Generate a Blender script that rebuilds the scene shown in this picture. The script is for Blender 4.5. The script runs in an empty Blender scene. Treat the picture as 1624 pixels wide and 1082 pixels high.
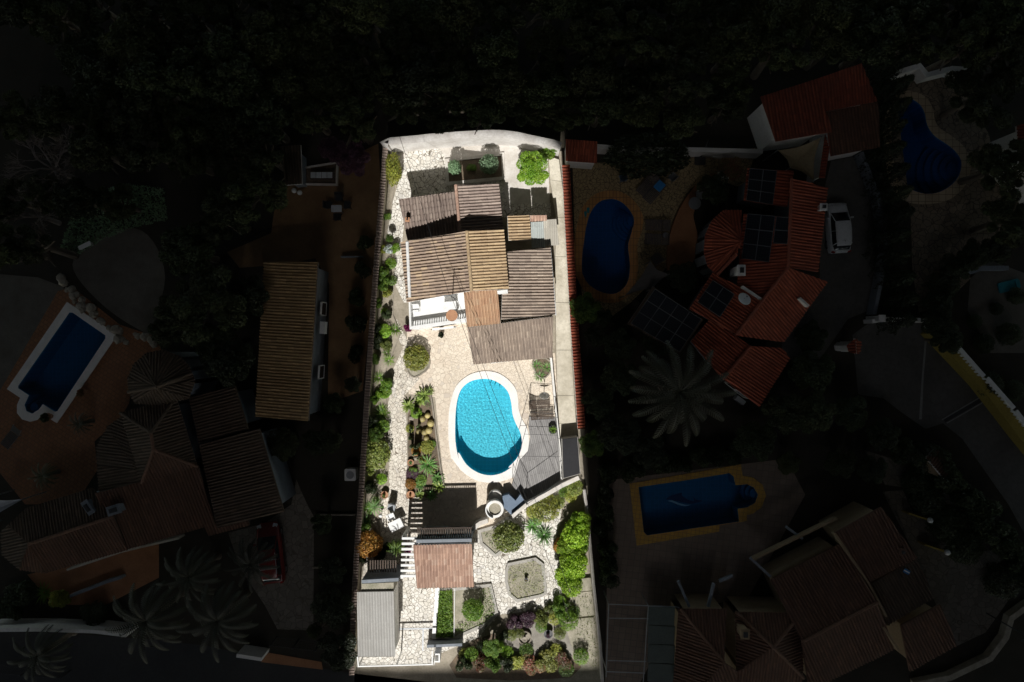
import bpy, bmesh, math, random
import numpy as np
from mathutils import Vector, Matrix, geometry, noise as mnoise
PI = math.pi
sc = bpy.context.scene
col = sc.collection

# ------------------------------------------------------------ camera
H = 50.0                       # the drone hovers 50 m up, looking straight down
K = 37.5 / 812                 # metres per photograph pixel on the ground
cam = bpy.data.cameras.new('camera'); cam.sensor_width = 36; cam.lens = 24; cam.clip_end = 2000
camo = bpy.data.objects.new('camera', cam); col.objects.link(camo)
camo.location = (0, 0, H); sc.camera = camo

# ------------------------------------------------------------ sky, sun, exposure
SH = Vector((0.055, 0.93))     # where a shadow falls, metres per metre of height
sdir = Vector((-SH.x, -SH.y, 1)).normalized()      # towards the sun
w = bpy.data.worlds.new("World"); sc.world = w; w.use_nodes = True
nt = w.node_tree; bg = nt.nodes['Background']
sky = nt.nodes.new('ShaderNodeTexSky'); sky.sky_type = 'NISHITA'; sky.sun_disc = False
sky.sun_elevation = math.asin(sdir.z)
sky.sun_rotation = math.atan2(sdir.x, sdir.y)
nt.links.new(sky.outputs[0], bg.inputs[0]); bg.inputs[1].default_value = 0.15
sl = bpy.data.lights.new('sun', 'SUN'); sl.energy = 4.0; sl.angle = math.radians(0.5); sl.color = (1, 0.98, 0.945)
so = bpy.data.objects.new('sun', sl); col.objects.link(so)
so.rotation_euler = sdir.to_track_quat('Z', 'Y').to_euler(); so.location = (0, -60, 80)
sc.view_settings.view_transform = 'Standard'; sc.view_settings.look = 'None'
sc.view_settings.exposure = 0.52; sc.view_settings.gamma = 1
sc.view_settings.use_curve_mapping = False
sc.cycles.transparent_max_bounces = 16

# ------------------------------------------------------------ helpers
def P(px, py, z=0.0):
    s = K * (H - z) / H
    return Vector(((px - 812) * s, -(py - 541) * s, z))
ZA, ZB, ZC = (880, 210, 3.866), (1090, 240, 3.866), (900, 440, 3.6075)
ZD, ZE, ZF = (940, 700, 2.833), (1200, 780, 3.583), (1300, 470, 3.278)
ZG, ZH = (1180, 80, 3.606), (1330, 300, 4.16)
ZL, ZM, ZN = (0, 430, 4.007), (130, 530, 4.009), (0, 700, 4.163)
ZO, ZQ = (300, 780, 3.58), (400, 200, 4.508)
ZT, ZU, ZV = (550, 200, 3.865), (550, 450, 3.6075), (550, 720, 2.988)
def z2(R, pts): return [(R[0] + x / R[2], R[1] + y / R[2]) for x, y in pts]

def tag(o, label=None, cat=None, group=None, kind=None):
    if label: o['label'] = label
    if cat: o['category'] = cat
    if group: o['group'] = group
    if kind: o['kind'] = kind
    return o
def empty(name, loc, label, cat, group=None, rz=0):
    o = bpy.data.objects.new(name, None); col.objects.link(o); o.empty_display_size = .3
    o.location = loc; o.rotation_euler = (0, 0, rz)
    return tag(o, label, cat, group)
def link(name, me, parent=None, loc=None):
    o = bpy.data.objects.new(name, me); col.objects.link(o)
    if parent:
        o.parent = parent
    if loc is not None: o.location = loc
    return o
def copy_tree(o, parent=None):
    c = o.copy(); col.objects.link(c); c.parent = parent
    for ch in list(o.children): copy_tree(ch, c)
    return c

class MB:
    """collects shapes, then becomes ONE mesh object"""
    def __init__(s): s.v = []; s.f = []; s.uv = None; s.mi = []
    def add(s, v, f, m=0):
        n = len(s.v); s.v += [tuple(x) for x in v]; s.f += [tuple(i + n for i in q) for q in f]; s.mi += [m] * len(f); return s
    def box(s, c, d, rz=0, m=0, rx=0, ry=0, bev=0.0):
        x, y, z = d[0] / 2, d[1] / 2, d[2] / 2
        R = Matrix.Rotation(rz, 3, 'Z') @ Matrix.Rotation(ry, 3, 'Y') @ Matrix.Rotation(rx, 3, 'X')
        b = min(bev, x * .9, y * .9)
        if b > 0:
            pts = [(-x + b, -y), (x - b, -y), (x, -y + b), (x, y - b), (x - b, y), (-x + b, y), (-x, y - b), (-x, -y + b)]
        else: pts = [(-x, -y), (x, -y), (x, y), (-x, y)]
        n = len(pts)
        v = [R @ Vector((a, b2, zz)) + Vector(c) for zz in (-z, z) for a, b2 in pts]
        f = [tuple(range(n - 1, -1, -1)), tuple(range(n, 2 * n))] + [(i, (i + 1) % n, n + (i + 1) % n, n + i) for i in range(n)]
        return s.add(v, f, m)
    def tube(s, pts, r0, r1=None, n=6, m=0, cap=True):
        pts = [Vector(p) for p in pts]; r1 = r0 if r1 is None else r1; v = []; f = []; L = len(pts)
        for i, p in enumerate(pts):
            t = (pts[min(i + 1, L - 1)] - pts[max(i - 1, 0)]).normalized()
            a = t.cross(Vector((0, 0, 1)) if abs(t.z) < .9 else Vector((1, 0, 0))).normalized(); b = t.cross(a)
            r = r0 + (r1 - r0) * i / (L - 1)
            v += [p + (a * math.cos(2 * PI * k / n) + b * math.sin(2 * PI * k / n)) * r for k in range(n)]
        for i in range(L - 1):
            f += [(i * n + k, i * n + (k + 1) % n, (i + 1) * n + (k + 1) % n, (i + 1) * n + k) for k in range(n)]
        if cap: f += [tuple(range(n - 1, -1, -1)), tuple((L - 1) * n + k for k in range(n))]
        return s.add(v, f, m)
    def lathe(s, prof, c=(0, 0, 0), n=20, m=0):
        v = [(c[0] + r * math.cos(2 * PI * k / n), c[1] + r * math.sin(2 * PI * k / n), c[2] + z) for r, z in prof for k in range(n)]
        f = [(i * n + k, i * n + (k + 1) % n, (i + 1) * n + (k + 1) % n, (i + 1) * n + k) for i in range(len(prof) - 1) for k in range(n)]
        f.append(tuple((len(prof) - 1) * n + k for k in range(n))); f.append(tuple(range(n - 1, -1, -1)))
        return s.add(v, f, m)
    def prism(s, pts, z0, z1, m=0):
        """pts world xy; z1 number or list of heights per corner"""
        pts = [(p[0], p[1]) for p in pts]
        if sum(pts[i][0] * pts[(i + 1) % len(pts)][1] - pts[(i + 1) % len(pts)][0] * pts[i][1] for i in range(len(pts))) < 0:
            pts = pts[::-1]; z1 = z1[::-1] if isinstance(z1, list) else z1
        n = len(pts); zt = z1 if isinstance(z1, list) else [z1] * n
        v = [(x, y, z0) for x, y in pts] + [(x, y, zt[i]) for i, (x, y) in enumerate(pts)]
        tri = geometry.tessellate_polygon([[Vector((x, y, 0)) for x, y in pts]])
        f = []
        for t in tri:
            a, b, c = t
            ar = (pts[b][0] - pts[a][0]) * (pts[c][1] - pts[a][1]) - (pts[c][0] - pts[a][0]) * (pts[b][1] - pts[a][1])
            if ar < 0: a, c = c, a
            f.append((n + a, n + b, n + c)); f.append((c, b, a))
        f += [(i, (i + 1) % n, n + (i + 1) % n, n + i) for i in range(n)]
        return s.add(v, f, m)
    def build(s, name, mats, parent=None, loc=None, smooth=False):
        me = bpy.data.meshes.new(name); me.from_pydata(s.v, [], s.f)
        for m in (mats if isinstance(mats, (list, tuple)) else [mats]): me.materials.append(m)
        if any(s.mi): me.polygons.foreach_set('material_index', s.mi)
        if smooth: me.polygons.foreach_set('use_smooth', [True] * len(s.f))
        if s.uv:
            l = me.uv_layers.new(name='UVMap')
            idx = [vi for q in s.f for vi in q]
            arr = np.zeros((len(idx), 2), dtype=np.float32)
            uvs = np.array(s.uv + [(0, 0)] * (len(s.v) - len(s.uv)), dtype=np.float32)
            arr[:] = uvs[idx]; l.data.foreach_set('uv', arr.ravel())
        me.update()
        return link(name, me, parent, loc)

def smooth(pts, n=6):
    out = []; L = len(pts)
    for i in range(L):
        p0, p1, p2, p3 = [Vector(pts[(i + k) % L]) for k in (-1, 0, 1, 2)]
        for k in range(n):
            t = k / n
            out.append(tuple(.5 * ((2 * p1) + (-p0 + p2) * t + (2 * p0 - 5 * p1 + 4 * p2 - p3) * t * t + (-p0 + 3 * p1 - 3 * p2 + p3) * t ** 3)))
    return out
def wp(pts, z=0): return [P(x, y, z) for x, y in pts]
def outset(poly, d):
    """poly world xy -> moved outwards by d metres (negative: inwards)"""
    n = len(poly); ar = sum(poly[i][0] * poly[(i + 1) % n][1] - poly[(i + 1) % n][0] * poly[i][1] for i in range(n))
    sg = 1 if ar > 0 else -1; out = []
    for i in range(n):
        a, b, c = Vector(poly[i - 1][:2]), Vector(poly[i][:2]), Vector(poly[(i + 1) % n][:2])
        e1 = (b - a).normalized(); e2 = (c - b).normalized()
        n1 = Vector((e1.y, -e1.x)) * sg; n2 = Vector((e2.y, -e2.x)) * sg
        m = (n1 + n2); m = m / max(.35, m.dot(n1)) if m.length > 1e-6 else n1
        out.append(b + m * d)
    return out

# ------------------------------------------------------------ materials
def newmat(name):
    m = bpy.data.materials.new(name); m.use_nodes = True; t = m.node_tree
    return m, t, t.nodes['Principled BSDF']
def ND(t, typ, **kw):
    n = t.nodes.new(typ)
    for k, v in kw.items():
        if k in n.inputs: n.inputs[k].default_value = v
        else: setattr(n, k, v)
    return n
def mixc(t, fac, a, b):
    n = t.nodes.new('ShaderNodeMix'); n.data_type = 'RGBA'
    for s, v in ((0, fac), (6, a), (7, b)):
        if isinstance(v, bpy.types.NodeSocket): t.links.new(v, n.inputs[s])
        elif s == 0: n.inputs[0].default_value = v
        else: n.inputs[s].default_value = (*v, 1) if len(v) == 3 else v
    return n.outputs[2]
def ramp(t, sock, stops):
    r = t.nodes.new('ShaderNodeValToRGB'); e = r.color_ramp.elements
    while len(e) < len(stops): e.new(.5)
    for i, (p, c) in enumerate(stops):
        e[i].position = p; e[i].color = (*c, 1) if not isinstance(c, (int, float)) else (c, c, c, 1)
    t.links.new(sock, r.inputs[0]); return r.outputs[0]
def noise(t, scale, detail=4, rough=.6, vec=None, out=0):
    n = ND(t, 'ShaderNodeTexNoise', Scale=scale, Detail=detail, Roughness=rough)
    t.links.new(vec or tc(t), n.inputs['Vector']); return n.outputs[out]
def tc(t, which='Object'):
    for n in t.nodes:
        if n.type == 'TEX_COORD': return n.outputs[which]
    return t.nodes.new('ShaderNodeTexCoord').outputs[which]
def bump(t, sock, bs, strength=.5, dist=.02):
    b = ND(t, 'ShaderNodeBump', Strength=strength, Distance=dist)
    t.links.new(sock, b.inputs['Height']); t.links.new(b.outputs[0], bs.inputs['Normal'])
def plain(name, c1, c2=None, scale=2.0, rough=.85, bmp=.3, dist=.01, metal=0, spec=None, c3=None):
    m, t, b = newmat(name); c2 = c2 or tuple(x * .78 for x in c1)
    n1 = noise(t, scale, 6, .65); n2 = noise(t, scale * 9, 4, .7)
    c = mixc(t, ramp(t, n1, [(.35, 0), (.65, 1)]), c1, c2)
    c = mixc(t, ramp(t, n2, [(.45, 0), (.75, .55)]), c, c3 or tuple(x * .6 for x in c2))
    t.links.new(c, b.inputs['Base Color']); b.inputs['Roughness'].default_value = rough; b.inputs['Metallic'].default_value = metal
    if spec is not None: b.inputs['Specular IOR Level'].default_value = spec
    if bmp: bump(t, n2, b, bmp, dist)
    return m
def crazy(name, stone1, stone2, grout, scale=2.6, gw=.045, dirt=(.3, .27, .22)):
    m, t, b = newmat(name)
    wob = t.nodes.new('ShaderNodeVectorMath'); wob.operation = 'ADD'
    nn = ND(t, 'ShaderNodeTexNoise', Scale=1.7, Detail=2); t.links.new(tc(t), nn.inputs['Vector'])
    sc_ = t.nodes.new('ShaderNodeVectorMath'); sc_.operation = 'SCALE'; sc_.inputs['Scale'].default_value = .35
    t.links.new(nn.outputs['Color'], sc_.inputs[0]); t.links.new(tc(t), wob.inputs[0]); t.links.new(sc_.outputs[0], wob.inputs[1])
    flat = t.nodes.new('ShaderNodeVectorMath'); flat.operation = 'MULTIPLY'; flat.inputs[1].default_value = (1, 1, 0)
    t.links.new(wob.outputs[0], flat.inputs[0])
    v1 = ND(t, 'ShaderNodeTexVoronoi', Scale=scale); v1.feature = 'DISTANCE_TO_EDGE'
    v2 = ND(t, 'ShaderNodeTexVoronoi', Scale=scale)
    for v in (v1, v2): t.links.new(flat.outputs[0], v.inputs['Vector'])
    sep = t.nodes.new('ShaderNodeSeparateColor'); t.links.new(v2.outputs['Color'], sep.inputs[0])
    c = mixc(t, sep.outputs[0], stone1, stone2)
    c = mixc(t, ramp(t, sep.outputs[1], [(.9, 0), (.93, .35)]), c, tuple(x * .55 for x in (stone2[0], stone2[1] * 1.05, stone2[2] * 1.25)))
    c = mixc(t, ramp(t, noise(t, 9, 5, .7), [(.45, 0), (.8, .45)]), c, dirt)
    c = mixc(t, ramp(t, noise(t, .45, 4, .6), [(.4, 0), (.75, .3)]), c, dirt)
    g = ramp(t, v1.outputs['Distance'], [(gw * .4, 0), (gw, 1)])
    c = mixc(t, g, grout, c)
    t.links.new(c, b.inputs['Base Color']); b.inputs['Roughness'].default_value = .8
    bump(t, g, b, .6, .02); return m
def tiles(name, c1, c2, mortar, bw=.4, bh=.4, rz=0, offset=0.0, ms=.02, dirt=.35):
    m, t, b = newmat(name)
    mp = ND(t, 'ShaderNodeMapping'); mp.inputs['Rotation'].default_value = (0, 0, rz); t.links.new(tc(t), mp.inputs[0])
    br = ND(t, 'ShaderNodeTexBrick', Scale=1.0); br.offset = offset; br.squash = 1
    br.inputs['Brick Width'].default_value = bw; br.inputs['Row Height'].default_value = bh; br.inputs['Mortar Size'].default_value = ms
    br.inputs['Color1'].default_value = (*c1, 1); br.inputs['Color2'].default_value = (*c2, 1); br.inputs['Mortar'].default_value = (*mortar, 1)
    t.links.new(mp.outputs[0], br.inputs[0])
    c = mixc(t, ramp(t, noise(t, 1.1, 6, .7), [(.4, 0), (.75, dirt)]), br.outputs[0], tuple(x * .5 for x in c2))
    t.links.new(c, b.inputs['Base Color']); b.inputs['Roughness'].default_value = .75
    bump(t, br.outputs['Fac'], b, .4, -.01); return m
def roofmat(name, c1, c2, moss=(.07, .06, .05), mossamt=.6, c3=None):
    m, t, b = newmat(name); uv = ND(t, 'ShaderNodeUVMap')
    fl = t.nodes.new('ShaderNodeVectorMath'); fl.operation = 'FLOOR'; t.links.new(uv.outputs[0], fl.inputs[0])
    wn = t.nodes.new('ShaderNodeTexWhiteNoise'); wn.noise_dimensions = '2D'; t.links.new(fl.outputs[0], wn.inputs['Vector'])
    c = mixc(t, wn.outputs['Value'], c1, c2)
    se = t.nodes.new('ShaderNodeSeparateColor'); t.links.new(wn.outputs['Color'], se.inputs[0])
    c = mixc(t, ramp(t, se.outputs[1], [(.8, 0), (.95, .5)]), c, c3 or tuple(min(1, x * 1.5) for x in c1))
    sx = t.nodes.new('ShaderNodeSeparateXYZ'); t.links.new(uv.outputs[0], sx.inputs[0])      # groove shade painted into the channel colour, along with channel dirt
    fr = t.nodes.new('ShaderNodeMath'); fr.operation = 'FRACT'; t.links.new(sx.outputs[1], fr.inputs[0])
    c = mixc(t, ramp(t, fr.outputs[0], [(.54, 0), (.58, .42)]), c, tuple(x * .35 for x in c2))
    c = mixc(t, ramp(t, noise(t, .7, 6, .7), [(.4, 0), (.72, mossamt)]), c, moss)
    c = mixc(t, ramp(t, noise(t, 11, 3, .7), [(.5, 0), (.75, .5)]), c, moss)
    t.links.new(c, b.inputs['Base Color']); b.inputs['Roughness'].default_value = .85
    bump(t, noise(t, 25, 3), b, .3, .01); return m
def leafmat(name, c1, c2, c3, trans=.25):
    m, t, b = newmat(name)
    gi = t.nodes.new('ShaderNodeNewGeometry'); oi = t.nodes.new('ShaderNodeObjectInfo')
    c = mixc(t, gi.outputs['Random Per Island'], c1, c2)
    c = mixc(t, ramp(t, noise(t, 2.2, 3, .6), [(.42, 0), (.68, .8)]), c, c3)
    hs = ND(t, 'ShaderNodeHueSaturation'); t.links.new(c, hs.inputs['Color'])
    mr = ND(t, 'ShaderNodeMapRange'); mr.inputs['To Min'].default_value = .6; mr.inputs['To Max'].default_value = 1.4
    t.links.new(oi.outputs['Random'], mr.inputs[0]); t.links.new(mr.outputs[0], hs.inputs['Value'])
    t.links.new(hs.outputs[0], b.inputs['Base Color']); b.inputs['Roughness'].default_value = .55
    tr = t.nodes.new('ShaderNodeBsdfTranslucent'); t.links.new(hs.outputs[0], tr.inputs[0])
    mx = t.nodes.new('ShaderNodeMixShader'); mx.inputs[0].default_value = trans
    t.links.new(b.outputs[0], mx.inputs[1]); t.links.new(tr.outputs[0], mx.inputs[2])
    t.links.new(mx.outputs[0], t.nodes['Material Output'].inputs[0]); return m
def watermat(name, tint):
    m, t, b = newmat(name)
    tr = ND(t, 'ShaderNodeBsdfTransparent', Color=(*tint, 1)); gl = ND(t, 'ShaderNodeBsdfGlossy', Roughness=.04)
    fr = ND(t, 'ShaderNodeFresnel', IOR=1.33)
    nz = noise(t, 3.2, 3, .5); bp = ND(t, 'ShaderNodeBump', Strength=.5, Distance=.06)
    t.links.new(nz, bp.inputs['Height'])
    for n in (gl, fr): t.links.new(bp.outputs[0], n.inputs['Normal'])
    mx = t.nodes.new('ShaderNodeMixShader'); t.links.new(fr.outputs[0], mx.inputs[0])
    t.links.new(tr.outputs[0], mx.inputs[1]); t.links.new(gl.outputs[0], mx.inputs[2])
    t.links.new(mx.outputs[0], t.nodes['Material Output'].inputs[0]); return m
M = {}
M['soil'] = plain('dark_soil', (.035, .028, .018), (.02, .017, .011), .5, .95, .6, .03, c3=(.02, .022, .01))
M['sand'] = plain('sandy_ground', (.38, .33, .26), (.24, .21, .16), .8, .95, .6, .03, c3=(.12, .11, .07))
M['dry'] = plain('dry_soil', (.38, .34, .27), (.24, .225, .165), 1.6, .95, .7, .03, c3=(.12, .13, .07))
M['bark_bed'] = plain('soil_with_painted_shade', (.17, .12, .08), (.09, .07, .05), 2, .95, .8, .05, c3=(.25, .2, .13))
M['gravel_brown'] = plain('brown_gravel', (0.24, 0.145, 0.07), (0.17, 0.095, 0.045), .6, .95, .6, .02, c3=(.12, .08, .04))
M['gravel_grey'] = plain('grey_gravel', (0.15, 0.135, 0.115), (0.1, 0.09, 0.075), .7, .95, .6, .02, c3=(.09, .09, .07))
M['gravel_pale'] = plain('pale_gravel', (.30, .28, .24), (.20, .18, .155), 1.5, .95, .8, .03, c3=(.2, .18, .14))
M['stained'] = plain('rain_stained_render', (.62, .60, .57), (.44, .41, .38), 1.1, .85, .3, .01, c3=(.30, .28, .25))
M['crazy_brown'] = crazy('brown_crazy_paving', (.26, .20, .14), (.17, .13, .09), (.07, .055, .04), 2.4, .06, dirt=(.12, .1, .07))
M['green_glass'] = plain('greenish_sheet', (.05, .075, .062), (.035, .055, .045), .8, .5, .1, .003)
M['shade_felt'] = plain('felt_with_painted_shade', (.024, .024, .027), (.018, .018, .02), .8, .95, .3, .005)  # near-black tone carries the shade at the pump house
M['rimgrey'] = plain('grey_kerb', (.42, .40, .36), (.32, .30, .27), 1.5, .9, .4, .01)
M['linegrey'] = plain('grey_line_paint', (.26, .26, .25), (.20, .20, .19), 2, .8, .2, .005)  # even grey for the courtyard line and kerbs
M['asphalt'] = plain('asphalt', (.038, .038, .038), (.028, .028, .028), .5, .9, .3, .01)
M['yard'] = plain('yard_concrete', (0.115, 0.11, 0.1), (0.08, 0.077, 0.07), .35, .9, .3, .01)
M['concrete'] = plain('concrete', (.64, .59, .49), (.40, .36, .28), .6, .9, .4, .01, c3=(.28, .25, .19))
M['smooth_patio'] = crazy('fine_beige_paving', (.70, .62, .51), (.62, .54, .44), (.47, .39, .30), 5.2, .035, dirt=(.45, .38, .29))
M['pale_slab'] = plain('pale_slab', (.66, .63, .59), (.47, .43, .38), .8, .9, .3, .01, c3=(.40, .36, .31))
M['white'] = plain('white_render', (.78, .76, .73), (.66, .64, .60), .8, .8, .2, .01, c3=(.5, .48, .44))
M['whitep'] = plain('white_paint', (0.74, 0.74, 0.73), (0.66, 0.66, 0.64), 2, .5, .1, .005, c3=(.6, .6, .6))
M['greyw'] = plain('grey_render', (0.22, 0.24, 0.27), (0.17, 0.19, 0.21), .8, .85, .2, .01)
M['cream'] = plain('cream_render', (0.3, 0.22, 0.13), (0.24, 0.17, 0.1), .8, .85, .2, .01)
M['yellow'] = plain('yellow_render', (0.34, 0.26, 0.05), (0.28, 0.21, 0.04), .8, .85, .2, .01)
M['coping'] = plain('white_coping', (.80, .78, .75), (.70, .68, .64), 1.5, .7, .2, .006, c3=(.55, .52, .47))
M['coping_o'] = tiles('orange_coping', (0.56, 0.28, 0.09), (0.46, 0.22, 0.07), (.2, .12, .06), .25, .5)
M['coping_y'] = tiles('yellow_coping', (.50, .30, .05), (.42, .24, .045), (.25, .16, .06), .3, .3, .14)
M['coping_b'] = tiles('brown_coping', (0.46, 0.36, 0.24), (0.38, 0.29, 0.19), (.14, .1, .06), .5, .5)
M['crazy_white'] = crazy('white_crazy_paving', (.79, .76, .70), (.60, .56, .49), (.14, .12, .09), 3.8, .05)
M['crazy_small'] = crazy('pale_crazy_paving', (.76, .71, .62), (.59, .53, .45), (.16, .13, .095), 4.2, .045)
M['crazy_patio'] = crazy('beige_crazy_paving', (.70, .62, .51), (.61, .52, .42), (.40, .33, .25), 3.4, .028, dirt=(.45, .37, .28))
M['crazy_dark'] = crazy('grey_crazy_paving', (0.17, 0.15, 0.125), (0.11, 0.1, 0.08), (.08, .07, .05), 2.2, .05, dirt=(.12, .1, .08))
M['hex'] = crazy('ochre_patio_tiles', (.44, .33, .17), (.36, .27, .14), (.12, .09, .05), 3.9, .07, dirt=(.2, .15, .08))
M['terracotta'] = tiles('terracotta_paving', (.30, .13, .055), (.25, .105, .045), (.15, .08, .04), .3, .3, .6, .5)
M['deck_tile'] = tiles('beige_pool_tiles', (0.2, 0.155, 0.12), (0.17, 0.13, 0.1), (.12, .1, .08), .45, .45, .12)
M['terr_step'] = plain('terracotta_terrace', (.36, .17, .08), (.28, .13, .06), 1, .9, .2, .01)
M['deck'] = tiles('grey_weathered_deck', (.30, .29, .28), (.22, .21, .205), (.08, .075, .07), 2.2, .14, 1.35, .5, .01, .6)
M['wood'] = plain('dark_wood', (.10, .07, .05), (.06, .045, .035), 3, .8, .3, .01)
M['wood2'] = plain('brown_wicker', (0.13, 0.11, 0.1), (0.1, 0.085, 0.08), 5, .8, .4, .01)
M['metal'] = plain('grey_metal', (.30, .31, .32), (.24, .25, .26), 3, .45, .1, .003, .6)
M['dark'] = plain('dark_metal', (.03, .03, .032), (.02, .02, .022), 3, .5, .1, .003)
M['glass'] = plain('dark_glass', (.02, .025, .03), (.015, .018, .02), 1, .08, 0)
M['cable'] = plain('black_cable', (.02, .02, .02), (.015, .015, .015), 1, .6, 0)
M['rock'] = plain('rock', (.36, .32, .26), (.22, .19, .15), 2, .9, .8, .05)
M['pot'] = plain('terracotta_pot', (.45, .24, .13), (.36, .18, .10), 3, .8, .2, .01)
M['bluetile'] = plain('blue_grey_tile', (0.12, 0.17, 0.24), (0.09, 0.13, 0.19), 3, .5, .2, .01)
M['blue'] = plain('blue_towel', (.03, .22, .5), (.02, .15, .38), 5, .9, .3, .01)
M['teal'] = plain('teal_cloth', (.02, .25, .30), (.015, .18, .22), 3, .9, .3, .01)
M['trunk'] = plain('bark', (.14, .11, .08), (.08, .065, .05), 4, .95, .8, .03)
M['bare'] = plain('grey_bark', (.26, .22, .20), (.18, .15, .14), 4, .95, .6, .02)
M['carwhite'] = plain('white_car_paint', (.62, .65, .66), (.60, .62, .63), 1, .3, 0, spec=.5)
M['carred'] = plain('red_car_paint', (.16, .02, .015), (.13, .015, .012), 1, .25, 0, spec=.6)
M['rubber'] = plain('tyre_rubber', (.02, .02, .02), (.015, .015, .015), 4, .8, .1)
M['redlamp'] = plain('red_lamp_glass', (.35, .01, .01), (.3, .01, .01), 4, .2, 0)
M['fabric'] = plain('added_charcoal_fabric', (.09, .085, .08), (.07, .065, .06), 6, .95, .3, .005)
M['sail'] = plain('beige_shade_cloth', (.30, .24, .14), (.25, .20, .12), .6, .95, .3, .005)
M['awning'] = plain('white_awning', (.55, .58, .60), (.45, .47, .49), .6, .9, .2, .005)
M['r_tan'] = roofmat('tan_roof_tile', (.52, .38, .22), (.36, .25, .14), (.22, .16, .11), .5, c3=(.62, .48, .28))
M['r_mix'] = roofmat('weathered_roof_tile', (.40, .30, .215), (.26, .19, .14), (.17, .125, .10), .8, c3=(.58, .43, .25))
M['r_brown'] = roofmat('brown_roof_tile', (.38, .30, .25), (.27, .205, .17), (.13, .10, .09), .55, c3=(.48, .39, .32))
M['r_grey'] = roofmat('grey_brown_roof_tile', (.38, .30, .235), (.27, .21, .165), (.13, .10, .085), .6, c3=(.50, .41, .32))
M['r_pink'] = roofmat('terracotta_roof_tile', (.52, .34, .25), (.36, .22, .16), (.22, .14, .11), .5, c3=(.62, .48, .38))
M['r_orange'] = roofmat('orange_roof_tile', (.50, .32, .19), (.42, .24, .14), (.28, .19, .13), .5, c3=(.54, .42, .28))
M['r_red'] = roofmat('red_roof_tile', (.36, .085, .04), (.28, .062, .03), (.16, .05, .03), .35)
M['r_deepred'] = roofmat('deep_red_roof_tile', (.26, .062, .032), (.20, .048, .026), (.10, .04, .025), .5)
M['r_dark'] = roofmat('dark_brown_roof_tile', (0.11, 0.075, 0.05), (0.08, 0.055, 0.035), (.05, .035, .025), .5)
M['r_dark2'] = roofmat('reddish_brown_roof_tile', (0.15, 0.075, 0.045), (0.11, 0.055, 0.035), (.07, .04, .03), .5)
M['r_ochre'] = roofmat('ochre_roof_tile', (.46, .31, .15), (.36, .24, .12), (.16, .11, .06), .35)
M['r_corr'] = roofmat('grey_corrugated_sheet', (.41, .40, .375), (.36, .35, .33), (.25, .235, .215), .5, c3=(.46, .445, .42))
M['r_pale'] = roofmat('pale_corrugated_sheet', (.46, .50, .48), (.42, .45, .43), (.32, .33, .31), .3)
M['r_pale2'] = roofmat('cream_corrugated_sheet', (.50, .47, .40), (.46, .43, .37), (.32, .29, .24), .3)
def panelmat():
    m, t, b = newmat('solar_cells')
    br = ND(t, 'ShaderNodeTexBrick', Scale=1.0); br.offset = 0
    uv = ND(t, 'ShaderNodeUVMap'); t.links.new(uv.outputs[0], br.inputs[0])
    br.inputs['Brick Width'].default_value = .16; br.inputs['Row Height'].default_value = .16; br.inputs['Mortar Size'].default_value = .008
    br.inputs['Color1'].default_value = (.008, .011, .018, 1); br.inputs['Color2'].default_value = (.010, .013, .02, 1); br.inputs['Mortar'].default_value = (.03, .032, .035, 1)
    t.links.new(br.outputs[0], b.inputs['Base Color']); b.inputs['Roughness'].default_value = .5; b.inputs['Specular IOR Level'].default_value = .2; return m
M['solar'] = panelmat(); M['panel_rim'] = plain('panel_rim', (.10, .11, .11), (.08, .085, .09), 3, .6, 0)
L = {}
L['bright'] = leafmat('bright_leaf', (0.2, 0.36, 0.025), (0.1, 0.24, 0.015), (0.28, 0.4, 0.04), .3)
L['green'] = leafmat('green_leaf', (.14, .26, .03), (.06, .14, .018), (.20, .28, .035))
L['olive'] = leafmat('olive_leaf', (.19, .24, .045), (.10, .14, .028), (.24, .25, .055))
L['lime'] = leafmat('lime_leaf', (.30, .46, .03), (.17, .32, .02), (.36, .48, .05), .3)
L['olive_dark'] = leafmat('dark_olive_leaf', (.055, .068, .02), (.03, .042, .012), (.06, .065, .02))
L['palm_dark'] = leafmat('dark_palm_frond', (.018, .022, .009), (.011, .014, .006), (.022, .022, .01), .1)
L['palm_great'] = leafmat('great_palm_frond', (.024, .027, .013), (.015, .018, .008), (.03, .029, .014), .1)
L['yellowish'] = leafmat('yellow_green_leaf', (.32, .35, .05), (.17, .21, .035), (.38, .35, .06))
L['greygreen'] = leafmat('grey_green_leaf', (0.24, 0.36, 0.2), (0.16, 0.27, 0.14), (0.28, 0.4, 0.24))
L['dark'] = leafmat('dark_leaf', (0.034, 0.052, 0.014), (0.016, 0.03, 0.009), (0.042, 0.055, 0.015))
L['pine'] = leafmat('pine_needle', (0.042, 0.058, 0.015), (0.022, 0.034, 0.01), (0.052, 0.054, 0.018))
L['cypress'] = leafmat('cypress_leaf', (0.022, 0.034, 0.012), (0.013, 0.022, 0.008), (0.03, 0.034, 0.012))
L['orange'] = leafmat('orange_leaf', (.40, .20, .03), (.20, .14, .03), (.45, .17, .03))
L['purple'] = leafmat('purple_leaf', (.10, .045, .075), (.06, .03, .05), (.13, .06, .08))
L['magenta'] = leafmat('magenta_flower', (.35, .02, .16), (.25, .015, .12), (.40, .03, .20))
L['redmix'] = leafmat('red_flower_leaf', (.30, .05, .05), (.10, .12, .03), (.13, .14, .04))
L['whiteflower'] = leafmat('white_flower_leaf', (.70, .70, .75), (.10, .20, .04), (.60, .62, .66))
L['agave'] = leafmat('agave_leaf', (0.13, 0.28, 0.06), (0.06, 0.16, 0.035), (0.15, 0.26, 0.07), .15)
L['agave2'] = leafmat('variegated_agave_leaf', (0.26, 0.36, 0.07), (0.13, 0.22, 0.045), (0.3, 0.34, 0.09), .15)
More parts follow.
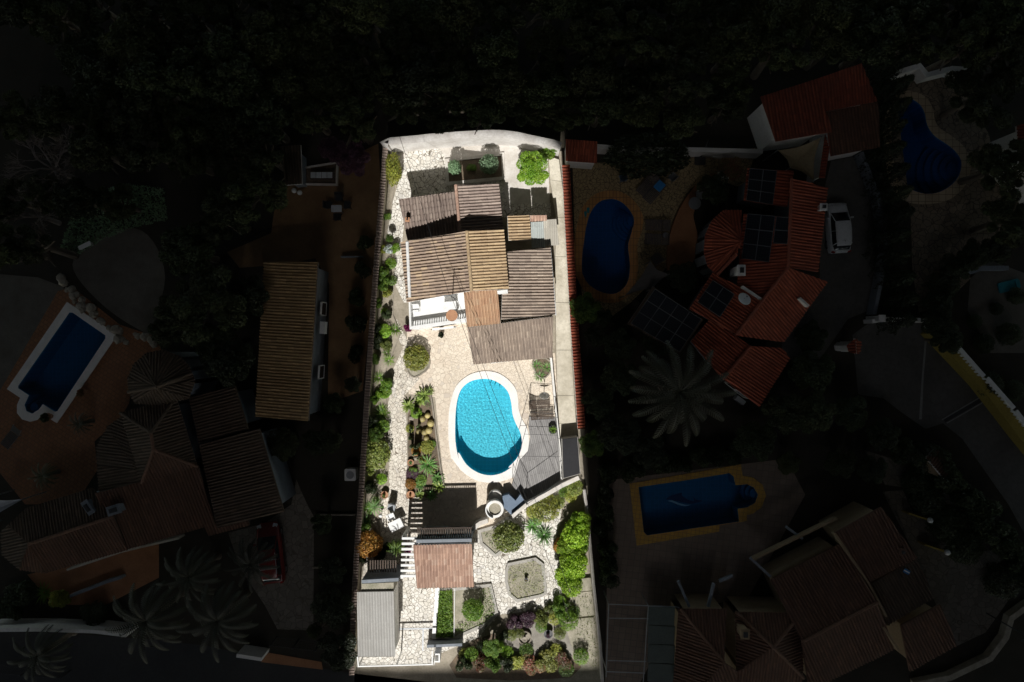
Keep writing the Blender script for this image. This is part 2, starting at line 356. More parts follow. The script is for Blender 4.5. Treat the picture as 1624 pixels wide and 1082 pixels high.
L['palm'] = leafmat('palm_frond', (0.055, 0.066, 0.026), (0.032, 0.042, 0.016), (0.07, 0.066, 0.028), .15)
L['cactus'] = leafmat('cactus_skin', (.10, .15, .06), (.07, .11, .04), (.14, .16, .06), 0)
L['ycactus'] = leafmat('yellow_cactus_skin', (.42, .34, .14), (.30, .26, .10), (.46, .36, .16), 0)
L['grass'] = leafmat('grass_blade', (.16, .28, .03), (.08, .17, .02), (.20, .30, .04), .3)

# ------------------------------------------------------------ added slab, out of view, dims the sun except through its plot-shaped gap
SLAB_Z = 60.0
gap_px = [(620, 196), (650, 186), (700, 178), (760, 174), (820, 178), (872, 192), (892, 215), (898, 330), (905, 470), (914, 600), (926, 740), (932, 850), (941, 960), (946, 1054), (800, 1058), (661, 1060), (566, 1056), (569, 960), (577, 880), (588, 740), (599, 600), (608, 440), (615, 330)]
def added_shade_slab():
    g = [Vector((p.x, p.y)) - SH * 0.0 for p in wp(gap_px)]
    v = []; f = []
    n = 96; rnd = random.Random(3)
    outer = [Vector((math.cos(2 * PI * i / n), math.sin(2 * PI * i / n))) * (420 + 14 * math.sin(i * 1.7) + rnd.uniform(-9, 9)) + Vector((0, -40)) for i in range(n)]
    G = len(g)
    for z in (SLAB_Z, SLAB_Z + 7):
        v += [(p.x, p.y, z) for p in outer]
        v += [(p.x - SH.x * z, p.y - SH.y * z, z) for p in g]
    m = n + G
    lay = [[Vector((p.x, p.y, 0)) for p in outer], [Vector((v[n + i][0], v[n + i][1], 0)) for i in range(G)]]
    lay2 = [lay[0], [Vector((v[m + n + i][0], v[m + n + i][1], 0)) for i in range(G)]]
    for t in geometry.tessellate_polygon(lay): f.append(tuple(t))
    for t in geometry.tessellate_polygon(lay2): f.append(tuple(m + i for i in t))
    f += [(i, (i + 1) % n, m + (i + 1) % n, m + i) for i in range(n)]
    f += [(n + i, n + (i + 1) % G, m + n + (i + 1) % G, m + n + i) for i in range(G)]
    mt, t, b = newmat('shade_slab_screen')
    d = ND(t, 'ShaderNodeBsdfDiffuse', Color=(.5, .52, .55, 1))
    tr = ND(t, 'ShaderNodeBsdfTransparent', Color=(1, 1, 1, 1))
    mx = t.nodes.new('ShaderNodeMixShader')
    nz = noise(t, .02, 4); mr = ND(t, 'ShaderNodeMapRange'); mr.inputs['From Min'].default_value = .3; mr.inputs['From Max'].default_value = .7
    mr.inputs['To Min'].default_value = CT * 1.06; mr.inputs['To Max'].default_value = CT * .92
    t.links.new(nz, mr.inputs[0]); t.links.new(mr.outputs[0], mx.inputs[0])
    t.links.new(d.outputs[0], mx.inputs[1]); t.links.new(tr.outputs[0], mx.inputs[2])
    t.links.new(mx.outputs[0], t.nodes['Material Output'].inputs[0])
    mb = MB(); mb.v = v; mb.f = f; mb.mi = [0] * len(f)
    tag(mb.build('added_shade_slab', mt), kind='structure')
CT = 0.086
added_shade_slab()

# ------------------------------------------------------------ roofs and buildings
def fit(pts, zs):
    W = [P(x, y, z) for (x, y), z in zip(pts, zs)]
    A = np.array([[p.x, p.y, 1] for p in W]); c = np.linalg.lstsq(A, np.array([p.z for p in W]), rcond=None)[0]
    out = []
    for x, y in pts:      # meet each sight line with the roof plane
        a, b = (x - 812) * K / H, -(y - 541) * K / H
        z = (c[2] + H * (c[0] * a + c[1] * b)) / (1 + c[0] * a + c[1] * b)
        out.append(Vector((a * (H - z), b * (H - z), z)))
    return out
PROF = [(0, 0), (.06, .62), (.16, .92), (.275, 1), (.39, .92), (.49, .62), (.55, 0), (.66, -.25), (.775, -.32), (.89, -.25)]
PROFC = [(0, 0), (.15, .6), (.3, 1), (.45, .6), (.6, 0), (.75, -.25)]
def roof_into(mb, W, period=.21, amp=.072, course=.42, thick=.12, prof=PROF, down=None):
    if mb.uv is None: mb.uv = []
    mb.uv += [(0, 0)] * (len(mb.v) - len(mb.uv))
    n = (W[1] - W[0]).cross(W[2] - W[0]).normalized()
    if n.z < 0: n = -n; W = W[::-1]
    d = down if down is not None else Vector((n.x, n.y, 0)); d = (d - n * d.dot(n)).normalized(); a = n.cross(d).normalized()
    pu = [p.dot(d) for p in W]; pv = [p.dot(a) for p in W]; nn = n * W[0].dot(n); N = len(W)
    v0, v1 = min(pv), max(pv); S = [(v0, 0.0)]
    k = math.floor(v0 / period)
    while k * period < v1:
        for t, h in prof:
            v = (k + t) * period
            if v0 < v < v1: S.append((v + (.010 * math.sin(k * 2.7) if period > .2 else 0) * (h > 0), h * amp * (.9 + .18 * math.sin(k * 12.9 + v0))))
        k += 1
    S.append((v1, 0.0))
    u_all = sorted(set([round(x * course, 5) for x in range(math.floor(min(pu) / course), math.ceil(max(pu) / course) + 1)]))
    cols = []
    for v, h in S:
        vv = min(max(v, v0 + 1e-4), v1 - 1e-4); us = []
        for i in range(N):
            a0, a1 = pv[i], pv[(i + 1) % N]
            if (a0 - vv) * (a1 - vv) <= 0 and abs(a1 - a0) > 1e-9:
                us.append(pu[i] + (pu[(i + 1) % N] - pu[i]) * (vv - a0) / (a1 - a0))
        if len(us) < 2: us = [0, 0]
        lo, hi = min(us), max(us); row = []
        for j in range(len(u_all) - 1):
            for uu, lift in ((u_all[j], 0.0), (u_all[j + 1] - .0004, .028)):
                row.append((min(max(uu, lo), hi), v, h + lift * (.8 + .7 * math.sin(j * 7.3 + math.floor(v / period) * 3.1))))
        cols.append(row)
    base = len(mb.v); R = len(cols[0])
    for row in cols:
        for u, v, h in row:
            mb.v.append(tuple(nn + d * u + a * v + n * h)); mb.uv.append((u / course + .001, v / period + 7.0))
    for i in range(len(cols) - 1):
        for j in range(R - 1):
            if cols[i][j][0] == cols[i][j + 1][0] and cols[i + 1][j][0] == cols[i + 1][j + 1][0]: continue
            q = (base + i * R + j, base + i * R + j + 1, base + (i + 1) * R + j + 1, base + (i + 1) * R + j)
            mb.f.append(q); mb.mi.append(0)
    b = len(mb.v)     # slab under the tiles
    lo = [p - n * .03 for p in W] + [p - n * (thick + .03) for p in W]
    mb.v += [tuple(p) for p in lo]; mb.uv += [(0, 0)] * len(lo)
    mb.f.append(tuple(b + i for i in range(N))); mb.f.append(tuple(b + N + i for i in range(N - 1, -1, -1)))
    mb.f += [(b + i, b + N + i, b + N + (i + 1) % N, b + (i + 1) % N) for i in range(N)]; mb.mi += [1] * (N + 2)
def local(mb, root):
    """world-coordinate shapes -> relative to the thing's base"""
    l = root.location; mb.v = [(x - l.x, y - l.y, z - l.z) for x, y, z in mb.v]; return mb
def inset_walls(mb, W, ins=.3, z0=0.0, drop=.2):
    q = outset([(p.x, p.y) for p in W], -ins)
    A = np.array([[p.x, p.y, 1] for p in W]); c = np.linalg.lstsq(A, np.array([p.z for p in W]), rcond=None)[0]
    mb.prism(q, z0, [c[0] * x + c[1] * y + c[2] - drop for x, y in q])
def building(name, label, cat, roofs, wall='white', group=None, ridges=(), ins=.3, fascia='white', **kw):
    """roofs: (pixel corners, heights, material key)"""
    Ws = [fit(p, z) for p, z, *_ in roofs]
    c = sum((sum(W, Vector()) / len(W) for W in Ws), Vector()) / len(Ws)
    root = empty(name, (c.x, c.y, 0), label, cat, group)
    wl = MB()
    for i, (W, r) in enumerate(zip(Ws, roofs)):
        o = r[3] if len(r) > 3 else {}
        mb = MB(); roof_into(mb, W, **{k: v for k, v in o.items() if k in ('period', 'amp', 'course', 'prof', 'down', 'thick')})
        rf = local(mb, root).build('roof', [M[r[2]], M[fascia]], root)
        if 'label' in o: rf['label'] = o['label']
        if not o.get('open'): inset_walls(wl, W, o.get('ins', ins) + .004 * i, o.get('z0', 0))
    if wl.v: local(wl, root).build('wall', M[wall], root)
    for line, mk in ridges:       # ridge capping: short overlapping barrel tiles
        mb = MB(); pts = [P(*q) for q in line]
        for a, b in zip(pts, pts[1:]):
            L_ = (b - a).length; k = max(1, int(L_ / .4))
            for j in range(k):
                p, q = a.lerp(b, j / k), a.lerp(b, (j + 1.06) / k)
                mb.tube([p + Vector((0, 0, .04)), q + Vector((0, 0, .07))], .12, .10, 8)
        mb.uv = [(i % 13, i // 16) for i in range(len(mb.v))]
        local(mb, root).build('ridge_cap', M[mk], root)
    return root
def part(root, name, mb, mat, parent=None, smooth=False):
    return local(mb, root).build(name, M[mat] if isinstance(mat, str) else mat, parent or root, smooth=smooth)
def chimney(root, px, py, z, w_=.6, d_=.6, h=1.0, mat='white', rz=0):
    p = P(px, py, z); mb = MB(); mb.box((p.x, p.y, z - .1 - .6 + .5 * h), (w_, d_, h + 1.2), rz)
    mb.box((p.x, p.y, z + h - .12), (w_ + .14, d_ + .14, .08), rz)
    ch = part(root, 'chimney', mb, mat)
    mb = MB(); mb.box((p.x, p.y, z + h + .0), (w_ * .6, d_ * .6, .14), rz); part(root, 'chimney_pot', mb, 'dark', ch)
def window(root, px, py, z, w_, h, rz, name='window', mat='glass', frame='white'):
    p = P(px, py, z); mb = MB(); mb.box((0, 0, 0), (w_, .06, h)); o = mb.build(name, M[mat], root)
    o.location = p - root.location; o.rotation_euler = (0, 0, rz)
    mb = MB()
    for dx in (-1, 1): mb.box((dx * w_ / 2, 0, 0), (.06, .10, h + .06))
    for dz in (-1, 1): mb.box((0, 0, dz * h / 2), (w_ + .06, .11, .06))
    mb.build('window_frame', M[frame], o)
def solar(root, px_pts, z, cols_, rows_, lift=.12):
    W = fit(px_pts, z if isinstance(z, list) else [z] * 4); n = (W[1] - W[0]).cross(W[3] - W[0]).normalized()
    if n.z < 0: n = -n
    def at(u, v): return W[0].lerp(W[1], u).lerp(W[3].lerp(W[2], u), v)
    for i in range(cols_):
        for j in range(rows_):
            g = .012
            q = [at(u, v) + n * lift for u, v in (((i + g) / cols_, (j + g) / rows_), ((i + 1 - g) / cols_, (j + g) / rows_), ((i + 1 - g) / cols_, (j + 1 - g) / rows_), ((i + g) / cols_, (j + 1 - g) / rows_))]
            mb = MB(); mb.add(q + [p - n * .04 for p in q], [(0, 1, 2, 3), (7, 6, 5, 4)] + [(k, 4 + k, 4 + (k + 1) % 4, (k + 1) % 4) for k in range(4)])
            wv, hv = (q[1] - q[0]).length, (q[3] - q[0]).length
            mb.uv = [(0, 0), (wv, 0), (wv, hv), (0, hv)] * 2
            local(mb, root); pn = mb.build('solar_panel', M['solar'], root)
            fr = MB()
            for k in range(4): fr.tube([q[k], q[(k + 1) % 4]], .02, n=4)
            local(fr, root).build('panel_frame', M['panel_rim'], pn)

# ------------------------------------------------------------ ground sheets
HOLES = []
def inside(p, poly):
    c = False; n = len(poly)
    for i in range(n):
        a, b = poly[i], poly[(i + 1) % n]
        if (a[1] > p[1]) != (b[1] > p[1]) and p[0] < (b[0] - a[0]) * (p[1] - a[1]) / (b[1] - a[1]) + a[0]: c = not c
    return c
def sheet(name, pts, z, mat, sm=0, kind='structure', label=None, cat=None, thick=0, raw=False):
    """flat sheet with the pools cut out; pts in photograph pixels"""
    poly = smooth(pts, sm) if sm else pts
    W = poly if raw else [(P(x, y).x, P(x, y).y) for x, y in poly]
    holes = [h for h in HOLES if inside(h[0], W)]
    lay = [[Vector((x, y, 0)) for x, y in W]] + [[Vector((x, y, 0)) for x, y in h] for h in holes]
    flat = [p for l in lay for p in l]; f = []
    for t in geometry.tessellate_polygon(lay):
        a, b, c = t
        ar = (flat[b].x - flat[a].x) * (flat[c].y - flat[a].y) - (flat[c].x - flat[a].x) * (flat[b].y - flat[a].y)
        if abs(ar) < 1e-9: continue
        f.append((a, b, c) if ar > 0 else (a, c, b))
    mb = MB(); mb.add([(p.x, p.y, z) for p in flat], f)
    if thick:
        n = len(W); b0 = len(mb.v)
        mb.add([(x, y, z) for x, y in W] + [(x, y, z - thick) for x, y in W], [(i, (i + 1) % n, n + (i + 1) % n, n + i) for i in range(n)])
    return tag(mb.build(name, M[mat] if isinstance(mat, str) else mat), label, cat, None, kind)

# ------------------------------------------------------------ pools
def poolmat(name, c1, c2, scale=3.0):
    m, t, b = newmat(name)
    br = ND(t, 'ShaderNodeTexBrick', Scale=1.0); br.offset = 0; t.links.new(tc(t), br.inputs[0])
    br.inputs['Brick Width'].default_value = .3; br.inputs['Row Height'].default_value = .3; br.inputs['Mortar Size'].default_value = .012
    br.inputs['Color1'].default_value = (*c1, 1); br.inputs['Color2'].default_value = (*c2, 1); br.inputs['Mortar'].default_value = (*[min(1, x * 1.25) for x in c1], 1)
    t.links.new(br.outputs[0], b.inputs['Base Color']); b.inputs['Roughness'].default_value = .5; return m
def make_pool(label, water, cop, mat_cop, basin_mat, wmat, depth=1.6, sm=6, steps=None, name='swimming_pool', cz=.07, floor_slope=0):
    wpx = smooth(water, sm) if sm else water; cpx = smooth(cop, sm) if sm else cop
    Wt = [(P(x, y).x, P(x, y).y) for x, y in wpx]; Ct = [(P(x, y).x, P(x, y).y) for x, y in cpx]
    c = Vector((sum(p[0] for p in Wt) / len(Wt), sum(p[1] for p in Wt) / len(Wt), 0))
    root = empty(name, c, label, 'pool')
    # coping ring
    lay = [[Vector((x, y, 0)) for x, y in Ct], [Vector((x, y, 0)) for x, y in Wt]]; flat = [p for l in lay for p in l]
    f = []
    for t in geometry.tessellate_polygon(lay):
        a, b, d = t; ar = (flat[b].x - flat[a].x) * (flat[d].y - flat[a].y) - (flat[d].x - flat[a].x) * (flat[b].y - flat[a].y)
        if abs(ar) > 1e-9: f.append((a, b, d) if ar > 0 else (a, d, b))
    mb = MB(); mb.add([(p.x, p.y, cz) for p in flat], f)
    n = len(Ct); mb.add([(x, y, cz) for x, y in Ct] + [(x, y, 0) for x, y in Ct], [(i, (i + 1) % n, n + (i + 1) % n, n + i) for i in range(n)])
    part(root, 'coping', mb, mat_cop)
    mb = MB(); n = len(Wt)
    mb.add([(x, y, cz) for x, y in Wt] + [(x, y, -depth) for x, y in Wt], [(i, (i + 1) % n, n + (i + 1) % n, n + i) for i in range(n)] )
    tri = geometry.tessellate_polygon([[Vector((x, y, 0)) for x, y in Wt]])
    mb.add([(x, y, -depth) for x, y in Wt], [tuple(t) for t in tri]); part(root, 'basin', mb, basin_mat)
    mb = MB(); mb.add([(x, y, -.10) for x, y in outset(Wt, -.004)], [tuple(t) for t in tri]); wo = part(root, 'water', mb, wmat)
    if steps:
        (sx, sy), rad, k, clip = steps; s0 = P(sx, sy)
        for i in range(k):
            mb = MB(); r = rad * (1 - i / (k + .6)); ring = [(s0.x + r * math.cos(a), s0.y + r * math.sin(a)) for a in [2 * PI * j / 40 for j in range(40)]]
            cl = []; wi = outset(Wt, -.01)
            for q in ring:
                if inside(q, wi): cl.append(q)
                else:       # pull back to the pool's edge
                    lo, hi = 0.0, 1.0; pc = Vector(clip) if clip else c
                    pc = P(*clip)
                    for _ in range(18):
                        md = (lo + hi) / 2; z_ = (pc.x + (q[0] - pc.x) * md, pc.y + (q[1] - pc.y) * md)
                        if inside(z_, wi): lo = md
                        else: hi = md
                    cl.append((pc.x + (q[0] - pc.x) * lo, pc.y + (q[1] - pc.y) * lo))
            mb.prism(cl, -depth + .001, -depth + (i + 1) * (depth - .3) / k + 0.002 * i); part(root, 'step', mb, basin_mat)
    return root, Wt

# ============================================================ pools (their outlines are cut out of every ground sheet)
M['basin_turq'] = poolmat('turquoise_pool_tile', (.055, .60, .74), (.05, .56, .70))
M['basin_blue'] = poolmat('blue_pool_tile', (.016, .11, .27), (.014, .10, .24))
M['basin_blue2'] = poolmat('mid_blue_pool_tile', (.016, .15, .26), (.014, .13, .23))
W_turq = watermat('turquoise_water', (.62, .93, .97)); W_blue = watermat('blue_water', (.5, .75, .92))
mw = z2(ZU, [(702, 562), (760, 546), (825, 548), (885, 578), (925, 625), (942, 690), (948, 745), (965, 795), (992, 850), (1002, 905), (995, 955), (968, 1005), (925, 1050)]) + z2(ZV, [(780, 62), (735, 90), (680, 101), (622, 88), (568, 50), (530, -8)]) + z2(ZU, [(640, 1000), (622, 900), (622, 760), (632, 670), (655, 605)])
mc = z2(ZU, [(690, 528), (740, 508), (800, 500), (865, 512), (925, 550), (968, 605), (980, 665), (983, 715), (1000, 770), (1030, 825), (1042, 885), (1036, 960), (1005, 1030)]) + z2(ZV, [(838, 85), (790, 110), (740, 127), (680, 136), (610, 123), (545, 80), (500, 22)]) + z2(ZU, [(600, 1010), (583, 900), (583, 760), (598, 660), (630, 580)])
pool1, w1 = make_pool('turquoise kidney shaped pool with a broad white rim on the sunlit patio', mw, mc, 'coping', 'basin_turq', W_turq, depth=1.35, sm=4, steps=((803, 618), 1.25, 3, (775, 645)))
# real rippled water in the sunlit pool: a fine wavy surface that refracts the sun onto the pool floor
for ch in list(pool1.children):
    if ch.name.startswith('water'): bpy.data.objects.remove(ch)
def rippled(root, Wt, z0, cell, amp):
    xs = [p[0] for p in Wt]; ys = [p[1] for p in Wt]; nx = int((max(xs) - min(xs)) / cell) + 3; ny = int((max(ys) - min(ys)) / cell) + 3; big = outset(Wt, .10)
    ok = {}; V = []; F = []
    for i in range(nx + 1):
        for j in range(ny + 1):
            x, y = min(xs) - cell + i * cell, min(ys) - cell + j * cell
            if inside((x, y), big):
                h = amp * (mnoise.noise(Vector((x * 2.2, y * 2.2, 1))) + .7 * mnoise.noise(Vector((x * 6.2 + 1.5 * y, y * 5.0, 5))) + .45 * mnoise.noise(Vector((x * 9.2, y * 9.8, 9))))
                ok[i, j] = len(V); V.append((x, y, z0 + h))
    for (i, j), a in ok.items():
        if (i + 1, j) in ok and (i, j + 1) in ok and (i + 1, j + 1) in ok: F.append((a, ok[i + 1, j], ok[i + 1, j + 1], ok[i, j + 1]))
    mb = MB(); mb.add(V, F); m, t, b = newmat('rippling_water')
    b.inputs['Base Color'].default_value = (.90, .99, 1, 1); b.inputs['Transmission Weight'].default_value = 1; b.inputs['Roughness'].default_value = 0; b.inputs['IOR'].default_value = 1.33
    o = part(root, 'water', mb, m, smooth=True); o.cycles.is_caustics_caster = True
    for ch in root.children:
        if ch.name.startswith(('basin', 'step')): ch.cycles.is_caustics_receiver = True
    sl.cycles.is_caustics_light = True
rippled(pool1, w1, -.10, .04, .0036)
rw = z2(ZA, [(340, 410), (400, 425), (455, 475), (485, 540), (470, 610), (448, 690), (455, 770), (458, 850), (440, 930), (380, 985), (300, 985), (215, 940), (170, 870), (165, 790), (175, 690), (190, 590), (215, 500), (270, 430)])
rc = z2(ZA, [(340, 355), (430, 378), (500, 440), (540, 520), (530, 610), (505, 690), (510, 800), (500, 900), (460, 990), (390, 1040), (290, 1040), (190, 980), (130, 880), (115, 770), (122, 650), (140, 550), (170, 460), (240, 385)])
pool2, w2 = make_pool('dark blue kidney shaped pool with an orange rim beside the red tiled boundary wall', rw, rc, 'coping_o', 'basin_blue', W_blue, sm=4, steps=((1004, 350), 1.3, 5, (975, 350)))
tw = z2(ZG, [(890, 290), (945, 278), (1000, 310), (1030, 360), (1045, 430), (1085, 490), (1150, 535), (1210, 585), (1240, 650), (1215, 735), (1140, 800), (1050, 822), (960, 800), (880, 740), (850, 600), (845, 420)])
tcp = z2(ZG, [(880, 250), (950, 235), (1030, 265), (1075, 330), (1088, 400), (1120, 450), (1190, 495), (1260, 560), (1295, 650), (1270, 760), (1180, 850), (1050, 880), (930, 865), (840, 780), (805, 600), (800, 400)])
pool3, w3 = make_pool('dark blue double lobed pool with a brown rim behind the row of cypresses', tw, tcp, 'coping_b', 'basin_blue', W_blue, sm=4, steps=((1521, 265), 2.3, 5, (1490, 262)))
dw = z2(ZD, [(205, 205), (420, 174), (612, 143), (632, 158), (640, 197), (690, 192), (722, 206), (741, 240), (728, 275), (692, 296), (650, 302), (656, 360), (450, 390), (245, 422), (229, 408)])
dc = z2(ZD, [(165, 190), (665, 103), (672, 155), (720, 163), (762, 195), (777, 243), (758, 295), (718, 325), (690, 330), (693, 357), (568, 376), (567, 405), (197, 468)])
pool4, w4 = make_pool('rectangular blue pool with a dolphin mosaic and a yellow rim', dw, dc, 'coping_y', 'basin_blue2', W_blue, sm=0, depth=1.4, steps=((1199, 784), .8, 3, (1190, 784)))
lw = [(111, 496), (116, 496), (168, 532), (168, 537), (92, 652), (88, 653), (69, 641), (62, 650), (52, 656), (43, 652), (40, 642), (47, 627), (30, 616), (30, 612)]
lc = [(107, 479), (187, 531), (91, 671), (68, 657), (60, 666), (49, 669), (36, 665), (28, 655), (28, 642), (33, 631), (12, 617)]
pool5, w5 = make_pool('long rectangular blue pool with a white rim on terracotta paving', lw, lc, 'coping', 'basin_blue2', W_blue, sm=0, steps=((50, 647), .7, 3, (52, 645)))
HOLES += [outset(x, .03) for x in (w1, w2, w3, w4, w5)]
# dolphin mosaic lying on the floor of the rectangular pool
dol = smooth(z2(ZD, [(330, 262), (348, 246), (385, 236), (402, 231), (400, 243), (428, 262), (455, 268), (452, 245), (462, 262), (495, 266), (470, 276), (440, 282), (405, 275), (372, 268), (380, 290), (366, 280), (362, 266), (345, 262)]), 2)
mb = MB(); W = [P(x, y, -1.37) for x, y in dol]; mb.prism([(p.x, p.y) for p in W], -1.4, -1.37); mm = plain('mosaic_navy', (.05, .05, .12), (.04, .04, .1), 8, .5, 0)
local(mb, pool4).build('dolphin_mosaic', mm, pool4)
mb = MB(); W = [P(x, y, -1.36) for x, y in smooth(z2(ZD, [(338, 268), (360, 266), (385, 277), (420, 286), (440, 285), (415, 292), (380, 284), (358, 274)]), 2)]; mb.prism([(p.x, p.y) for p in W], -1.4, -1.36)
local(mb, pool4).build('mosaic_belly', M['whitep'], pool4)

# ============================================================ ground, paving, paths
E = 150.0
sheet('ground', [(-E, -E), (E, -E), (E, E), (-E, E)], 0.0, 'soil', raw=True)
# --- neighbours
sheet('gravel_clearing', [(128, 395), (150, 375), (190, 362), (225, 366), (250, 395), (262, 440), (252, 490), (245, 530), (215, 520), (170, 490), (130, 450), (115, 420)], .008, 'gravel_grey', 3)
sheet('gravel_yard', [(-60, 430), (60, 440), (100, 455), (108, 475), (14, 610), (-10, 660), (-80, 700)], .008, 'gravel_grey')
sheet('terracotta_terrace', [(92, 462), (115, 455), (190, 515), (250, 535), (256, 556), (215, 575), (205, 640), (190, 665), (150, 700), (155, 745), (120, 800), (40, 800), (-40, 700), (0, 620)], .012, 'terracotta')
sheet('terracotta_yard', z2(ZN, [(180, 880), (800, 740), (1050, 640), (1050, 900), (700, 1080), (350, 1080)]), .012, 'terr_step')
sheet('brown_gravel_garden', [(440, 300), (600, 228), (604, 300), (590, 480), (575, 620), (520, 640), (522, 450), (500, 410), (445, 420), (380, 425), (360, 400), (430, 370)], .01, 'gravel_brown')
sheet('stony_driveway', [(470, 760), (485, 795), (498, 820), (497, 1000), (440, 998), (420, 960), (380, 900), (362, 845), (420, 830), (462, 800)], .014, 'crazy_dark')
sheet('road', [(-300, 1003), (80, 1003), (250, 1015), (330, 1025), (420, 1045), (560, 1068), (700, 1084), (950, 1092), (1300, 1110), (1300, 1400), (-300, 1400)], .006, 'asphalt')
sheet('driveway_apron', [(425, 1035), (510, 1050), (512, 1062), (414, 1050)], .016, 'terr_step')
sheet('ochre_patio', [(908, 262), (1200, 235), (1180, 300), (1125, 280), (1095, 300), (1070, 350), (1062, 420), (1000, 480), (960, 510), (925, 480), (912, 400)], .012, 'hex')
terr = z2(ZA, [(990, 260), (920, 275), (840, 350), (770, 450), (720, 560), (690, 680), (685, 850), (760, 880), (850, 780), (870, 650), (850, 560), (850, 480), (960, 300), (1050, 290)])
sheet('curved_terrace', terr, .35, 'terr_step', 3, thick=.35)
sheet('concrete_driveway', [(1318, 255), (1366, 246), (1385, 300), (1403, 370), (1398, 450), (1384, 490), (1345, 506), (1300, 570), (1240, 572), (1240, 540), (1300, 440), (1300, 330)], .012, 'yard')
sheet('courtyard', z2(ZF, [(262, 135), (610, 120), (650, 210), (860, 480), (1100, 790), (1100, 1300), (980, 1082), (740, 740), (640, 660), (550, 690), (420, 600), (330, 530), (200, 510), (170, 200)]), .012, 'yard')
sheet('gravel_terrace', z2(ZG, [(890, 110), (1040, 130), (1200, 95), (1290, 300), (1400, 480), (1440, 700), (1540, 980), (1300, 1300), (1000, 1500), (950, 900), (860, 200)]), .01, 'crazy_brown', 2)
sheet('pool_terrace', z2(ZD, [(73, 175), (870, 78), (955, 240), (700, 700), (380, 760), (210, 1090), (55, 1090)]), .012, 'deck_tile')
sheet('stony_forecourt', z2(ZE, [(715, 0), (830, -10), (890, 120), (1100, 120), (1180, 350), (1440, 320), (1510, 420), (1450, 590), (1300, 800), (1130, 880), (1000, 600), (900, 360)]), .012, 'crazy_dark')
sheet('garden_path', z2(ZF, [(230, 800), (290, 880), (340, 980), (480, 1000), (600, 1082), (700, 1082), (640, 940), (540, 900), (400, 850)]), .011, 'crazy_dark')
sheet('cactus_garden_ground', z2(ZH, [(870, 560), (1000, 470), (1240, 560), (1400, 900), (1250, 1082), (1000, 1082), (850, 800)]), .01, 'gravel_grey')
# --- the sunlit plot
sheet('plot_ground', [(613, 232), (892, 240), (905, 500), (925, 740), (950, 1082), (562, 1082), (568, 880), (580, 700), (600, 400)], .006, 'sand')
sheet('concrete_yard', [(615, 236), (700, 226), (790, 222), (868, 238), (872, 320), (868, 345), (800, 345), (640, 320), (640, 262), (616, 262)], .012, 'pale_slab')
sheet('paved_court', z2(ZT, [(365, 130), (560, 110), (600, 190), (610, 370), (950, 335), (985, 480), (1250, 470), (1250, 560), (900, 560), (320, 500), (360, 300), (330, 240), (350, 210)]), .016, 'crazy_white')
sheet('garden_path', z2(ZT, [(350, 240), (385, 290), (370, 440), (340, 700), (400, 1082), (350, 1082), (290, 960), (300, 800), (240, 620), (300, 400)]), .020, 'crazy_white')
sheet('patio', [(645, 515), (738, 510), (752, 570), (880, 560), (886, 660), (893, 768), (846, 797), (800, 822), (762, 846), (668, 850), (652, 800), (690, 790), (704, 760), (697, 700), (690, 630), (648, 625)], .014, 'crazy_patio')
sheet('smooth_patio', z2(ZU, [(560, 260), (690, 250), (745, 450), (1170, 420), (1200, 760), (1050, 780), (1000, 650), (935, 540), (860, 488), (740, 488), (660, 535), (610, 600), (590, 420)]), .017, 'smooth_patio')
sheet('garden_path', z2(ZU, [(285, 200), (350, 330), (330, 500), (420, 540), (330, 640), (345, 830), (345, 1082), (245, 1240), (240, 1000), (235, 700), (270, 480), (320, 370), (290, 300)]), .020, 'crazy_small')
sheet('garden_path', z2(ZV, [(205, 0), (282, 0), (280, 208), (205, 208)]), .0215, 'crazy_small')
sheet('terrace_paving', z2(ZV, [(160, 205), (352, 205), (350, 390), (262, 395), (240, 600), (70, 600), (90, 480), (160, 400)]), .016, 'crazy_small')
sheet('white_paving', [(628, 905), (652, 850), (752, 845), (775, 822), (800, 812), (846, 800), (893, 775), (903, 800), (890, 850), (884, 900), (892, 945), (886, 965), (790, 975), (760, 1010), (690, 1040), (690, 1055), (563, 1058), (563, 1035), (627, 1035)], .012, 'crazy_white')
sheet('garden_bed', z2(ZV, [(765, 830), (800, 780), (1000, 700), (1100, 640), (1180, 700), (1215, 1082), (500, 1082), (540, 960), (700, 850)]), .018, 'dry')
sheet('rocky_bank', z2(ZV, [(850, 260), (1060, 160), (1140, 150), (1150, 350), (1000, 420), (980, 440), (1010, 330), (1020, 230), (900, 300), (850, 330)]), .018, 'sand')
for nm, pts in (('side_path', z2(ZV, [(1085, 590), (1165, 570), (1210, 900), (1210, 1082), (1060, 1082), (1080, 800)])),):
    sheet(nm, pts, .024, 'dry')

def rim_bed(label, pts, soil, rim='rimgrey', h=.16, w_=.22, sm=0, name='planting_bed', cat='planting bed'):
    Wp = [(p.x, p.y) for p in wp(smooth(pts, sm) if sm else pts)]
    c = Vector((sum(p[0] for p in Wp) / len(Wp), sum(p[1] for p in Wp) / len(Wp), 0)); root = empty(name, c, label, cat)
    mb = MB(); inn = outset(Wp, -w_); n = len(Wp)
    v = [(x, y, z) for z in (0, h) for x, y in Wp] + [(x, y, z) for z in (0, h) for x, y in inn]
    for i in range(n):
        j = (i + 1) % n
        mb.add([v[i], v[j], v[n + j], v[n + i]], [(0, 1, 2, 3)]); mb.add([v[n + i], v[n + j], v[3 * n + j], v[3 * n + i]], [(0, 1, 2, 3)]); mb.add([v[2 * n + i], v[2 * n + j], v[3 * n + j], v[3 * n + i]], [(3, 2, 1, 0)])
    part(root, 'rim', mb, rim)
    mb = MB(); mb.add([(x, y, h * .55) for x, y in outset(Wp, -w_ * .9)], [tuple(t) for t in geometry.tessellate_polygon([[Vector((x, y, 0)) for x, y in inn]])])
    part(root, 'soil', mb, soil); return root
